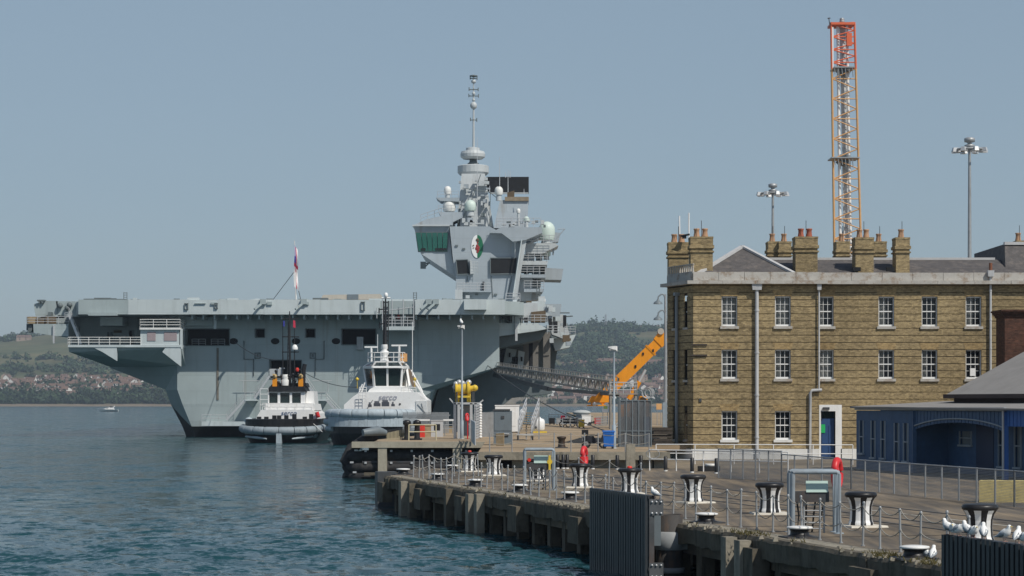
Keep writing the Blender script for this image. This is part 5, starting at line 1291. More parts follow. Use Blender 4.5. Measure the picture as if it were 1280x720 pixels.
# ------------------------------------------------------------ gangway from the carrier to the jetty
gwm = M('gangway_grey', (.27,.26,.24), .6, var=.2, scale=1, dirt=(.10,.07,.05), damt=.5)
gw = thing('gangway', 'long sloping grey truss gangway between the carrier and the jetty', 'gangway', P(770,535,232))
A0, A1 = P(618,466,356), P(772,492,232)
w2 = Vector((.9, 0, 0)); up = Vector((0,0,1.0)); dY = Vector((0,1.6,0))
for sg in (0, 1):
    o_ = dY*sg
    fr = MB(); fr.beam(A0+o_, A1+o_, .22); fr.beam(A0+o_+up*1.15, A1+o_+up*1.15, .2); n = 46
    side = fr.build('truss_chord', gwm, gw)
    for i in range(n):
        a, b_ = A0.lerp(A1, i/n), A0.lerp(A1, (i+1)/n)
        mb = MB(); mb.beam(a+o_, a+o_+up*1.15, .12); mb.beam(a+o_+(up*1.15 if i % 2 else up*0), b_+o_+(up*0 if i % 2 else up*1.15), .10); mb.build('truss_brace', gwm, side)
mb = MB(); d = A1-A0; mb.prism([A0, A1, A1+dY, A0+dY], (0,0,.06)); mb.build('walkway', M('walkway_brown', (.18,.14,.10), .8, var=.2), gw)
mb = MB(); rail(mb, [A0+up*1.1, A1+up*1.1], .6, 2.2, 1, .05); mb.build('handrail', gwm, gw)
mb = MB(); mb.beam(A0+Vector((0,0,-.4)), A0.lerp(A1,.55)+Vector((0,0,-.9)), .5, .5); mb.beam(A0.lerp(A1,.55)+Vector((0,0,-.9)), A1+Vector((0,0,-.1)), .35); mb.build('keel_beam', steel_d, gw)
tw_ = MB(); c = A1+Vector((.3,.6,0)); 
for dx in (-1.0, 1.6):
    for dy in (-.6, 1.6): tw_.beam((c.x+dx, c.y+dy, G2), (c.x+dx, c.y+dy, c.z+1.6), .2)
tw_.box(c.x-1.2, c.x+1.8, c.y-.8, c.y+1.8, c.z-.1, c.z+.02); tw_ = tw_.build('landing_tower', gwm, gw)
mb = MB(); rail(mb, [(c.x-1.1,c.y-.7,c.z), (c.x+1.7,c.y-.7,c.z), (c.x+1.7,c.y+1.7,c.z)], 1.15, .8, 3, .045)
for dz in (1.2, 2.4): mb.tube([(c.x-1.0,c.y-.6,G2), (c.x+1.6,c.y-.6,G2+dz)], .06, 4)
mb.build('tower_railing', silver, tw_)

# ------------------------------------------------------------ orange mobile crane
KY_ = 243.0
cr_ = thing('mobile_crane', 'orange telescopic mobile crane behind the mesh cage, boom raised to the right', 'crane', P(775,535,KY_))
def K(x, y, d=0): return P(x, y, KY_+d)
b0, b1 = K(757,493), K(827.5,424)
ax = (b1-b0).normalized(); perp = Vector((-ax.z, 0, ax.x))
def boom(t0, t1, hw_, dpt, mt, nm, dy=0):
    mb = MB(); a, b_ = b0.lerp(b1,t0)+Vector((0,dy,0)), b0.lerp(b1,t1)+Vector((0,dy,0))
    mb.prism([a-perp*hw_, b_-perp*hw_, b_+perp*hw_, a+perp*hw_][::-1], (0,dpt,0)); return mb.build(nm, mt, cr_)
bm = boom(-.12, .80, .62, 1.2, orange, 'boom')
b2 = boom(.62, .97, .55, .95, orange, 'boom_section', .12)
hd = MB(); a = b1; hd.prism([v+Vector((0,.04,0)) for v in [b0.lerp(b1,.93)-perp*.66, b1-perp*.6+ax*.3, b1+perp*.3+ax*.8, b1+perp*.78+ax*.3, b0.lerp(b1,.93)+perp*.66][::-1]], (0,1.25,0)); hd = hd.build('boom_head', orange, cr_)
mb = MB(); mb.cyl(b1+ax*.5+perp*.7+Vector((0,-.15,0)), b1+ax*.5+perp*.7+Vector((0,1.3,0)), .35); mb.build('sheave', beige, hd)
for t in (.08,.80):
    mb = MB(); p = b0.lerp(b1,t); mb.prism([p-perp*.74-ax*.1, p-perp*.74+ax*.12, p+perp*.74+ax*.12, p+perp*.74-ax*.1], (0,1.4,0)); mb.v = [(v[0],v[1]-.05,v[2]) for v in mb.v]; mb.build('boom_collar', M('boom_collar_orange', (.62,.24,.012), .5, var=.1), bm)
for t, dz in ((.25,.2),(.52,-.1),(.7,.3),(.82,-.2)):
    mb = MB(); p = b0.lerp(b1,t)+perp*dz; mb.box(p.x-.09, p.x+.09, p.y-.1, p.y+.05, p.z-.14, p.z+.14); mb.build('boom_plate', black, bm)
mb = MB(); mb.cyl(K(786,499,.5), K(799,477,.5), .30); ram = mb.build('lift_ram', orange, cr_)
mb = MB(); mb.cyl(K(799,477,.5), K(807,462,.5), .16); mb.build('ram_rod', silver, ram)
mb = MB(); mb.prism([K(735,503,-.08), K(762,503,-.08), K(762,499,-.08), K(752,495,-.08), K(740,495,-.08)], (0,2.4,0)); up_ = mb.build('counterweight_deck', orange, cr_)
mb = MB(); mb.pbox(739, 742, 496, 507, KY_-.1, 1); mb.pbox(734, 757, 506, 507.5, KY_-.3, 1.6); mb.build('outrigger', orange, cr_)
mb = MB(); mb.ball(K(743,505,-.4), .22, 8); mb.build('marker_lamp', white, cr_)
mb = MB(); mb.pprism([(776,521),(812,521),(812,506),(800,503),(776,506)], KY_+.4, 2.4); ch = mb.build('chassis', orange, cr_)
mb = MB(); mb.pprism([(798,508),(811,508),(809,495),(800,495)], KY_+.2, 2.2); cab = mb.build('cab', orange, cr_)
mb = MB(); mb.pbox(800.5, 808, 496.5, 502, KY_+.12, .1); mb.build('cab_window', glass_t, cab)
for x in (781, 790, 806):
    mb = MB(); mb.cyl(K(x,528,.3), K(x,528,1.0), .62, n=16); wh = mb.build('wheel', rubber, cr_)
    mb = MB(); mb.cyl(K(x,528,.22), K(x,528,.32), .3, n=10); mb.build('hub', silver, wh)
mb = MB(); mb.box(K(777,0).x, K(811,0).x, KY_+.5, KY_+2.2, G2+.55, G2+1.0); mb.build('axle_frame', steel_d, cr_)

# ------------------------------------------------------------ tall lattice crane behind the building
LY = 262.0
lc = thing('lattice_crane', 'very tall orange lattice crane jib with a red and white top, above the roofs', 'crane', P(1059.5,536,LY))
def LP(x, y, d=0): return P(x, y, LY+d)
def lx(y, side):      # edges of the jib at picture row y
    t = (y-28)/(536-28)
    return (1039+t*(1046-1039), 1068+t*(1083-1068))[side]
def jib(y0, y1, mt, mt2, step, nm):
    ch = MB(); dep = 2.6
    for s_ in (0, 1):
        for d in (0, dep): ch.tube([LP(lx(y0,s_),y0,d), LP(lx(y1,s_),y1,d)], .14, 6)
    o = ch.build(nm, mt, lc); k = 0; y = y0
    while y > y1+1:
        yn = max(y1, y-step); mb = MB()
        s0, s1 = (0,1) if k % 2 else (1,0)
        for d in (0, dep): mb.tube([LP(lx(y,s0),y,d), LP(lx(yn,s1),yn,d)], .075, 5)
        for s_ in (0,1): mb.tube([LP(lx(y,s_),y,0 if k % 2 else dep), LP(lx(yn,s_),yn,dep if k % 2 else 0)], .07, 5)
        if k % 2: mb.tube([LP(lx(y,0),y,0), LP(lx(y,1),y,0)], .07, 5)
        mb.build('lattice_brace', mt2, o); y = yn; k += 1
    return o
jib(536, 86, orange_l, orange_l, 12.5, 'jib_chord')
jib(86, 28, redo, redo, 8, 'jib_top_chord')
for x0, x1, w_ in ((1050,1047.2,.26),(1064,1058.5,.26)):
    mb = MB(); mb.tube([LP(x0+3,536,.5), LP(x1,32,.5)], w_*.7, 7); mb.build('hoist_rope_guide', white_c, lc)
mb = MB(); mb.prism([LP(1057,400,1.4), LP(1064,400,1.4), LP(1056.5,34,1.4), LP(1050,34,1.4)], (0,.4,0)); mb.build('inner_jib', M('jib_pale_grey', (.62,.63,.63), .5, var=.10), lc)
for y in range(40, 400, 9):
    mb = MB(); x = 1051+(y-34)*.0195; mb.beam(LP(x+.5,y,1.3), LP(x+6,y+4,1.3), .06); mb.build('inner_brace', M('brace_pale', (.5,.5,.5), .5), lc)
mb = MB(); mb.box(LP(1038.5,0).x, LP(1068.5,0).x, LY-.2, LY+2.8, LP(0,31).z, LP(0,28).z); hd = mb.build('jib_head', redo, lc)
mb = MB(); mb.lathe(LP(1052.5,28,1), [(.28,0),(.32,.15),(.24,.25),(.30,.35),(.2,.5)], 10); mb.build('beacon', galv, hd)
mb = MB(); mb.tube([LP(1037,30,.5), LP(1036,22,.5)], .05, 4); mb.tube([LP(1034.5,23,.5), LP(1038,22.5,.5)], .06, 4); mb.build('wind_gauge', steel_d, hd)
mb = MB(); mb.pbox(1058.5, 1065, 41, 57, LY-.15, .4); mb.build('top_panel', redo, lc)
mb = MB(); mb.pbox(1039.3, 1042, 34, 85, LY-.12, .12); mb.build('white_band', white_c, lc)
for a, y in ((1043,197),(1046,84)):
    mb = MB(); mb.box(LP(a-4,0).x, LP(a+31 if y > 100 else 1068,0).x, LY-.4, LY+3.0, LP(0,y+1).z, LP(0,y-.5).z); o = mb.build('jib_platform', galv, lc)
    mb = MB(); mb.pbox(1050, 1058, y-4, y+4, LY+.2, 1.2); mb.lathe(LP(1054,y+6,1), [(.5,-.4),(.9,0),(.5,.4)], 10); mb.build('sheave_block', cabgrey, o)
    mb = MB()
    for i in range(6): mb.tube([LP(1043+i*4.5,y,-.3), LP(1043+i*4.5+1,y+9+3*(i % 2),-.3)], .05, 4)
    mb.build('hanging_cable', galv, o)

# ------------------------------------------------------------ high-mast lights
def high_mast(px, top, Y, label, hr=1.4):
    t = thing('high_mast_light', label, 'light', P(px, 536, Y))
    zb = G2 if Y > 300 else G
    c = P(px, top+14, Y); mb = MB(); mb.tube([(c.x, Y, zb-.3), (c.x, Y, c.z*.5), (c.x, Y, c.z+.2)], [.28,.20,.125], 10); mb.build('pole', galv, t)
    ring = [c + Vector((math.cos(a)*hr, math.sin(a)*hr, 0)) for a in np.linspace(0, 2*math.pi, 17)[:-1]]
    mb = MB(); mb.tube(ring, .10, 6, closed=True)
    for a in range(4):
        v = Vector((math.cos(a*math.pi/2+.4), math.sin(a*math.pi/2+.4), 0)); mb.tube([c, c+v*hr], .07, 5)
    hd = mb.build('head_frame', galv, t)
    mb = MB(); mb.lathe(c, [(.4,.2),(.5,.4),(.2,.5),(.2,.62),(.48,.7),(.5,1.0),(.3,1.1)], 14); mb.build('winch_cap', galv, t)
    for k in range(8):
        a = k*math.pi/4+.2; v = Vector((math.cos(a), math.sin(a), 0)); p = c+v*hr*1.05
        mb = MB(); mb.obox((p.x, p.y), .75, .42, p.z-.24, p.z+.14, a, taper=.25); mb.build('floodlight', silver, hd)
high_mast(966, 228, 246, 'shorter-looking high mast floodlight ring above the hipped slate roof')
high_mast(1212, 173, 204, 'tall high mast floodlight ring over the long slate roof, clear of the chimneys', 1.25)
high_mast(1057, 284, 312, 'distant white mast floodlight ring seen through the lattice crane foot', 1.2)
# ------------------------------------------------------------ the three-storey yellow brick building
BYF = 146.0
def bx(x, Y=BYF): return (x-640)*Y/F
def bz_(y, Y=BYF): return H-(y-HZ)*Y/F
XL, XM, XR = bx(866), bx(1023), 42.0
bld = thing('brick_building', 'long three-storey yellow brick dockyard building with a stone parapet and chimneys', 'building', ((XL+XR)/2, 158, G))
ZP, ZT = bz_(561), bz_(357)
NC = 23; CH = (ZT-ZP)/NC
fronts = [(XL, XM-.02, BYF-.35), (XM+.02, XR, BYF)]
def hole(xc, y0, y1, w_=19.6): return (bx(xc-w_/2), bx(xc+w_/2), bz_(y1), bz_(y0))
wins = []
for xc in (911.2, 977.8, 1032.3, 1108, 1162, 1217, 1272, 1327):
    for (a, b_) in ((370.5, 408), (437, 473.5), (513.5, 549.5)):
        if xc in (1032.3,) and a > 500: continue
        if xc == 1272: continue
        wins.append(hole(xc, a, b_) + (xc, a))
door_h = (bx(1026), bx(1044), bz_(574), bz_(514), 1035, 514)
allh = wins + [door_h]
rgb = random.Random(31)
for (x0, x1, Yf) in fronts:
    hs_ = [h for h in allh if x0-.2 < (h[0]+h[1])/2 < x1+.2]
    mb = MB(); mb.wall(x0, x1, G-.1, ZT+.1, [h[:4] for h in hs_], Yf+.07, .30); mb.build('front_wall', joint, bld)
    for k in range(NC):
        z0, z1 = ZP+k*CH+.02, ZP+(k+1)*CH-.02
        cut = sorted([h for h in hs_ if h[2] < z1-.02 and h[3] > z0+.02], key=lambda h: h[0])
        segs = []; a = x0
        for h in cut: segs.append((a, h[0])); a = h[1]
        segs.append((a, x1))
        for (a, b_) in segs:
            if b_-a < .1: continue
            mb = MB(); pr = rgb.uniform(-.008, .008); mb.box(a, b_, Yf+pr, Yf+.09, z0, z1); mb.build('brick_course', brick, bld)
        for h in cut:                       # the part of a course over or under a window
            if h[3] < z1-.05: mb = MB(); mb.box(h[0]-.001, h[1]+.001, Yf+.004, Yf+.09, h[3], z1); mb.build('brick_lintel', brick, bld)
            if h[2] > z0+.05: mb = MB(); mb.box(h[0]-.001, h[1]+.001, Yf+.004, Yf+.09, z0, h[2]); mb.build('brick_apron', brick, bld)
    mb = MB(); xs_ = [x0-.06, x1+.0]
    ph = [(h[0],h[1]) for h in hs_ if h[2] < ZP]; a = x0-.06
    for h in ph: 
        mb.box(a, h[0]-.35, Yf-.10, Yf+.3, G-.2, ZP); a = h[1]+.35
    mb.box(a, x1, Yf-.10, Yf+.3, G-.2, ZP); mb.build('plinth', white, bld)
# left side of the building, in shade: a short splayed wall, then the flank running back
YB = 171.0
YS = BYF-.34
SA, SB = Vector((XL, YS, 0)), Vector((10.37, 149.7, 0))
SL = (SB-SA).length; SD = (SB-SA).normalized(); SN = Vector((SD.y, -SD.x, 0))       # along the wall, and into the building
def splay(mb):
    """shapes drawn along +Y from (XL, YS) are turned on to the splayed wall"""
    out = []
    for x, y, z in mb.v:
        p = SA + SD*(y-YS) + SN*(x-XL); out.append((p.x, p.y, z))
    mb.v = out
    return mb
sideh = [(YS+u0, YS+u1, bz_(y1), bz_(y0)) for u0, u1 in ((.94,1.52),(2.66,3.36)) for y0, y1 in ((369,409),(437,475),(513,550))]
side = MB(); YE = YS+SL
ycuts = sorted({YS, YE} | {v for h in sideh for v in h[:2]}); zcuts = sorted({G-.1, ZT+.1} | {v for h in sideh for v in h[2:]})
for i in range(len(ycuts)-1):
    for j in range(len(zcuts)-1):
        cy_, cz_ = (ycuts[i]+ycuts[i+1])/2, (zcuts[j]+zcuts[j+1])/2
        D = XL+.07 + (.3 if any(h[0] < cy_ < h[1] and h[2] < cz_ < h[3] for h in sideh) else 0)
        side.add([(D,ycuts[i],zcuts[j]),(D,ycuts[i+1],zcuts[j]),(D,ycuts[i+1],zcuts[j+1]),(D,ycuts[i],zcuts[j+1])], [(3,2,1,0)])
splay(side).build('side_wall', joint, bld)
for k in range(NC):
    z0, z1 = ZP+k*CH+.02, ZP+(k+1)*CH-.02
    cut = sorted([h for h in sideh if h[2] < z1-.02 and h[3] > z0+.02]); a = YS+.012
    for h in cut + [(YE,)]:
        mb = MB(); mb.box(XL, XL+.09, a+.001, h[0], z0, z1); splay(mb).build('brick_course', brick, bld); a = h[1] if len(h) > 1 else a
    mb = MB(); mb.prism([(SB.x,SB.y+.01,z0), (12.3,YB,z0), (12.3,YB,z1), (SB.x,SB.y+.01,z1)], (.2,0,0)); mb.build('brick_course', brick, bld)
mb = MB(); mb.prism([(SB.x+.06,SB.y+.03,G-.1), (12.36,YB,G-.1), (12.36,YB,ZT+.1), (SB.x+.06,SB.y+.03,ZT+.1)], (.3,0,0)); mb.build('flank_wall', joint, bld)
mb = MB(); mb.box(XL-.1, XL+.3, YS+.05, YE, G-.2, ZP); splay(mb).build('plinth', white, bld)
for h in sideh:
    mb = MB(); mb.box(XL+.2, XL+.3, h[0]+.03, h[1]-.03, h[2]+.05, h[3]-.05); o = splay(mb).build('side_window', void, bld)
    mb = MB(); mb.box(XL-.06, XL+.2, h[0]-.06, h[1]+.06, h[2]-.14, h[2]+.01); splay(mb).build('sill', stone, o)
    mb = MB(); zm = (h[2]+h[3])/2; mb.box(XL+.17, XL+.22, h[0]+.02, h[1]-.02, zm-.04, zm+.04); splay(mb).build('glazing_bar', white, o)
mb = MB(); mb.box(13.2, XR, YB-.3, YB, G, ZT+.1); mb.box(XL+.4, XR-.1, BYF+4.2, BYF+4.4, G, ZT); mb.build('inner_wall', joint, bld)
archm = brickmat('arch_brick', (.43,.31,.15), (.33,.235,.115), (.28,.21,.13))
# windows: box frame, two sashes with bars, panes, sill, some curtains
curt = {(977.8,370.5):1, (911.2,370.5):.8, (1032.3,370.5):.7, (1032.3,437):.8, (1108,437):.5, (1162,437):.5, (911.2,437):.4, (977.8,437):.4, (1108,370.5):.3}
for (a, b_, c, d, xc, y0) in wins:
    Yf = (BYF-.35 if xc < 1023 else BYF)
    F0 = Yf+.16
    mb = MB()
    mb.box(a, a+.065, F0, F0+.12, c, d); mb.box(b_-.065, b_, F0, F0+.12, c, d); mb.box(a+.08, b_-.08, F0, F0+.12, d-.09, d); mb.box(a+.08, b_-.08, F0, F0+.12, c, c+.12)
    win = mb.build('window', white_c, bld)
    zm = (c+d)/2
    mb = MB(); mb.box(a+.08, b_-.08, F0+.01, F0+.09, zm-.035, zm+.035); mb.build('meeting_rail', white_c, win)
    mb = MB(); wdt = (b_-a-.16)
    for k in (1, 2):
        x = a+.08+wdt*k/3; mb.box(x-.013, x+.013, F0+.03, F0+.065, c+.12, zm-.035); mb.box(x-.013, x+.013, F0+.03, F0+.065, zm+.035, d-.09)
    for z in ((c+.12+zm-.035)/2, (zm+.035+d-.09)/2): mb.box(a+.08, b_-.08, F0+.034, F0+.06, z-.013, z+.013)
    mb.build('glazing_bars', white_c, win)
    mb = MB()
    for i3 in range(3):            # old panes, none quite true with its neighbour
        for j3 in range(4):
            xa_, xb_ = a+.065+(b_-a-.13)*i3/3, a+.065+(b_-a-.13)*(i3+1)/3; za_, zb_ = c+.1+(d-c-.19)*j3/4, c+.1+(d-c-.19)*(j3+1)/4
            t_ = [rgb.uniform(-.006,.006) for _ in range(3)]; yq = F0+.05
            mb.add([(xa_,yq+t_[0],za_),(xb_,yq+t_[1],za_),(xb_,yq+t_[1]+t_[2],zb_),(xa_,yq+t_[0]+t_[2],zb_)], [(0,1,2,3)])
    mb.build('glass', glass, win)
    mb = MB(); mb.box(a-.10, b_+.10, Yf-.10, F0+.02, c-.17, c+.005); mb.build('sill', stone if y0 < 500 else white, win)
    ar = .07; mb = MB(); mb.prism([(a-.02,Yf-.012,d+.005),(b_+.02,Yf-.012,d+.005),(b_+.16,Yf-.012,d+.44),(a-.16,Yf-.012,d+.44)], (0,.1,0)); mb.build('flat_arch', archm, bld)
    cv_ = curt.get((xc, y0), 0)
    if cv_ or rgb.random() < .35:
        mb = MB(); n = 14; x0, x1 = a+.1, b_-.1
        if 0 < cv_ < .75 or not cv_: x1 = x0 + (x1-x0)*(.3+.3*rgb.random())
        hh = d-.1; lo = c+.1 if cv_ else c+.1+(d-c)*rgb.uniform(0,.5)
        for i in range(n):
            u0, u1 = i/n, (i+1)/n; f0, f1 = .03*math.sin(u0*22), .03*math.sin(u1*22)
            mb.add([(x0+(x1-x0)*u0,F0+.22+f0,lo),(x0+(x1-x0)*u1,F0+.22+f1,lo),(x0+(x1-x0)*u1,F0+.22+f1,hh),(x0+(x1-x0)*u0,F0+.22+f0,hh)], [(0,1,2,3)], True)
        mb.build('curtain', curtain, win)
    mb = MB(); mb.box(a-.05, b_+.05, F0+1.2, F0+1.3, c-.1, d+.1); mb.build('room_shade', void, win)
mb = MB(); p = P(1216.5, 466, BYF); mb.box(p.x-.18, p.x+.18, BYF+.1, BYF+.16, p.z-.2, p.z+.3); mb.build('window_sign', white_c, bld)
# door in its white surround
a, b_, c, d = door_h[:4]
mb = MB(); Yf = BYF; mb.box(a-.12, a-.005, Yf-.1, Yf+.3, G-.1, bz_(506)); mb.box(b_+.005, bx(1052), Yf-.1, Yf+.3, G-.1, bz_(506)); mb.box(a-.005, b_+.005, Yf-.1, Yf+.3, d, bz_(506)); mb.build('door_surround', white_c, bld)
mb = MB(); mb.box(a+.02, b_-.03, Yf+.22, Yf+.30, G, bz_(523)); dr = mb.build('door', M('door_blue', (.03,.075,.19), .45, var=.06), bld)
for i in (0, 1):
    for z0, z1 in ((.15,.85),(1.0,2.2)):
        mb = MB(); w2_ = (b_-a)/2; mb.box(a+.1+i*w2_*.95, a+.02+w2_*(i+1)*.93, Yf+.19, Yf+.23, G+z0, G+z1); mb.build('door_panel', M('door_blue', (.03,.075,.19)), dr)
mb = MB(); mb.pbox(1025.5, 1031.5, 530.5, 541, BYF+.15, .03); mb.build('green_notice', greensign, dr)
mb = MB(); mb.box(a, b_, Yf+.25, Yf+.33, bz_(523), d); mb.build('transom_light', glass_t, bld)
mb = MB(); mb.pbox(1029, 1037, 509, 512, BYF-.25, .16); mb.build('door_lamp', steel_d, bld)
# parapet, cornice
def stones(name, x0, x1, y0, y1, z0, z1, n, mt, gap=.012):
    for i in range(n):
        mb = MB(); a = x0+(x1-x0)*i/n; b_ = x0+(x1-x0)*(i+1)/n; j = rgb.uniform(-.012,.012)
        mb.box(a+gap, b_-gap, y0+j, y1, z0, z1+j*.6); mb.build(name, mt, bld)
Z351, Z340, Z355 = bz_(351.2), bz_(340.5), bz_(355.5)
stones('parapet_stone', XL-.02, XM+.15, BYF-.45, BYF-.05, Z351+.02, Z340, 5, stone); stones('parapet_stone', XM+.17, XR, BYF-.1, BYF+.3, Z351+.02, Z340-.02, 11, stone)
stones('cornice_stone', XL-.42, XM+.5, BYF-.82, BYF-.05, Z355, Z351, 4, stone, .006); stones('cornice_stone', XM+.52, XR, BYF-.47, BYF+.3, Z355, Z351, 9, stone, .006)
stones('frieze_stone', XL-.08, XM+.1, BYF-.43, BYF-.2, ZT+.01, Z355-.01, 4, brick, .003); stones('frieze_stone', XM+.12, XR, BYF-.08, BYF+.2, ZT+.01, Z355-.01, 9, brick, .003)
for i in range(2):
    a, b_ = YS+.1+(SL-.1)*i/2, YS+.1+(SL-.1)*(i+1)/2
    mb = MB(); mb.box(XL-.02, XL+.38, a+.01, b_-.01, Z351+.02, Z340-.004); splay(mb).build('parapet_stone', stone, bld)
    mb = MB(); mb.box(XL-.42, XL+.35, a+.006, b_+(.2 if i else -.006), Z355+.003, Z351-.003); splay(mb).build('cornice_stone', stone, bld)
mb = MB(); mb.box(XL+.05, XL+.17, YS+.2, YE, Z340, Z340+.07); mb.box(XL+.05, XL+.17, YS+.2, YE, Z340+.50, Z340+.58); splay(mb).build('balustrade_rail', stone, bld)
for i in range(12):
    mb = MB(); y = YS+.3+i*(SL-.4)/11; mb.box(XL+.07, XL+.15, y-.06, y+.06, Z340+.07, Z340+.50); splay(mb).build('baluster', stone, bld)
mb = MB(); mb.prism([(SB.x,SB.y+.25,Z355), (12.3,YB,Z355), (12.3,YB,Z340), (SB.x,SB.y+.25,Z340)], (.4,0,0)); mb.build('parapet_stone', stone, bld)
mb = MB(); mb.box(XL-.42, XL+.35, BYF-.05, BYF+.006, Z355, Z351); mb.build('cornice_stone', stone, bld)
# roofs
zr0 = Z340-.25
mb = MB(); x0, x1 = bx(868), bx(1000); xa = bx(928, 151.5)
za = bz_(309, 151.5)
A, B, C_, D = (x0,146.4,zr0), (x1,146.4,zr0), (x1,170.5,zr0), (x0,170.5,zr0); E_, F_ = (xa,151.5,za), (xa,166,za)
mb.add([A,B,C_,D,E_,F_], [(0,1,4),(1,2,5,4),(2,3,5),(3,0,4,5)]); rf1 = mb.build('hipped_roof', slate, bld)
for a, b_ in ((A,E_),(B,E_),(E_,F_)):
    mb = MB(); mb.beam(Vector(a)+Vector((0,-.03,.04)), Vector(b_)+Vector((0,-.03,.06)), .32, .14); mb.build('lead_hip', lead, rf1)
zr1 = bz_(324.5, 151.5)
mb = MB(); mb.add([(bx(950),147.0,zr0),(XR+4,147.0,zr0),(XR+4,151.5,zr1),(bx(950),151.5,zr1),(bx(950),157,zr0),(XR+4,157,zr0)], [(0,1,2,3),(3,2,5,4)]); rf2 = mb.build('long_roof', slate, bld)
mb = MB(); mb.beam((bx(955),151.5,zr1+.05),(bx(1266),151.5,zr1+.05), .3, .16); mb.build('lead_ridge', lead, rf2)
for x in (1067, 1109):
    mb = MB(); mb.pbox(x-.5, x+9, 334, 339, 147.6, .3); mb.build('roof_vent', void, rf2)
# taller roof at the right-hand end
mb = MB(); X0_, X1_ = bx(1257,149.0), 46
mb.prism([(X0_,149,bz_(340,149)), (X1_,149,bz_(340,149)), (X1_,151.5,bz_(303,150)), (bx(1262,150),151.5,bz_(303,150))], (0,10,0)); rf3 = mb.build('end_roof', slate, bld)
mb = MB(); mb.beam((bx(1261,150),151.45,bz_(302.5,150)),(X1_,151.45,bz_(302.5,150)), .4,.2); mb.build('lead_ridge', lead, rf3)
# chimneys
def chimney(x0, x1, ytop, Yc, dpt, npot, red=False):
    ybot = 345
    a, b_ = bx(x0,Yc), bx(x1,Yc); zt, zb = bz_(ytop,Yc), bz_(ybot,Yc)-.6
    mb = MB(); mb.box(a, b_, Yc, Yc+dpt, zb, zt-.75); ch = mb.build('chimney', brick, bld)
    mb = MB(); e = .08
    mb.box(a-e, b_+e, Yc-e, Yc+dpt+e, zt-1.02, zt-.92); mb.build('chimney_band', brick, ch)
    mb = MB(); mb.box(a-e*1.1, b_+e*1.1, Yc-e*1.1, Yc+dpt+e*1.1, zt-.75, zt-.55); mb.box(a-.02, b_+.02, Yc-.02, Yc+dpt+.02, zt-.55, zt-.1); mb.box(a-e*.5, b_+e*.5, Yc-e*.5, Yc+dpt+e*.5, zt-.1, zt+.02); mb.build('chimney_cap', brick, ch)
    for k in range(npot):
        c = (a+(b_-a)*(k+.5+ (.12 if npot == 2 and k == 0 else -.12 if npot == 2 else 0))/npot, Yc+dpt/2, zt+.02)
        mb = MB(); mb.lathe(c, [(.22,0),(.20,.12),(.17,.3),(.17,.46),(.20,.5),(.20,.58),(.14,.58)], 10); mb.build('chimney_pot', pots if not red else M('red_pot', (.33,.10,.06), .8, var=.1), ch)
    mb = MB(); mb.tube([(a+(b_-a)*.5, Yc+.3, zt), (a+(b_-a)*.5, Yc+.3, zt+1.1)], .02, 4); mb.build('lightning_rod', steel_d, ch)
chimney(863.5, 891, 296, 147.4, 1.6, 2); chimney(994.5, 1022, 296, 148, 1.6, 2, True); chimney(1069.5, 1092, 297, 148, 1.5, 2); chimney(1120, 1137, 297, 148, 1.4, 1)
chimney(836, 861, 303, 150.6, 1.4, 2); chimney(960.5, 973, 302, 156, 1.5, 1); chimney(974, 989, 302, 155.6, 1.5, 1); chimney(1046, 1062, 302, 156, 1.5, 1); chimney(1093, 1108, 302, 156, 1.5, 1); chimney(1271, 1280, 301, 156, 1.4, 1)
# rainwater pipes
def dpipe(name, px, y0, y1, r, mt, Yf=BYF, hopper=True):
    mb = MB(); x = bx(px); mb.tube([(x, Yf-.16, bz_(y0)), (x, Yf-.16, bz_(y1))], r*.78, 8); o = mb.build(name, mt, bld)
    if hopper: mb = MB(); mb.obox((x, Yf-.18), r*3.6, .34, bz_(y0)-.05, bz_(y0)+.35, taper=-.15); mb.build('hopper', mt, o)
    mb = MB(); n = 4
    for k in range(n): z = bz_(y0+(y1-y0)*(k+.5)/n); mb.lathe((x, Yf-.16, z), [(r*.98,-.05),(r*.98,.05)], 8)
    mb.build('pipe_bracket', mt, o)
dpipe('rainwater_pipe', 945, 362, 573, .16, rainpipe, BYF-.35)
dpipe('rainwater_pipe', 1022.5, 362, 487, .07, rainpipe, BYF-.35)
mb = MB(); Yq = BYF-.5; mb.tube([(bx(1026),Yq,bz_(487.5)), (bx(1014),Yq,bz_(488)), (bx(1011.5),Yq,bz_(491)), (bx(1011.5),Yq,bz_(573))], .10, 8); mb.build('rainwater_pipe', rainpipe, bld)
dpipe('rainwater_pipe', 1237.5, 345, 490, .10, rainpipe, BYF)
mb = MB(); x = bx(1237.5); mb.tube([(x, BYF-.2, bz_(345)), (x, BYF-.2, bz_(329))], .11, 8); mb.build('rusty_pipe', M('rusty_pipe', (.22,.09,.05), .8, var=.2), bld)
mb = MB(); ys_ = YS+2.35; mb.tube([(XL-.16, ys_, bz_(365)), (XL-.16, ys_, G)], .11, 8); mb.obox((XL-.16, ys_), .34, .34, bz_(368), bz_(364)); splay(mb).build('rainwater_pipe', pipe_dk, bld)
for y in (431, 444):
    mb = MB(); mb.pbox(864, 884, y-1, y+1, BYF-.45, .12); mb.build('wall_bracket', timber, bld)
mb = MB(); mb.pbox(874, 877, 498, 502.5, BYF-.42, .1); mb.build('wall_lamp', steel_d, bld)
for px, y0, y1 in ((850.3,270,345),(861,266,345),(846,293,345)):
    mb = MB(); Yq = 158; mb.tube([P(px-1.2 if px < 855 and px > 848 else px, y0, Yq), P(px, y1, Yq)], .06 if y0 < 280 else .03, 5); mb.build('aerial', white_c if y0 < 280 else steel_d, bld)
mb = MB(); mb.tube([P(851,295,150), P(862,293,150)], .07, 5); mb.pbox(853, 858, 294, 298, 150, .3); mb.build('roof_camera', black, bld)
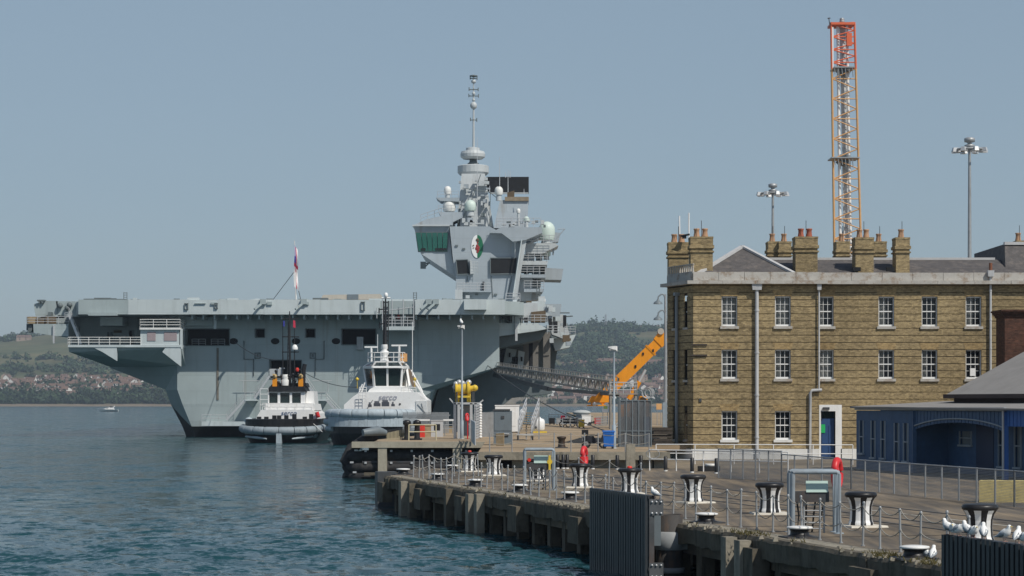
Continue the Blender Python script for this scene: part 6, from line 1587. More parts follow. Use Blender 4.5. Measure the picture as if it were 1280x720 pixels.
# swan-neck lamps on a post by the shaded corner
lp = thing('lamp_post', 'tall post with two swan-neck lamps standing just beyond the building corner', 'lamp', P(832,536,200))
mb = MB(); mb.tube([P(832,536,200), P(832,438,200), P(831.5,368,200)], [.22,.14,.09], 8); mb.build('pole', galv, lp)
mb = MB(); mb.pbox(828.5, 835.5, 503, 534, 199.8, .5); mb.build('pole_base', pipe_g, lp)
for y in (368, 388):
    mb = MB(); mb.tube([P(831.5,y+12,200), P(831.2,y+4,200), P(829.5,y,200), P(826,y,200), P(823,y+3,200), P(822.5,y+8,200)], .08, 6); arm = mb.build('swan_neck', pipe_dk, lp)
    mb = MB(); mb.lathe(P(822.5,y+12,200), [(.42,0),(.36,.16),(.14,.3),(.1,.42)], 12); mb.build('lamp_shade', cabgrey, arm)

# ------------------------------------------------------------ red brick stack beside the pavilion
rb = thing('red_brick_stack', 'dark red brick stack with a corbelled top in front of the yellow building', 'chimney', P(1270,560,139))
mb = MB(); a = P(1256,0,139).x; z0, z1 = G, P(0,396,139).z
nrow = 60
mb.box(a, a+4, 139, 141.5, G, z1); mb.build('shaft', redbrick, rb)
for k in range(4):
    mb = MB(); e = .07*(k+1); mb.box(a-e, a+4+e, 139-e, 141.5+e, z1+k*.11+.002, z1+(k+1)*.11); mb.build('corbel_course', redbrick, rb)

# ------------------------------------------------------------ dark blue pavilion
pv = thing('blue_pavilion', 'low dark blue boarded pavilion with a veranda and grey roof behind the mesh fence', 'building', (24, 114, G))
def at(px, Y): return Vector(((px-640)*Y/F, Y, 0))
A_, B_, C2, D2, E2 = at(1070.5,125), at(1114,120.5), at(1143,118), at(1257.5,107.5), at(1300,104)
ze = 5.0
def panel_wall(p, q_, z0, z1, holes, nm, mt, parent, board=.22, wins_=True, inset=.12):
    """a boarded wall from p to q with openings given as (t0, t1, z0, z1)"""
    L_ = (q_-p).length; d = (q_-p).normalized(); n_ = Vector((d.y,-d.x,0))
    n_ = n_ if n_.y < 0 or n_.x < 0 else -n_
    cuts = sorted({0, L_} | {h[i]*L_ for h in holes for i in (0,1)}); zc = sorted({z0, z1} | {h[i] for h in holes for i in (2,3)})
    mb = MB()
    for i in range(len(cuts)-1):
        for j in range(len(zc)-1):
            t, z = (cuts[i]+cuts[i+1])/2/L_, (zc[j]+zc[j+1])/2
            if any(h[0] < t < h[1] and h[2] < z < h[3] for h in holes): continue
            a, b_ = p+d*cuts[i], p+d*cuts[i+1]
            v = [a+Vector((0,0,zc[j])), b_+Vector((0,0,zc[j])), b_+Vector((0,0,zc[j+1])), a+Vector((0,0,zc[j+1]))]
            mb.prism(v, -n_*.15)
    w_ = mb.build(nm, mt, parent)
    for h in holes:
        a, b_ = p+d*h[0]*L_, p+d*h[1]*L_
        mb = MB(); mb.prism([a-n_*inset+Vector((0,0,h[2])), b_-n_*inset+Vector((0,0,h[2])), b_-n_*inset+Vector((0,0,h[3])), a-n_*inset+Vector((0,0,h[3]))], -n_*.03); g_ = mb.build('window', M('pavilion_glass', (.20,.23,.25), .15, var=.1), w_)
        mb = MB()
        for x, y in ((0,0),(1,1)): mb.beam(a.lerp(b_,x)+n_*.02+Vector((0,0,h[2])), a.lerp(b_,y)+n_*.02+Vector((0,0,h[3])), .07)
        m_ = (h[2]+h[3])/2; mb.beam(a+n_*.02+Vector((0,0,m_)), b_+n_*.02+Vector((0,0,m_)), .06); mb.beam(a-d*.08+n_*.06+Vector((0,0,h[2]-.05)), b_+d*.08+n_*.06+Vector((0,0,h[2]-.05)), .12,.1)
        mb.build('window_trim', M('pale_blue_trim', (.28,.33,.38), .6, var=.1), w_)
    return w_, d, n_
wA, dA, nA = panel_wall(A_, B_, G-.1, ze-.05, [(.10,.22,G+.9,G+2.7), (.44,.56,G+.7,G+2.7), (.72,.84,G+.7,G+2.7)], 'end_wall', bluewall, pv)
wB, dB, nB = panel_wall(B_, C2, G-.1, ze-.05, [(.15,.35,G+.6,G+2.6), (.55,.75,G+.6,G+2.6)], 'bay_wall', bluewall, pv)
for t in np.linspace(0, 1, 11):
    for (p, q_, n_) in ((A_,B_,nA), (B_,C2,nB)):
        pass
back = Vector((1.9, .55, 0))
wC, dC, nC = panel_wall(C2+back, E2+back, G-.1, ze-.05, [(.10,.20,G+1.5,G+2.2), (.42,.47,G+.5,G+2.6), (.545,.595,G+.5,G+2.6), (.78,.83,G+.5,G+2.6), (.92,.97,G+.5,G+2.6)], 'veranda_wall', bluewall, pv)
mb = MB(); mb.prism([C2+Vector((0,0,G)), C2+back+Vector((0,0,G)), C2+back+Vector((0,0,ze)), C2+Vector((0,0,ze))], (0,.15,0)); mb.build('return_wall', bluewall, pv)
for t0, t1 in ((.24,.38),(.64,.75)):
    a, b_ = (C2+back).lerp(E2+back, t0)+nC*.03, (C2+back).lerp(E2+back, t1)+nC*.03
    mb = MB(); mb.prism([a+Vector((0,0,G)), b_+Vector((0,0,G)), b_+Vector((0,0,G+2.6)), a+Vector((0,0,G+2.6))], nC*-.02); mb.build('door', M('door_dark_blue', (.012,.03,.08), .5, var=.1), pv)
# arched valance boards along the veranda
nv = 26
for i in range(nv):
    t0, t1 = i/nv, (i+1)/nv; a, b_ = C2.lerp(D2,t0+.003), C2.lerp(D2,t1-.003)
    drop0 = .62 + .42*abs(2*t0-1)**2.2; drop1 = .62 + .42*abs(2*t1-1)**2.2
    mb = MB(); mb.prism([a+Vector((0,0,ze-drop0)), b_+Vector((0,0,ze-drop1)), b_+Vector((0,0,ze-.05)), a+Vector((0,0,ze-.05))], nC*-.06); mb.build('valance_board', bluewall, pv)
pts = [C2.lerp(D2,i/26)+nC*.04+Vector((0,0,ze-(.62+.42*abs(2*i/26-1)**2.2)+.2)) for i in range(27)]
mb = MB(); mb.tube(pts, .04, 5); mb.build('valance_bead', M('pale_blue_trim', (.28,.33,.38)), pv)
for i in range(9):
    a, b_ = D2.lerp(E2,i/9+.01), D2.lerp(E2,(i+1)/9-.01)
    mb = MB(); mb.prism([a+Vector((0,0,ze-.75)), b_+Vector((0,0,ze-.75)), b_+Vector((0,0,ze+.05)), a+Vector((0,0,ze+.05))], nC*-.06); mb.build('valance_board', bluelite, pv)
for p, mt in ((C2,bluewall),(D2,bluelite),(E2,bluelite)):
    mb = MB(); mb.obox((p.x,p.y), .2, .2, G, ze-.05); mb.build('veranda_post', mt, pv)
mb = MB(); p = D2+nC*.15; mb.tube([p+Vector((0,0,ze)), p+Vector((0,0,G))], .06, 6); mb.build('rainwater_pipe', rainpipe, pv)
for (p, q_) in ((A_,B_),(B_,C2),(C2,D2)):
    mb = MB(); n_ = Vector(((q_-p).y, -(q_-p).x, 0)).normalized(); n_ = n_ if n_.x < 0 else -n_
    mb.prism([p+n_*.12+Vector((0,0,ze-.02)), q_+n_*.12+Vector((0,0,ze-.02)), q_+n_*.12+Vector((0,0,ze+.16)), p+n_*.12+Vector((0,0,ze+.16))], n_*-.15); mb.build('fascia_board', M('fascia_grey_blue', (.30,.34,.37), .6, var=.1), pv)
mb = MB(); o_ = [A_+Vector((-.35,.1,0)), B_+Vector((-.35,-.15,0)), C2+Vector((-.3,-.2,0)), D2+Vector((-.3,-.2,0)), E2+Vector((-.3,-.3,0)), E2+Vector((16,4,0)), A_+Vector((15,4,0))]
ev = [(A_+Vector((-.35,.1,0)),5.17),(B_+Vector((-.35,-.15,0)),5.17),(C2+Vector((-.3,-.2,0)),5.15),(D2+Vector((-.3,-.2,0)),5.12),(E2+Vector((-.3,-.3,0)),5.10)]
rg_ = [(p+Vector((5.5,1.6,0)), 5.47) for p, z in ev]
tp_ = [Vector((p.x,p.y,z)) for p, z in ev]; bk_ = [Vector((p.x,p.y,z)) for p, z in rg_]; far_ = [Vector((p.x+9,p.y+2,5.47)) for p in bk_]
dn = Vector((0,0,-.09))
for k in range(4):
    mb.prism([tp_[k+1], bk_[k+1], bk_[k], tp_[k]], dn); mb.prism([bk_[k+1], far_[k+1], far_[k], bk_[k]], dn)
mb.build('low_roof', feltroof, pv)
mb = MB(); mb.slab([(p.x,p.y) for p in (A_+Vector((1.5,1,0)), C2+Vector((4.5,1.5,0)), E2+Vector((5,2,0)), E2+Vector((14,4,0)), A_+Vector((14,3,0)))], G, ze+.2); mb.build('core_wall', bluewall, pv)
# upper hipped roof with rooflights
mb = MB(); zb, zt = P(0,494,121).z, 10.3
q0, q1, q2, q3 = at(1181,122), at(1300,112), at(1420,125), at(1290,136)
r0, r1 = Vector((32.5,126,zt)), Vector((34.5,121,zt))
rv = [q+Vector((0,0,zb)) for q in (q0,q1,q2,q3)]
mb.add(rv+[r0,r1], [(0,1,5,4),(1,2,5),(2,3,4,5),(3,0,4)]); ur = mb.build('upper_roof', feltroof, pv)
mb = MB(); mb.slab([(q.x,q.y) for q in (q0+Vector((.5,0,0)), q1+Vector((.4,.4,0)), q2, q3)], ze+.1, zb-.02); mb.build('clerestory', M('clerestory_brown', (.06,.035,.03), .8, var=.2), pv)
mb = MB(); 
for a, b_ in ((0,1),(3,0)): mb.beam(rv[a]+Vector((0,0,-.06)), rv[b_]+Vector((0,0,-.06)), .2, .22)
mb.build('roof_gutter', M('brown_gutter', (.05,.03,.026), .7, var=.2), ur)
for k, (u0, u1) in enumerate(((.40,.50),(.60,.70),(.80,.90))):
    def rp(u, v): return rv[0].lerp(rv[1],u).lerp(r0.lerp(r1,u),v)
    nn = (rv[1]-rv[0]).cross(r0-rv[0]).normalized()*.06
    mb = MB(); mb.prism([rp(u0,.42)+nn, rp(u1,.42)+nn, rp(u1,.82)+nn, rp(u0,.82)+nn], nn*-1.2); mb.build('rooflight', M('rooflight_white', (.62,.63,.63), .4, var=.06), ur)
for k in range(14):
    mb = MB(); a = rv[0].lerp(r0, .62+.027*k); mb.box(a.x-.10, a.x+.12, a.y-.1, a.y+.15, a.z, a.z+.22); mb.build('ridge_tile', lead, ur)
# ------------------------------------------------------------ on the lower quay
def ground(px, y, zg=G):
    Y = (H-zg)*F/(y-HZ)
    return Vector(((px-640)*Y/F, Y, zg))
QR = math.atan2(ET.y, ET.x) - math.pi/2          # rotation that follows the quay edge

# tall black and white mooring bollards
def make_bollard(loc, label):
    t = thing('mooring_bollard', label, 'bollard', loc, 'black and white mooring bollards on the quay')
    x, y, z = loc
    prof = [(.37,.06),(.37,.12),(.335,.2),(.32,.45),(.33,.62),(.375,.78),(.44,.88)]
    n = 42
    mb = MB()
    for k in range(14):
        for j in range(3):
            i = k*3+j; t0, t1 = 2*math.pi*i/n, 2*math.pi*(i+1)/n
            for (r0,z0),(r1,z1) in zip(prof, prof[1:]):
                mb.add([(x+r0*math.cos(t0),y+r0*math.sin(t0),z+z0),(x+r0*math.cos(t1),y+r0*math.sin(t1),z+z0),(x+r1*math.cos(t1),y+r1*math.sin(t1),z+z1),(x+r1*math.cos(t0),y+r1*math.sin(t0),z+z1)], [(0,1,2,3)], True, k % 2)
    mb.build('shaft', [black, white_c], t)
    mb = MB(); mb.lathe((x,y,z), [(.44,.88),(.475,.92),(.48,.97),(.45,1.02),(.38,1.04),(1e-4,1.045)], 32); mb.build('cap', black, t)
    mb = MB(); mb.obox((x,y), 1.22, 1.22, z, z+.055, QR, taper=.04); mb.build('pad', M('pad_cream', (.60,.56,.48), .8, var=.12, scale=3, dirt=(.22,.19,.15), damt=.6, dscale=(2,2,2)), t)
    mb = MB(); mb.cyl((x-.02,y-.40,z+.66),(x-.02,y-.375,z+.66), .035, n=8); mb.build('shackle_eye', black, t)
    return t
BLS = [(587,591,'black and white bollard with a red cap, farthest of the row by the jetty fenders'), (617,596,'black and white bollard just left of the far pipe frame'), (672,602.5,'black and white bollard seen through the far pipe frame'),
       (725,611,'black and white bollard below the lone red lifebuoy ring'), (787,619,'black and white bollard with a red top behind the tall corrugated fender panel'), (866.5,630,'black and white bollard just right of the steel pile, beside the wandering chain posts'),
       (962,644,'black and white bollard left of the near pipe frame'), (1076,660,'black and white bollard between the near pipe frame and the gulls'), (1225,681,'largest black and white bollard, behind the row of perched gulls')]
b0_ = None; reds = []
for i, (px, y, lb) in enumerate(BLS):
    g = ground(px, y-1.5)
    if b0_ is None: b0_ = make_bollard(g, lb); o = b0_
    else: o = copy_tree(b0_, g, random.uniform(-.35,.35), lb)
    reds.append((o, g)) if i in (0, 4) else None
for o, g in reds:
    if True:
        mb = MB(); OFF[o.name] = Vector(g); mb.lathe((g.x,g.y,g.z+1.04), [(.10,0),(.11,.05),(.07,.09),(1e-4,.095)], 10); mb.build('red_cap', redp, o)
# low mushroom bollards
def make_low(loc, label):
    t = thing('low_bollard', label, 'bollard', loc, 'low mushroom bollards along the quay edge')
    x, y, z = loc
    mb = MB(); mb.lathe((x,y,z), [(.40,0),(.39,.05),(.27,.09),(.24,.20),(.30,.25),(.34,.26)], 22); mb.build('body', black, t)
    mb = MB(); mb.lathe((x,y,z), [(.345,.26),(.36,.285),(.345,.31),(.2,.33),(1e-4,.335)], 22); mb.build('top', white, t)
    mb = MB(); mb.obox((x,y), .95, .78, z, z+.05, QR); mb.build('base_plate', steel_d, t)
    return t
LOWS = [(504,594.5,'low white-topped bollard at the far tip of the quay'), (547,601,'low white-topped bollard, second along the edge from the far quay tip'), (594,609,'low white-topped bollard nearest in front of the red-capped bollard'),
        (649.5,616,'low white-topped bollard at the foot of the far pipe frame'), (712.5,626,'low white-topped bollard just left of the tall fender panel'), (565,589.5,'small white-topped bollard set back beside the red-capped bollard'),
        (883,655,'low white-topped bollard just right of the steel pile on the crumbling edge'), (999.5,673.5,'low white-topped bollard at the foot of the near pipe frame'), (1143,700,'low white-topped bollard with two gulls beside it')]
l0_ = None
for px, y, lb in LOWS:
    g = ground(px, y-1)
    if l0_ is None: l0_ = make_low(g, lb)
    else: copy_tree(l0_, g, random.uniform(-.2,.2), lb)
# posts and chains
PH = 1.1
def make_post(p):
    mb = MB(); mb.tube([p, p+Vector((0,0,PH))], [.036,.033], 8); o = mb.build('chain_post', galv)
    return o
post_me = None
def post(p, lean=0.0, h=1.0):
    p = Vector(p)
    global post_me
    if post_me is None:
        mb = MB(); mb.tube([(0,0,0),(0,0,.03)], .055, 8); mb.tube([(0,0,0),(0,0,PH)], [.030,.027], 8); mb.lathe((0,0,PH-.05), [(.036,0),(.04,.03),(.025,.06)], 8); mb.lathe((0,0,PH*.52), [(.036,-.02),(.036,.02)], 8)
        post_me = mb.mesh('chain_post', galv, (0,0,0))
    o = bpy.data.objects.new('chain_post', post_me); COL.objects.link(o); o.location = p
    o.rotation_euler = (random.gauss(0,.02), random.gauss(0,.02)+lean, random.uniform(0,6)); o.scale = (1,1,h)
    return tag(o, nth(zone(p)) + ' grey chain post from the right, ' + zone(p), 'post', 'chain posts along the quay edge')
rope_m = M('dirty_rope', (.33,.31,.27), .8, var=.2, scale=6)
def chain(a, b_, sag, mt=galv, label='thin sagging chain hung between two grey quay posts', grp='chains between the quay posts'):
    mb = MB(); pts = [a.lerp(b_, t) - Vector((0,0,4*sag*t*(1-t))) for t in np.linspace(0,1,11)]
    mb.tube(pts, .014, 5); o = mb.build('chain', mt); return tag(o, label, 'chain', grp)
def zone(p):
    px = 640+F*p.x/p.y
    for lim, nm in ((560,'at the far quay tip'),(650,'left of the far pipe frame'),(740,'between the far pipe frame and fender panel'),(860,'behind the tall fender panel'),(985,'between the steel pile and near pipe frame'),(1060,'in front of the near pipe frame'),(9999,'between the near pipe frame and the gulls')):
        if px < lim: return nm
line = []
s = -16.0
while s < 46.5:
    if not (-1.8 < s < 2.0) or True: line.append(edge(s + random.uniform(-.08,.08), -1.15 - random.uniform(0,.15)))
    s += 1.26
end = [edge(46.4, -2.2), edge(46.2, -3.4), edge(46.0, -4.6)]
line += end
for i, p in enumerate(line): post(p, h=random.uniform(.96,1.04))
for i, (a, b_) in enumerate(zip(line, line[1:])):
    if i == 11: continue
    for hgt in (PH-.05, PH*.50):
        chain(a+Vector((0,0,hgt)), b_+Vector((0,0,hgt)), random.uniform(.13,.24), rope_m, label=nth(('c', hgt > .9, zone(a))) + (' upper' if hgt > .9 else ' lower') + ' sagging chain from the right, ' + zone(a))
# a second, shorter run of roped posts behind the far pipe frame
l2 = [ground(x, y) for x, y in ((514,596),(541,593),(560,591.5))] 
back_ = [edge(t, -6.1) for t in (24, 28.5, 33, 38)]
for p in back_: 
    o = post(p, h=1.12)
for a, b_ in zip(back_, back_[1:]): chain(a+Vector((0,0,1.2)), b_+Vector((0,0,1.2)), .3, rope_m, 'pale sagging rope strung between posts behind the far bollards', 'ropes behind the far bollards')

# pipe frames guarding the ladder and supply points
def make_frame(base, wd, dp, hgt, label, lid):
    t = thing('pipe_frame', label, 'frame', base)
    x, y, z = base
    for dy in (0, dp):
        mb = MB(); r = .07
        pts = [(x-wd/2,y+dy,z),(x-wd/2,y+dy,z+hgt-.07),(x-wd/2+.02,y+dy,z+hgt-.02),(x-wd/2+.07,y+dy,z+hgt),(x+wd/2-.07,y+dy,z+hgt),(x+wd/2-.02,y+dy,z+hgt-.02),(x+wd/2,y+dy,z+hgt-.07),(x+wd/2,y+dy,z)]
        mb.tube(pts, r, 10); mb.build('hoop', pipe_g, t)
    for sx in (-1,1):
        for dy in (0,dp): mb = MB(); mb.lathe((x+sx*wd/2,y+dy,z), [(.15,0),(.15,.02),(.1,.03)], 10); mb.build('foot_plate', pipe_g, t)
    mb = MB(); mb.box(x-.42*wd, x+.32*wd, y+dp*.35, y+dp*.8, z+.78*hgt-.48, z+.78*hgt-.18); bx_ = mb.build('control_box', steel_d, t)
    mb = MB(); mb.prism([(x-.18*wd,y+dp*.3,z+.78*hgt-.20),(x+.30*wd,y+dp*.3,z+.78*hgt-.20),(x+.30*wd,y+dp*.45,z+.78*hgt+.12),(x-.18*wd,y+dp*.45,z+.78*hgt+.12)], (0,.05,.0)); mb.build('lid', palegreen, bx_)
    mb = MB()
    for sx in (-.22, .22): mb.tube([(x+sx*wd,y+dp*.5,z),(x+sx*wd,y+dp*.5,z+.55*hgt)], .03, 5)
    for k in range(5): mb.tube([(x-.24*wd,y+dp*.5,z+.12+.17*k),(x+.24*wd,y+dp*.5,z+.12+.17*k)], .022, 5)
    mb.build('ladder', galv, t)
    for k in range(4):
        mb = MB(); xx = x-.36*wd+.18*k*wd*.9; mb.tube([(xx,y+dp*.6,z+.02),(xx+.05,y+dp*.6,z+.5),(xx-.02+.06*k,y+dp*.55,z+.78*hgt-.4)], .028, 5); mb.build('hose', black, t)
    if lid: mb = MB(); mb.cyl((x-.34*wd,y+dp*.25,z+.86*hgt-.2),(x-.34*wd,y+dp*.36,z+.86*hgt-.2), .08, n=10); mb.build('valve', redp, t)
    if lid: mb = MB(); mb.cyl((x+wd*.36,y-.14,z+.70*hgt),(x+wd*.36,y-.05,z+.70*hgt), .11, n=12); mb.beam((x+wd*.36,y-.12,z+.5*hgt),(x+wd*.36,y-.12,z+.86*hgt), .09, .05); mb.build('yellow_tag', yellow, t)
    return t
make_frame(ground(674, 613), 1.22, .62, 1.72, 'far grey-blue pipe frame around a pale green supply box', True)
make_frame(ground(1019.5, 667), 1.30, .7, 1.74, 'near grey-blue pipe frame around a pale green supply box, beside the red post', False)
# lifebuoys in red housings
def make_buoy(p, hz, label, post_mt, face=.9, k=1.0):
    t = thing('lifebuoy_stand', label, 'lifebuoy', p)
    ca, sa = math.cos(face), math.sin(face)
    mb = MB(); mb.tube([p, p+Vector((0,0,hz))], .045, 8); mb.build('post', post_mt, t)
    mb = MB(); c = p+Vector((-.04,-.16,hz+.12))
    pts = [c+Vector((ca*math.cos(a)*.30, sa*math.cos(a)*.30, math.sin(a)*.42))*k for a in np.linspace(0,2*math.pi,25)[:-1]]
    mb.tube(pts, .125*k, 10, closed=True); mb.build('ring', lifered, t)
    mb = MB(); n_ = Vector((-sa,ca,0)); mb.prism([c+Vector((ca*math.cos(a)*.3, sa*math.cos(a)*.3, math.sin(a)*.42))*k-n_*.02 for a in np.linspace(0,2*math.pi,17)[:-1]], n_*.06); mb.build('housing', M('lifebuoy_pink', (.62,.17,.20), .5, var=.08), t)
    for a in ():
        q_ = c+Vector((ca*math.cos(a)*.30, sa*math.cos(a)*.30, math.sin(a)*.42))*k; mb = MB(); mb.ball(q_, .138, 8, sz=.45); mb.build('band', white_c, t)
make_buoy(ground(731, 600), .98, 'lone bright red lifebuoy ring on a post in mid quay', galv, 1.25)
make_buoy(ground(1047, 646), 1.28, 'red lifebuoy ring on a red post beside the near pipe frame', lifered, 1.15)
# short black posts with white feet in front of the jetty wall
for i, (px, y) in enumerate(((697,586),(704,586),(709,586),(741,586.5),(771.5,587),(801,587.5),(832,589),(865,591),(895.5,592))):
    g = ground(px, y); t = thing('guard_post', nth('gw') + ' short black guard post from the left, before the jetty wall' if px < 800 else nth('gt') + ' short black guard post from the left, on the open tan ground', 'post', g, 'short black guard posts')
    mb = MB(); mb.tube([g+Vector((0,0,.06)), g+Vector((0,0,.78)), g+Vector((0,0,.8))], [.1,.1,.07], 10); mb.build('post', black, t)
    mb = MB(); mb.lathe(g, [(.105,0),(.105,.07)], 10); mb.build('foot', white, t)
g = ground(886, 589); mb = MB(); mb.obox((g.x,g.y), 1.1, .7, G, G+.28, .1); bb = thing('low_bollard', 'flat black bollard with a white top near the mesh fence', 'bollard', g)
mb.build('base', black, bb); mb = MB(); mb.lathe((g.x+.1,g.y,G+.28), [(.3,0),(.34,.08),(.3,.12)], 14); mb.build('top', white, bb)
# square concrete pillar
g = ground(788, 588); mb = MB(); mb.obox((g.x,g.y), .50, .5, G, G+1.42, .05, taper=.04); tag(mb.build('concrete_pillar', conc), 'square grey concrete pillar against the jetty wall, behind the red-topped bollard', 'pillar')

# white tube railings on the tan ground
def railing(name, pts, h, gap, rails, r, mt, label, grp=None):
    t = thing(name, label, 'railing', pts[0], grp)
    pts = [Vector(p) for p in pts]; up_ = Vector((0,0,h))
    for a, b_ in zip(pts, pts[1:]):
        k = max(1, round((b_-a).length/gap))
        for i in range(k+1):
            p = a.lerp(b_, i/k); mb = MB(); mb.tube([p, p+up_], r, 6); mb.build('post', mt, t)
        for j in range(rails):
            mb = MB(); u = up_*(1-j/rails*.9); mb.tube([a+u, b_+u], r, 6); mb.build('rail', mt, t)
    return t
railing('white_railing', [ground(812,588), ground(985,592)], 1.12, 1.75, 2, .035, white_c, 'white two-rail tube railing across the tan ground before the building')
railing('white_railing', [ground(820,580), ground(1066,581)], 1.18, 2.3, 2, .03, white_c, 'pale tube railing running behind, close to the white plinth')
# rope posts along the jetty wall top
rp_ = [P(x, 561, (H-G2)*F/(561.0-HZ)) for x in (693,714,731,748,782)]
JY = 126.2
rp_ = [Vector(((x-640)*JY/F, JY+.5, G2)) for x in (612,640,693,714,731,748,782,812)]
for p in rp_:
    mb = MB(); mb.tube([p, p+Vector((0,0,1.08))], .032, 6); tag(mb.build('rope_post', galv), nth('rp') + ' thin grey roped post from the left on the jetty wall', 'post', 'roped posts on the jetty wall')
for a, b_ in zip(rp_, rp_[1:]):
    for hh in (1.03, .55): chain(a+Vector((0,0,hh)), b_+Vector((0,0,hh)), .12, rope_m, nth(('jr', hh > .9)) + (' upper' if hh > .9 else ' lower') + ' rope from the left along the jetty wall', 'ropes on the jetty wall')

# mesh fence with steel posts
FM = M('fence_wire', (.40,.41,.42), .5, .4, var=.1, scale=3)
def mesh_fence(pts, h, gap, label, dense):
    t = thing('mesh_fence', label, 'fence', pts[0])
    for a, b_ in zip(pts, pts[1:]):
        L_ = (b_-a).length; k = max(1, round(L_/gap))
        for i in range(k+1):
            p = a.lerp(b_, i/k); mb = MB(); mb.tube([p, p+Vector((0,0,h+.03))], .036, 7); mb.build('post', galv, t)
        mb = MB(); mb.tube([a+Vector((0,0,h)), b_+Vector((0,0,h))], .028, 6); mb.build('top_rail', galv, t)
        mb = MB(); d = (b_-a).normalized(); n = int(L_/dense)
        w_ = .0055
        for i in range(n):
            p = a+d*(i*dense); q_ = p+Vector((0,0,h-.02)); mb.add([p-d*w_, p+d*w_, q_+d*w_, q_-d*w_], [(0,1,2,3)])
        for j in range(int(h/dense)):
            z = Vector((0,0,.03+j*dense)); mb.add([a+z, b_+z, b_+z+Vector((0,0,2*w_)), a+z+Vector((0,0,2*w_))], [(0,1,2,3)])
        stuff(mb.build('wire_mesh', FM, t))
mesh_fence([ground(898,597.5), ground(977,602)], 1.42, 1.05, 'short close-meshed steel fence panel run on the tan ground', .042)
mesh_fence([ground(977,602), ground(1064,611.5), ground(1268,633.5), ground(1400,650)], 1.27, 1.72, 'long steel-post mesh fence running in front of the blue pavilion', .055)
# yellow concrete block
g = ground(1224, 627.5); g2 = ground(1300, 633)
bk = MB(); d = (Vector((.94,-.32,0))).normalized(); nn = Vector((.32,.94,0)).normalized(); a = g; b_ = g+d*2.6
bk.prism([a, b_, b_+Vector((0,0,.80)), a+Vector((0,0,.80))], nn*.7); bk = tag(bk.build('concrete_block', yconc), 'large yellow painted concrete block behind the mesh fence', 'block')
# low kerb and pale ground line behind the fence
# ------------------------------------------------------------ fender panels standing in the water
def fender_panel(a, b_, top, bot, label, nst):
    t = thing('fender_panel', label, 'fender', (a.x, a.y, bot))
    d = (b_-a); L_ = d.length; d.normalize(); n_ = Vector((-d.y,d.x,0)); n_ = n_ if n_.x < 0 else -n_
    mb = MB(); mb.prism([Vector((a.x,a.y,bot)), Vector((b_.x,b_.y,bot)), Vector((b_.x,b_.y,top-.03)), Vector((a.x,a.y,top-.03))], -n_*.16); mb.build('backing_frame', steel_d, t)
    w_ = L_/nst
    pm = M('fender_strip_black', (.030,.036,.042), .45, var=.25, scale=1.2, dirt=(.085,.09,.09), damt=.4, dscale=(2,2,.15))
    for i in range(nst):
        p, q_ = a+d*(i*w_+.02), a+d*((i+1)*w_-.055); mb = MB(); pr = random.uniform(-.006,.006)
        mb.prism([Vector((p.x,p.y,bot))+n_*(.11+pr), Vector((q_.x,q_.y,bot))+n_*(.11+pr), Vector((q_.x,q_.y,top+random.uniform(-.015,.01)))+n_*(.11+pr), Vector((p.x,p.y,top))+n_*(.11+pr)], -n_*.11); mb.build('fender_strip', pm, t)
    for f in (.42, .985):
        z = bot+(top-bot)*f if f < .9 else top-.06; mb = MB(); mb.prism([Vector((a.x,a.y,z-.05))+n_*.02, Vector((b_.x,b_.y,z-.05))+n_*.02, Vector((b_.x,b_.y,z+.05))+n_*.02, Vector((a.x,a.y,z+.05))+n_*.02], -n_*.2); mb.build('cross_band', steel_d, t)
    return t, d, n_
fa, fb = P(740.5, 610, 73), P(811.5, 618, 67.1)
fp1, d_, n_ = fender_panel(fa, fb, 2.62, -1.2, 'tall dark corrugated fender panel in the water, beside the steel pile', 24)
ga, gb_ = P(1182, 668, 47.2), P(1300, 682, 43.2)
fender_panel(ga, gb_, 2.62, -1.2, 'dark corrugated fender panel with gulls perched along its top', 20)
for z in (2.25, .35):
    mb = MB(); p = fb + d_*.02; mb.prism([Vector((p.x,p.y+.02,z-.24)), Vector((p.x+.42,p.y+.02,z-.24)), Vector((p.x+.42,p.y+.02,z+.24)), Vector((p.x,p.y+.02,z+.24))], (0,.12,0)); br = mb.build('bracket_plate', M('bracket_grey', (.10,.105,.11), .55, var=.2, scale=3), fp1)
    for dx in (.08,.21,.35):
        for dz in (-.17,.17):
            mb = MB(); mb.ball((p.x+dx,p.y,z+dz), .035, 8); mb.build('bolt', silver, br)
# steel pile behind it
pc = P(837, 650, 68.5); pl = thing('steel_pile', 'thick rusty steel pile with pale collars behind the tall fender panel', 'pile', (pc.x, pc.y, -1.5))
pileM = M('pile_steel', (.045,.042,.04), .7, var=.35, scale=2, dirt=(.12,.07,.04), damt=.7, dscale=(1.5,1.5,.6))
pgrey = M('pile_collar_grey', (.27,.28,.285), .6, var=.12, scale=2, dirt=(.12,.11,.1), damt=.4)
mb = MB(); mb.lathe((pc.x,pc.y,0), [(.40,-1.5),(.40,1.98),(.36,1.98),(.36,1.9),(1e-4,1.88)], 24); mb.build('shaft', pileM, pl)
mb = MB(); mb.lathe((pc.x,pc.y,0), [(.43,.9),(.50,1.0),(.50,1.42),(.42,1.46)], 24); mb.box(pc.x-.1, pc.x+.62, pc.y-.28, pc.y+.4, .92, 1.40); mb.build('collar', pgrey, pl)
mb = MB(); mb.lathe((pc.x,pc.y,0), [(.45,.20),(.47,.23),(.47,.34),(.41,.36)], 24); mb.build('collar_ring', pgrey, pl)
mb = MB(); mb.box(pc.x-.55, pc.x-.3, pc.y-.5, pc.y-.4, 1.05, 2.1); mb.build('side_plate', cabgrey, pl)

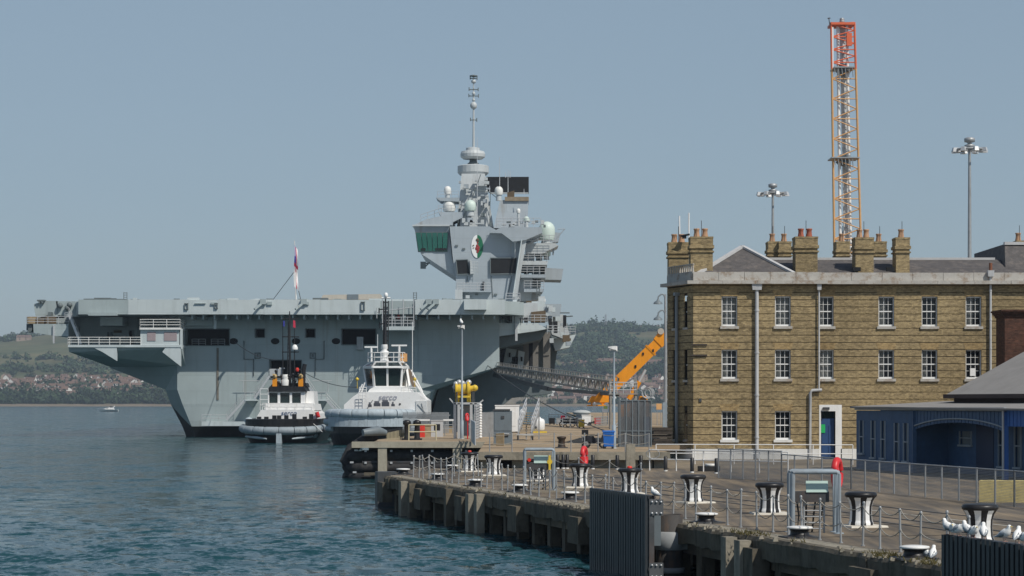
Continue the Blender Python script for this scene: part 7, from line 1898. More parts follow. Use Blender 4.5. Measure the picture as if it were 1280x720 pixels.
# ------------------------------------------------------------ gulls
def make_gull(loc, rz, label, grp='gulls on the quay', pose=0, sc_=1.0):
    t = thing('gull', label, 'gull', loc, grp)
    OFF[t.name] = Vector((0,0,0))
    # plump body with the breast raised, short neck, round head
    prof = [(-.235,.010,.115,.010),(-.19,.032,.128,.026),(-.12,.070,.150,.066),(-.04,.092,.178,.095),(.03,.097,.205,.108),(.085,.085,.240,.095),(.115,.062,.285,.068),(.128,.050,.325,.050),(.140,.050,.360,.046),(.152,.042,.383,.030),(.160,.014,.392,.012)]
    if pose: prof = [(x, ry*1.06, zc-.03 - max(0,zc-.24)*.55, rz_) for x, ry, zc, rz_ in prof]
    def tilt(k):
        x, ry, zc, rz_ = prof[k]; a0, b0 = prof[max(0,k-1)], prof[min(len(prof)-1,k+1)]
        d = Vector((b0[0]-a0[0], 0, b0[2]-a0[2])).normalized(); n_ = Vector((-d.z, 0, d.x))
        return [Vector((x,0,zc)) + n_*rz_*math.sin(a) + Vector((0,ry*math.cos(a),0)) for a in np.linspace(0,2*math.pi,13)[:-1]]
    mb = MB(); mb.loft([tilt(k) for k in range(len(prof))], smooth=True); mb.build('body', gullw, t)
    hx, hz_ = prof[8][0], prof[8][2]
    for sg in (-1,1):
        mb = MB(); mb.loft([[(x, sg*(w_-.012), z-h_),(x, sg*(w_+.014), z-.01),(x-.01, sg*(w_*.55), z+h_)] for x, w_, z, h_ in ((.075,.083,.225,.05),(.02,.098,.205,.085),(-.07,.090,.175,.075),(-.17,.045,.135,.04),(-.26,.014,.110,.016),(-.31,.006,.10,.006))], smooth=True); mb.build('wing', gullg, t)
        mb = MB(); mb.tube([(.0,sg*.035,.0),(.005,sg*.035,.11)], .008, 5); mb.tube([(-.01,sg*.035,.004),(.055,sg*.045,.004)], .008, 4); mb.build('leg', M('gull_pink', (.55,.33,.28), .6, var=.05), t)
    mb = MB(); mb.tube([(hx+.03,0,hz_+.002),(hx+.075,0,hz_-.004),(hx+.09,0,hz_-.016)], [.014,.010,.004], 6); mb.build('bill', yellow, t)
    mb = MB()
    for sg in (-1,1): mb.ball((hx+.018,sg*.042,hz_+.012), .008, 6)
    mb.build('eye', void, t)
    t.location = loc; t.rotation_euler = (0,0,rz); t.scale = (sc_*.86,)*3
    return t
def on_panel(px):      # place on the near panel's top for a picture column
    best = min((abs(640+F*ga.lerp(gb_,u).x/ga.lerp(gb_,u).y - px), u) for u in np.linspace(0,1,300))[1]
    p = ga.lerp(gb_, best); return Vector((p.x+.03, p.y+.03, 2.62))
for px, rz, pz, lb in ((1184,2.2,0,'gull at the very end of the near fender panel, head up'), (1190.5,-1.9,1,'hunched gull, second from the end of the near fender panel'), (1196.5,-.9,1,'grey-backed gull facing right, third from the end of the near panel'),
                       (1208,2.0,0,'gull in the middle group on the near panel, looking left'), (1215,-1.3,1,'hunched gull in front of the largest bollard'), (1228,1.4,0,'plump gull directly before the largest bollard stripe'),
                       (1254,-.9,0,'upright gull right of the largest bollard, facing right'), (1270,1.1,0,'gull near the right picture edge with its head up'), (1279,-1.4,1,'gull half cut off at the right picture edge')):
    make_gull(on_panel(px), rz, lb, pose=pz, sc_=1.0)
make_gull(ground(1158,699.5), 1.9, 'hunched gull next to the nearest low bollard', pose=1, sc_=1.05); make_gull(ground(1166,700.5), 1.2, 'upright gull outermost beside the nearest low bollard', sc_=1.05)
g = fb.lerp(fa,.0); make_gull(Vector((fb.x+.18, fb.y+.06, 2.53)), 2.4, 'single gull on the bracket beside the tall fender panel', sc_=1.0)

# ------------------------------------------------------------ far jetty: fenders, gate, cabinets
def J(px, y): # on the raised jetty
    Y = (H-G2)*F/(y-HZ); return Vector(((px-640)*Y/F, Y, G2))
ft = thing('dock_fender', 'stack of long black rubber fenders between concrete piers under the jetty platform', 'fender', (-7, 158, 0))
XA, XB = P(452,0,158).x, P(597,0,158).x
for i, z in enumerate((1.62, .78)):
    for (a, b_) in ((452,472.5),(484,566),(577.5,600)):
        x0, x1 = P(a,0,158.6).x, P(b_,0,158.6).x
        mb = MB(); mb.cyl((x0,158.75,z), (x1,158.75,z), .39, n=16); fd = mb.build('rubber_fender', rubber, ft)
        for x in np.arange(x0+.3, x1-.1, 1.45):
            mb = MB(); mb.box(x-.08, x+.08, 158.33, 158.42, z+.28, z+.42); mb.build('clamp', silver, fd)
for z in (1.2, .34):
    mb = MB(); mb.box(XA, XB, 158.5, 158.7, z-.07, z+.07); mb.build('waling_beam', steel_d, ft)
mb = MB(); mb.cyl((XA,158.8,.1),(XB,158.8,.1), .3, n=14); mb.build('rubber_fender', rubber, ft)
for a, b_ in ((472.5,483.5),(566,577.5)):
    x0, x1 = P(a,0,158).x, P(b_,0,158).x; mb = MB(); mb.box(x0, x1, 157.95, 159.4, .3, G2-.39); mb.build('concrete_pier', conc_l, ft)
x0, x1 = P(455,0,157.9).x, P(600,0,157.9).x; mb = MB(); mb.box(x0, x1, 157.85, 158.3, .25, .45); mb.build('lower_beam', conc_d, ft)
# curved corner fender of rings
cf = thing('corner_fender', 'rounded bundle of black rubber fenders wrapping the jetty corner', 'fender', (-11, 160, 0))
cxn, cyn = XA-.05, 160.3
for i, z in enumerate((1.55, .78, .1)):
    pts = [(cxn+.1, 158.75, z)] + [(cxn-1.0*math.sin(a)-.1, cyn-1.5*math.cos(a), z) for a in np.linspace(.15,1.5,9)] + [(cxn-1.15, cyn+3, z)]
    mb = MB(); mb.tube(pts, .40, 14); mb.build('rubber_fender', rubber, cf)
mb = MB(); mb.tube([(cxn-.9,159.2,.2),(cxn-1.15,159.3,1.2),(cxn-.75,159.4,2.1),(cxn+.1,159.8,2.75),(cxn+.9,160.4,2.95)], [.45,.46,.42,.36,.3], 12); mb.build('curved_fender', rubber, cf)
mb = MB(); mb.tube([P(459,541,159)+Vector((-.3,0,0)), P(472,538.5,159.5), P(482,541,160)], [.25,.36,.2], 10); mb.build('tarpaulin_roll', cabgrey, cf)
for z, x in ((1.95,-.5),(1.1,-.8),(.4,-.6)):
    mb = MB(); mb.box(cxn+x, cxn+x+.25, 158.42, 158.5, z, z+.12); mb.build('clamp', silver, cf)
# short picket barrier, railings and gear on the platform
pk = thing('picket_barrier', 'low pale picket barrier at the water side of the jetty platform', 'barrier', J(488,545))
for i in range(17):
    p = Vector((P(484+i*1.6,0,166-.3*i*0).x, 166+i*.12, G2)); mb = MB(); mb.box(p.x-.035, p.x+.035, p.y, p.y+.03, p.z, p.z+.55+.02*i); mb.build('picket', M('picket_tan', (.36,.32,.22), .8, var=.15), pk)
railing('platform_railing', [J(511,550.5), J(545,550.5)], 1.15, 1.4, 2, .045, M('cream_paint', (.52,.48,.33), .6, var=.1), 'cream railing around the yellow gear on the jetty platform')
railing('platform_railing', [J(521,542), J(566,542)], 1.15, 1.6, 3, .04, galv, 'grey railing at the back of the jetty platform')
for px, y, w_, h_, mt, nm, lb in ((546,546,1.0,1.3,silver,'pump_unit','silver pump unit with a dark square window on the platform'),(536,546,1.1,.9,woodl,'crate','tan crate beside the silver pump on the platform'),
        (528,546.5,.4,.95,redp,'fire_box','small red box behind the cream railing'),(553,541,2.0,.5,woodl,'timber_pallet','low brown timber stack before the white gate')):
    g = J(px, y); t = thing(nm, lb, nm.replace('_',' '), g)
    mb = MB(); mb.obox((g.x,g.y), w_, w_*.7, G2, G2+h_, .1, taper=.03); mb.build('body', mt, t)
    mb = MB(); mb.obox((g.x,g.y), w_*.5, w_*.72, G2+h_*.4, G2+h_*.8, .1); mb.build('front_panel', void if nm == 'pump_unit' else mt, t)
    mb = MB(); mb.obox((g.x,g.y), w_*1.06, w_*.76, G2+h_, G2+h_+.07, .1); mb.build('lid', mt, t)
g = J(515,550); t = thing('twin_bollard', 'dark twin mooring bollard at the front of the jetty platform', 'bollard', g)
mb = MB(); mb.obox((g.x,g.y), 1.5, .8, G2, G2+.12); mb.build('base', black, t)
for dx in (-.38,.38):
    mb = MB(); mb.lathe((g.x+dx,g.y,G2+.1), [(.24,0),(.2,.2),(.2,1.0),(.3,1.1),(.3,1.3),(.1,1.4)], 14); mb.build('post', black, t)
for px, lb in ((529.5,'white-topped light bar nearer the twin bollard'), (562,'white-topped light bar beside the white gate')):
    g = J(px, 545); t = thing('light_bar', lb, 'light bar', g, 'white light bars on the platform'); p = P(px,525.5,g.y)
    mb = MB(); mb.box(p.x-.52, p.x+.52, g.y-.2, g.y+.2, p.z-.04, p.z+.10); mb.build('lamp_bar', white_c, t)
    mb = MB(); 
    for dx in (-.4,.4): mb.tube([(p.x+dx,g.y,G2),(p.x+dx,g.y,p.z)], .04, 6)
    mb.build('leg', galv, t)
# white steel gate tower with yellow hydraulic gear on top
gt = thing('gate_tower', 'pale steel gate tower topped with yellow hydraulic machinery on the jetty', 'gate', J(584,548))
GY = 173.0
def GP(x, y, d=0): return P(x, y, GY+d)
gx0, gx1 = 568.5, 598.5
for x in (568.5, 573.5, 589, 594.5):
    for d in (0, 2.0): mb = MB(); mb.beam(Vector((GP(x,0).x, GY+d, G2)), GP(x,504,d), .20); mb.build('gate_post', silver, gt)
mb = MB(); mb.box(GP(567.5,0).x, GP(600,0).x, GY-.1, GY+2.2, GP(0,505.5).z, GP(0,503).z); mb.build('head_beam', silver, gt)
mb = MB(); mb.beam(GP(572,507), GP(579,513), .13); mb.beam(GP(596,507), GP(604,500), .1); mb.beam(GP(567,504), GP(562,498), .1); mb.build('gate_brace', silver, gt)
mb = MB(); mb.box(GP(574,0).x, GP(589,0).x, GY+1.0, GY+1.1, GP(0,545).z, GP(0,507).z); mb.build('gate_leaf', M('gate_grey', (.30,.33,.36), .6, var=.1), gt)
sl = MB()
for k in range(13):
    y = 508+k*3.3
    mb = MB(); mb.beam(GP(594.5,y,-.1), GP(600.5,y-1.5,-.1), .14); mb.build('louvre', silver, gt)
    mb = MB(); mb.ball(GP(600.5,y-1.5,-.1), .14, 8); mb.build('louvre_end', white_c, gt)
yg = MB(); yg.cyl(GP(570,487,1), GP(588,486,1), .42, n=16); yg = yg.build('hydraulic_drum', yellow, gt)
mb = MB(); mb.cyl(GP(584.5,486.5,1), GP(587,486.4,1), .62, n=16); mb.build('drum_flange', yellow, yg); mb = MB(); mb.cyl(GP(569.5,487,1), GP(571,487,1), .52, n=16); mb.build('drum_flange', yellow, yg)
mb = MB(); mb.cyl(GP(587,486,1), GP(593.5,485,1), .22, n=12); mb.ball(GP(593.5,485,1), .26, 10); mb.build('drive_motor', yellow, yg)
for x in (572, 586):
    mb = MB(); mb.beam(GP(x,503,1), GP(x,491,1), .3); mb.build('drum_stand', yellow, yg)
mb = MB(); mb.box(GP(570,0).x, GP(588,0).x, GY+.5, GY+1.6, GP(0,497).z, GP(0,494.5).z); mb.build('drum_frame', yellow, yg)
for pts in ([(569,490),(567,484),(570,480)], [(574,482),(574,478)], [(583,480),(584,477.5),(586,478)], [(578,481),(578,479)]):
    mb = MB(); mb.tube([GP(x,y,1) for x, y in pts], .14, 6); mb.ball(GP(*pts[-1],1), .22, 8); mb.build('hose_joint', silver, yg)
for x in (571, 577, 590.5, 592):
    mb = MB(); mb.tube([GP(x,503,.5), GP(x,490,.5)], .07, 5); mb.build('gear_post', steel_d, gt)
# red life-saving stand by the gate
make_buoy(Vector((GP(584.5,0,-2.5).x, GY-2.5, G2)), 1.55, 'small red lifebuoy stand in front of the pale gate tower', lifered, 1.0, .62)
railing('slope_railing', [J(589,551), J(594,556.5)], 1.5, .35, 3, .05, silver, 'pale close-barred railing running down beside the gate tower')
# palisade fence behind
pf = thing('palisade_fence', 'grey palisade fence between the gate tower and the grey cabinet', 'fence', J(600,546))
PY_ = 182.0
for i in range(22):
    x = P(598+i*.9,0,PY_).x; mb = MB(); mb.box(x-.03, x+.03, PY_, PY_+.03, G2, G2+2.0); mb.build('paling', galv, pf)
for z in (.4, 1.7): mb = MB(); mb.box(P(597.5,0,PY_).x, P(618,0,PY_).x, PY_+.03, PY_+.08, G2+z, G2+z+.07); mb.build('fence_rail', galv, pf)
pf = thing('palisade_fence', 'grey palisade fence behind the jetty platform railings, before the large tug', 'fence', J(540,540))
for i in range(40):
    x = P(504+i*1.45,0,205).x; mb = MB(); mb.box(x-.035, x+.035, 205, 205.03, G2, G2+1.9); mb.build('paling', galv, pf)
for z in (.4, 1.6): mb = MB(); mb.box(P(503,0,205).x, P(563,0,205).x, 205.03, 205.08, G2+z, G2+z+.07); mb.build('fence_rail', galv, pf)
# grey cabinet
g = J(628.5, 556.5); cb_ = thing('electrical_cabinet', 'tall grey electrical cabinet at the jetty front', 'cabinet', g); cy_ = g.y; cw = 23*cy_/F
mb = MB(); mb.box(g.x-cw/2, g.x+cw/2, cy_, cy_+1.1, G2+.1, G2+2.25); mb.build('body', cabgrey, cb_)
mb = MB(); mb.box(g.x-cw/2-.05, g.x+cw/2-.12, cy_-.06, cy_+1.15, G2+2.25, G2+2.36); mb.build('cap', steel_d, cb_)
mb = MB(); mb.box(g.x-cw/2+.05, g.x+cw/2-.05, cy_-.03, cy_, G2+.95, G2+2.18); dd = mb.build('door', cabgrey, cb_)
mb = MB(); mb.box(g.x-.1, g.x+.1, cy_-.08, cy_-.03, G2+1.75, G2+1.92); mb.build('lock', steel_d, dd)
mb = MB(); mb.box(g.x-.35, g.x+.35, cy_-.04, cy_, G2+.55, G2+.70); mb.build('vent', void, cb_)
mb = MB(); mb.box(g.x-.42, g.x+.42, cy_-.12, cy_, G2+.72, G2+.78); mb.build('shelf', silver, cb_)
mb = MB(); mb.box(g.x-cw/2-.02, g.x+cw/2+.02, cy_-.02, cy_+1.12, G2, G2+.1); mb.build('plinth', conc, cb_)
g = J(620, 557.5); mb = MB(); mb.prism([g, g+Vector((.5,-.25,0)), g+Vector((.5,-.25,.85)), g+Vector((0,0,.8))], (.03,.06,0)); tag(mb.build('ply_board', woodl), 'thin brown plywood board leaning by the grey cabinet', 'board')
# mobile boarding stair
ms_ = thing('boarding_stair', 'grey mobile boarding stair with handrails beside the grey cabinet', 'stairs', J(652,548))
SYY = 165.0
s0_, s1_ = Vector((P(648,0,SYY).x, SYY, G2+.5)), Vector((P(658,0,SYY+3).x, SYY+3.6, G2+2.1))
for dx in (0, .95):
    v = Vector((dx,0,0)); mb = MB(); mb.beam(s0_+v, s1_+v, .1, .2); mb.build('stringer', galv, ms_)
    mb = MB(); rail(mb, [s0_+v, s1_+v], 1.0, .8, 3, .04); mb.build('handrail', silver, ms_)
for k in range(9):
    p = s0_.lerp(s1_,(k+.5)/9); mb = MB(); mb.box(p.x, p.x+.95, p.y-.14, p.y+.14, p.z-.03, p.z+.02); mb.build('tread', woodl, ms_)
mb = MB(); mb.box(s0_.x-.15, s0_.x+1.1, SYY-.4, SYY+.2, G2+.38, G2+.48); mb.build('step_plate', silver, ms_)
for dx in (0,.95):
    mb = MB(); mb.beam(Vector((s1_.x+dx,s1_.y,G2)), s1_+Vector((dx,0,0)), .1); mb.beam(Vector((s0_.x+dx,s0_.y,G2)), s0_+Vector((dx,0,0)), .1); mb.build('leg', galv, ms_)
for dx in (-.1,1.0): mb = MB(); mb.cyl((s0_.x+dx,SYY+1.6,G2+.2),(s0_.x+dx+.12,SYY+1.6,G2+.2), .2, n=12); mb.build('wheel', rubber, ms_)
# white container, tank and bottle behind
def block(nm, px, y, wpx, hpx, dp, mt, lb, cat, roof=None, feet=True):
    g = J(px, y); w_, h_ = wpx*g.y/F, hpx*g.y/F; t = thing(nm, lb, cat, g)
    f = .12 if feet else 0
    mb = MB(); mb.box(g.x-w_/2, g.x+w_/2, g.y, g.y+dp, G2+f, G2+h_-.04); mb.build('body', mt, t)
    mb = MB(); mb.box(g.x-w_/2-.04, g.x+w_/2+.04, g.y-.04, g.y+dp+.04, G2+h_-.04, G2+h_+.05); mb.build('lid', roof or mt, t)
    if feet:
        for sx in (-1,1): mb = MB(); mb.box(g.x+sx*w_*.38-.08, g.x+sx*w_*.38+.08, g.y+.02, g.y+dp-.02, G2, G2+f); mb.build('foot', steel_d, t)
    mb = MB(); mb.box(g.x-w_*.36, g.x+w_*.36, g.y-.025, g.y, G2+f+h_*.2, G2+h_*.78); mb.build('front_panel', mt, t)
    return t
block('store_container', 634, 541, 30, 34, 3.0, white_c, 'white flat-roofed container behind the grey cabinet', 'container')
t = thing('water_tank', 'white plastic tank on a yellow base behind the boarding stair', 'tank', J(673.5,541)); g = J(673.5,541)
mb = MB(); mb.lathe((g.x,g.y,G2), [(.5,.25),(.56,.35),(.56,1.05),(.48,1.25),(.2,1.35),(.15,1.45)], 16); mb.build('tank', white_c, t)
mb = MB(); mb.obox((g.x,g.y), 1.3, 1.1, G2, G2+.14, .2); mb.build('base', yellow, t)
mb = MB(); mb.cyl((g.x-.3,g.y-.55,G2+.5),(g.x-.3,g.y-.62,G2+.5), .12); mb.build('outlet', steel_d, t)
t = thing('gas_bottle', 'small white bottle on a stand at the head of the boarding stair', 'bottle', J(652.5,538)); g = J(652.5,538)
mb = MB(); mb.lathe((g.x,g.y,G2+1.2), [(.2,0),(.28,.08),(.28,.7),(.16,.85),(.08,.95)], 14); mb.build('bottle', white_c, t)
mb = MB(); mb.tube([(g.x,g.y,G2),(g.x,g.y,G2+1.2)], .06, 6); mb.obox((g.x,g.y), .6, .6, G2, G2+.06); mb.build('stand', galv, t)
# small single mooring bollard, scooter, bin and lamp posts
g = J(702, 560); t = thing('capstan_bollard', 'single dark waisted bollard on the raised tan jetty', 'bollard', g)
mb = MB(); mb.lathe((g.x,g.y,G2), [(.26,.05),(.22,.15),(.2,.5),(.26,.58),(.29,.62),(.27,.7),(.1,.72)], 16); mb.build('body', M('bollard_brown', (.035,.028,.024), .6, var=.3, dirt=RUST, damt=.5), t)
mb = MB(); mb.obox((g.x,g.y), .75, .7, G2, G2+.06); mb.build('base', steel_d, t)
g = J(761, 561); bn = thing('wheelie_bin', 'bright blue wheeled bin beside the lamp post', 'bin', g); w_ = .66
mb = MB(); mb.obox((g.x,g.y+.35), .58, .62, G2+.14, G2+.98, 0, taper=-.14); mb.build('body', bluebin, bn)
mb = MB(); mb.prism([(g.x-.37,g.y-.03,G2+.985),(g.x+.37,g.y-.03,G2+.985),(g.x+.37,g.y-.03,G2+1.05),(g.x-.37,g.y-.03,G2+1.05)], (0,.78,.05)); mb.build('lid', bluebin, bn)
for dx in (-.27,.27): mb = MB(); mb.cyl((g.x+dx-.05,g.y+.62,G2+.12),(g.x+dx+.05,g.y+.62,G2+.12), .12, n=12); mb.build('wheel', rubber, bn)
for dx in (-.22,.22): mb = MB(); mb.box(g.x+dx-.05, g.x+dx+.05, g.y+.05, g.y+.2, G2, G2+.16); mb.build('foot', black, bn)
mb = MB(); mb.box(g.x-.2, g.x+.2, g.y-.06, g.y-.02, G2+.86, G2+.93); mb.build('handle', bluebin, bn)
g = J(744, 560); sct = thing('motor_scooter', 'black parked motor scooter under the rope rail, left of the blue bin', 'scooter', g)
for dx in (-.55,.5):
    mb = MB(); pts = [(g.x+dx+.22*math.cos(a), g.y+.2, G2+.25+.22*math.sin(a)) for a in np.linspace(0,2*math.pi,17)[:-1]]; mb.tube(pts, .07, 6, closed=True); mb.build('wheel', rubber, sct)
mb = MB(); mb.loft([[(g.x+x,g.y+.2-w_,G2+z0),(g.x+x,g.y+.2+w_,G2+z0),(g.x+x,g.y+.2+w_,G2+z1),(g.x+x,g.y+.2-w_,G2+z1)] for x, w_, z0, z1 in ((-.75,.06,.5,.62),(-.5,.16,.4,.78),(-.1,.18,.3,.74),(.1,.16,.25,.42),(.35,.16,.25,.55),(.5,.15,.45,.98),(.6,.08,.7,1.05))]); mb.build('body', fabric_dk, sct)
mb = MB(); mb.tube([(g.x+.45,g.y-.12,G2+1.06),(g.x+.52,g.y+.2,G2+1.1),(g.x+.45,g.y+.52,G2+1.06)], .03, 6); mb.ball((g.x+.62,g.y+.2,G2+.95), .1, 8); mb.build('handlebar', black, sct)
mb = MB(); mb.obox((g.x-.62,g.y+.2), .4, .4, G2+.8, G2+1.12); mb.build('top_box', black, sct)
mb = MB(); mb.obox((g.x-.1,g.y+.2), .6, .34, G2+.74, G2+.82); mb.build('seat', black, sct)
block('grey_bin', 731.5, 559, 7.5, 13, .5, M('bin_grey', (.2,.21,.22), .6, var=.1), 'small grey lidded bin left of the black scooter', 'bin')
def lamp(px, ybase, ytop, label, arm=-1):
    g = J(px, ybase); t = thing('lamp_post', label, 'lamp', g); top = P(px,ytop,g.y)
    mb = MB(); mb.tube([g, g+Vector((0,0,1.4)), g+Vector((0,0,1.42)), top], [.13,.13,.085,.06], 10); mb.build('pole', pipe_g, t)
    mb = MB(); hd = top+Vector((0,0,.05)); mb.loft([[hd+Vector((x,-w_,z0)), hd+Vector((x,w_,z0)), hd+Vector((x,w_,z1)), hd+Vector((x,-w_,z1))] for x, w_, z0, z1 in ((-.36,.08,.14,.20),(-.12,.13,.05,.23),(.12,.13,.0,.24),(.20,.09,-.1,.22))]); mb.build('lantern', white_c, t)
    mb = MB(); mb.box(hd.x-.28, hd.x+.1, hd.y-.08, hd.y+.08, hd.z-.02, hd.z+.06); mb.build('lens', M('lamp_lens', (.5,.5,.47), .3, var=.05), t)
    mb = MB(); mb.lathe(g, [(.22,0),(.22,.03),(.15,.05)], 12); mb.build('foot_plate', galv, t)
    return top
tp = lamp(577.5, 548.5, 411, 'tall lamp post with a perched gull, by the gate tower')
make_gull(tp+Vector((-.05,0,.28)), 1.9, 'gull standing on top of the tall lamp post', sc_=1.5)
lamp(767.5, 560.5, 438.5, 'slimmer lamp post with a white lantern beside the blue bin')
# mesh cage with rolled wire on top
cgx0, cgx1, CYY = P(775,0,141).x, P(814,0,141).x, 141.0
cg_ = thing('mesh_cage', 'tall dark mesh cage with coils of wire on its top', 'cage', ((cgx0+cgx1)/2, CYY, G2))
zt_ = P(0,500.5,CYY).z
for x in np.linspace(cgx0, cgx1, 6):
    for y in (CYY, CYY+2.2): mb = MB(); mb.beam((x,y,G2), (x,y,zt_), .07); mb.build('cage_post', cabgrey, cg_)
for z in (G2+.05, G2+1.0, zt_):
    for y in (CYY, CYY+2.2): mb = MB(); mb.beam((cgx0,y,z),(cgx1,y,z), .06); mb.build('cage_rail', cabgrey, cg_)
mb = MB()
for y in (CYY+.02, CYY+2.2):
    for x in np.arange(cgx0, cgx1, .05): mb.add([(x-.014,y,G2),(x+.014,y,G2),(x+.014,y,zt_),(x-.014,y,zt_)], [(0,1,2,3)])
    for z in np.arange(G2, zt_, .05): mb.add([(cgx0,y,z-.012),(cgx1,y,z-.012),(cgx1,y,z+.012),(cgx0,y,z+.012)], [(0,1,2,3)])
for x in (cgx0, cgx1):
    for y in np.arange(CYY, CYY+2.2, .06): mb.add([(x,y-.009,G2),(x,y+.009,G2),(x,y+.009,zt_),(x,y-.009,zt_)], [(0,1,2,3)])
stuff(mb.build('wire_mesh', M('dark_wire', (.20,.21,.22), .6, .3, var=.15), cg_))
for (px, py, r, d) in ((809.5,491.5,.34,.2),(812,491,.31,1.0),(808,492,.3,1.7)):
    c = P(px,py,CYY+d); mb = MB()
    for k in range(3):
        pts = [c+Vector((math.cos(a)*(r-.02*k), .1*k+.05*math.sin(a), math.sin(a)*(r-.02*k))) for a in np.linspace(0,2*math.pi,25)[:-1]]; mb.tube(pts, .018, 5, closed=True)
    o = mb.build('wire_coil', galv, cg_)
for (px, lb_) in ((794,'stowed_gear'),):
    g = J(790,556); mb = MB(); mb.box(g.x-.9, g.x+.3, CYY+.5, CYY+1.6, G2, G2+.75); mb.build('stowed_crate', steel_d, cg_); mb = MB(); mb.box(g.x+.4, g.x+.8, CYY+.6, CYY+1.2, G2, G2+1.9); mb.build('stowed_drum', bluewall, cg_); mb = MB(); mb.box(g.x-.7, g.x-.4, CYY+.6, CYY+1, G2, G2+1.7); mb.build('stowed_panel', cabgrey, cg_)
# wire coil lying at the wall, dark timber stack by the building
c = ground(816,588)+Vector((0,-.1,.9)); mb = MB()
for k in range(3):
    mb.tube([c+Vector((math.cos(a)*.36, .06*k, math.sin(a)*.24)) for a in np.linspace(0,2*math.pi,25)[:-1]], .018, 5, closed=True)
tag(mb.build('wire_coil', galv), 'small coil of wire hung at the end of the white railing', 'coil')
tb = thing('timber_stack', 'stack of long dark timbers between the cage and the shaded building corner', 'timber', J(826,556))
for k in range(5):
    mb = MB(); x0, x1 = P(816,0,146).x, min(P(846,0,146).x, 10.5); mb.box(x0+.1*(k % 2), x1, 146.6+.04*(k % 3), 148, G2+.24*k, G2+.24*k+.19); mb.build('timber', timber, tb)
# distant clutter on the tan jetty
block('yellow_box', 727, 535, 7, 10, .9, yellow, 'small yellow equipment box on the far tan jetty', 'box')
t = block('white_machine', 733, 532, 11, 13, 1.6, white_c, 'white compressor trailer beyond the yellow box', 'trailer', feet=False); g = J(733,532)
for sx in (-.4,.4): mb = MB(); mb.cyl((g.x+sx,g.y-.1,G2+.22),(g.x+sx,g.y+.1,G2+.22), .22, n=12); mb.build('wheel', rubber, t)
sg = thing('jetty_sign', 'white notice board with a pale green patch behind the lamp post', 'sign', J(756.5,530)); g = J(756.5,530)
mb = MB(); mb.box(g.x-.38, g.x+.38, g.y, g.y+.05, P(0,515,g.y).z, P(0,503.5,g.y).z); bd = mb.build('board', white_c, sg)
mb = MB(); mb.box(g.x-.2, g.x+.3, g.y-.02, g.y-.005, P(0,511,g.y).z, P(0,507.5,g.y).z); mb.build('green_patch', M('lime_patch', (.4,.55,.15), .5, var=.05), bd)
for dx in (-.3,.3): mb = MB(); mb.tube([(g.x+dx,g.y+.08,G2),(g.x+dx,g.y+.08,P(0,504,g.y).z)], .04, 6); mb.build('sign_post', galv, sg)
og = thing('orange_sign', 'plain orange board on posts beside the far lamp post', 'sign', J(823.5,532)); g = J(823.5,532)
mb = MB(); mb.box(g.x-.30, g.x+.36, g.y, g.y+.05, P(0,512,g.y).z, P(0,504.5,g.y).z); mb.build('board', orange_l, og)
for dx in (-.2,.25): mb = MB(); mb.tube([(g.x+dx,g.y+.08,G2),(g.x+dx,g.y+.08,P(0,505,g.y).z)], .035, 6); mb.build('sign_post', galv, og)
def bicycle(px, y, col, lb):
    g = J(px, y); t = thing('motorcycle', lb, 'motorcycle', g, 'motorcycles parked on the far jetty')
    for dx in (-.6,.6):
        mb = MB(); mb.tube([(g.x+dx+.28*math.cos(a), g.y, G2+.31+.28*math.sin(a)) for a in np.linspace(0,2*math.pi,15)[:-1]], .07, 6, closed=True); mb.build('wheel', rubber, t)
    mb = MB(); mb.loft([[(g.x+x,g.y-w_,G2+z0),(g.x+x,g.y+w_,G2+z0),(g.x+x,g.y+w_,G2+z1),(g.x+x,g.y-w_,G2+z1)] for x, w_, z0, z1 in ((-.8,.06,.7,.8),(-.4,.14,.5,.85),(0,.2,.3,.95),(.3,.16,.4,1.05),(.5,.08,.7,1.0))]); mb.build('body', black, t)
    mb = MB(); mb.obox((g.x-.5,g.y), .5, .4, G2+.9, G2+1.3); mb.build('pannier', col, t)
    mb = MB(); mb.tube([(g.x+.4,g.y-.35,G2+1.12),(g.x+.45,g.y,G2+1.1),(g.x+.4,g.y+.35,G2+1.12)], .03, 5); mb.build('handlebar', steel_d, t)
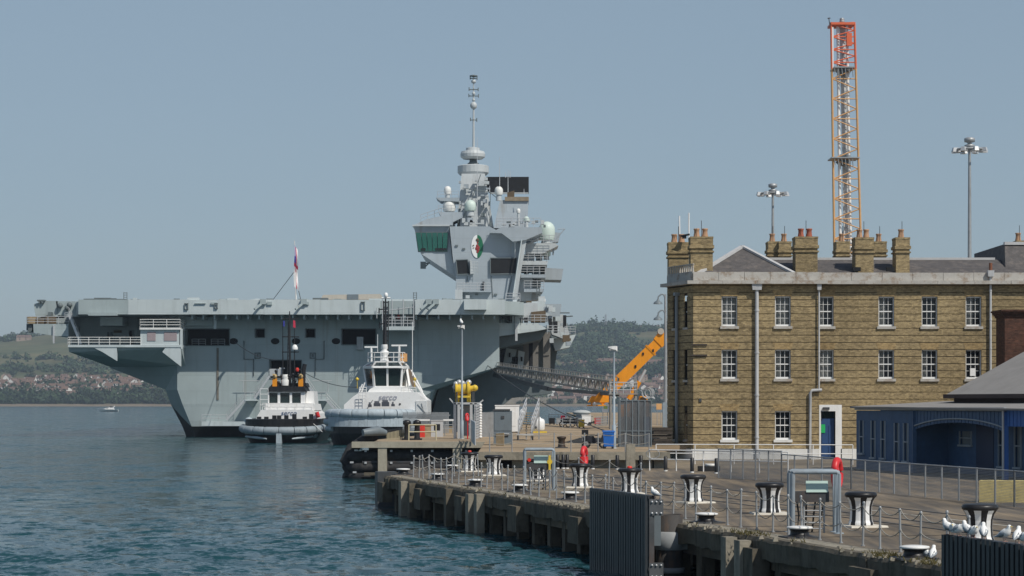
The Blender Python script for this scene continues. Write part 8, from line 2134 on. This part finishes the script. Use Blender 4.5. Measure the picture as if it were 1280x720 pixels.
bicycle(709, 533.5, flagred, 'dark motorcycle with a red pannier on the far tan jetty'); bicycle(717, 534, beige, 'dark motorcycle with a beige pannier on the far tan jetty')
railing('jetty_barrier', [J(703,535), J(722,535)], 1.1, .9, 3, .04, galv, 'grey crowd barrier in front of the far motorcycles')
railing('jetty_barrier', [J(745,533), J(760,532)], 1.1, .9, 3, .04, galv, 'grey crowd barrier near the white notice board')
railing('jetty_barrier', [J(686,528.5), J(735,529)], 1.15, 2.2, 3, .045, galv, 'long grey railing at the far water edge of the jetty')
for px, y, col, lb in ((690,531,black,'dark crate at the far jetty railing, left end'), (747,531,lifered,'dull red crate near the far jetty barrier'), (738,528,beige,'pale covered crate at the far jetty edge'), (699,531,galv,'grey crate at the far jetty railing')):
    block('jetty_crate', px, y, 7, 8, .8, col, lb, 'crate')
cr2 = thing('store_hut', 'pale domed inflatable boat cover on the far jetty beyond the motorcycles', 'cover', J(727,524.5)); g = J(727,527.0)
mb = MB(); mb.ball((g.x, g.y, G2+1.3), .9, 14, sz=.45); mb.v = [((v[0]-g.x)*1.5+g.x, v[1], v[2]) for v in mb.v]; mb.build('cover', M('cover_grey', (.4,.42,.42), .7, var=.1), cr2)
mb = MB(); mb.obox((g.x,g.y), 1.6, .9, G2, G2+1.0); mb.build('cradle', galv, cr2)

# ------------------------------------------------------------ haze over the whole place
hb_ = MB(); hb_.box(-3700, 3700, -300, 6500, -4.0, 172)
hz = hb_.build('haze', bpy.data.materials.new('haze_air')); hz['kind'] = 'stuff'
hm_ = hz.data.materials[0]; hm_.use_nodes = True; nt = hm_.node_tree
for n_ in list(nt.nodes):
    if n_.type == 'BSDF_PRINCIPLED': nt.nodes.remove(n_)
pv_ = nt.nodes.new('ShaderNodeVolumePrincipled'); pv_.inputs['Color'].default_value = (.72,.85,1.0,1); pv_.inputs['Density'].default_value = 1.0e-4; pv_.inputs['Anisotropy'].default_value = .2
nt.links.new(pv_.outputs[0], nt.nodes['Material Output'].inputs['Volume'])
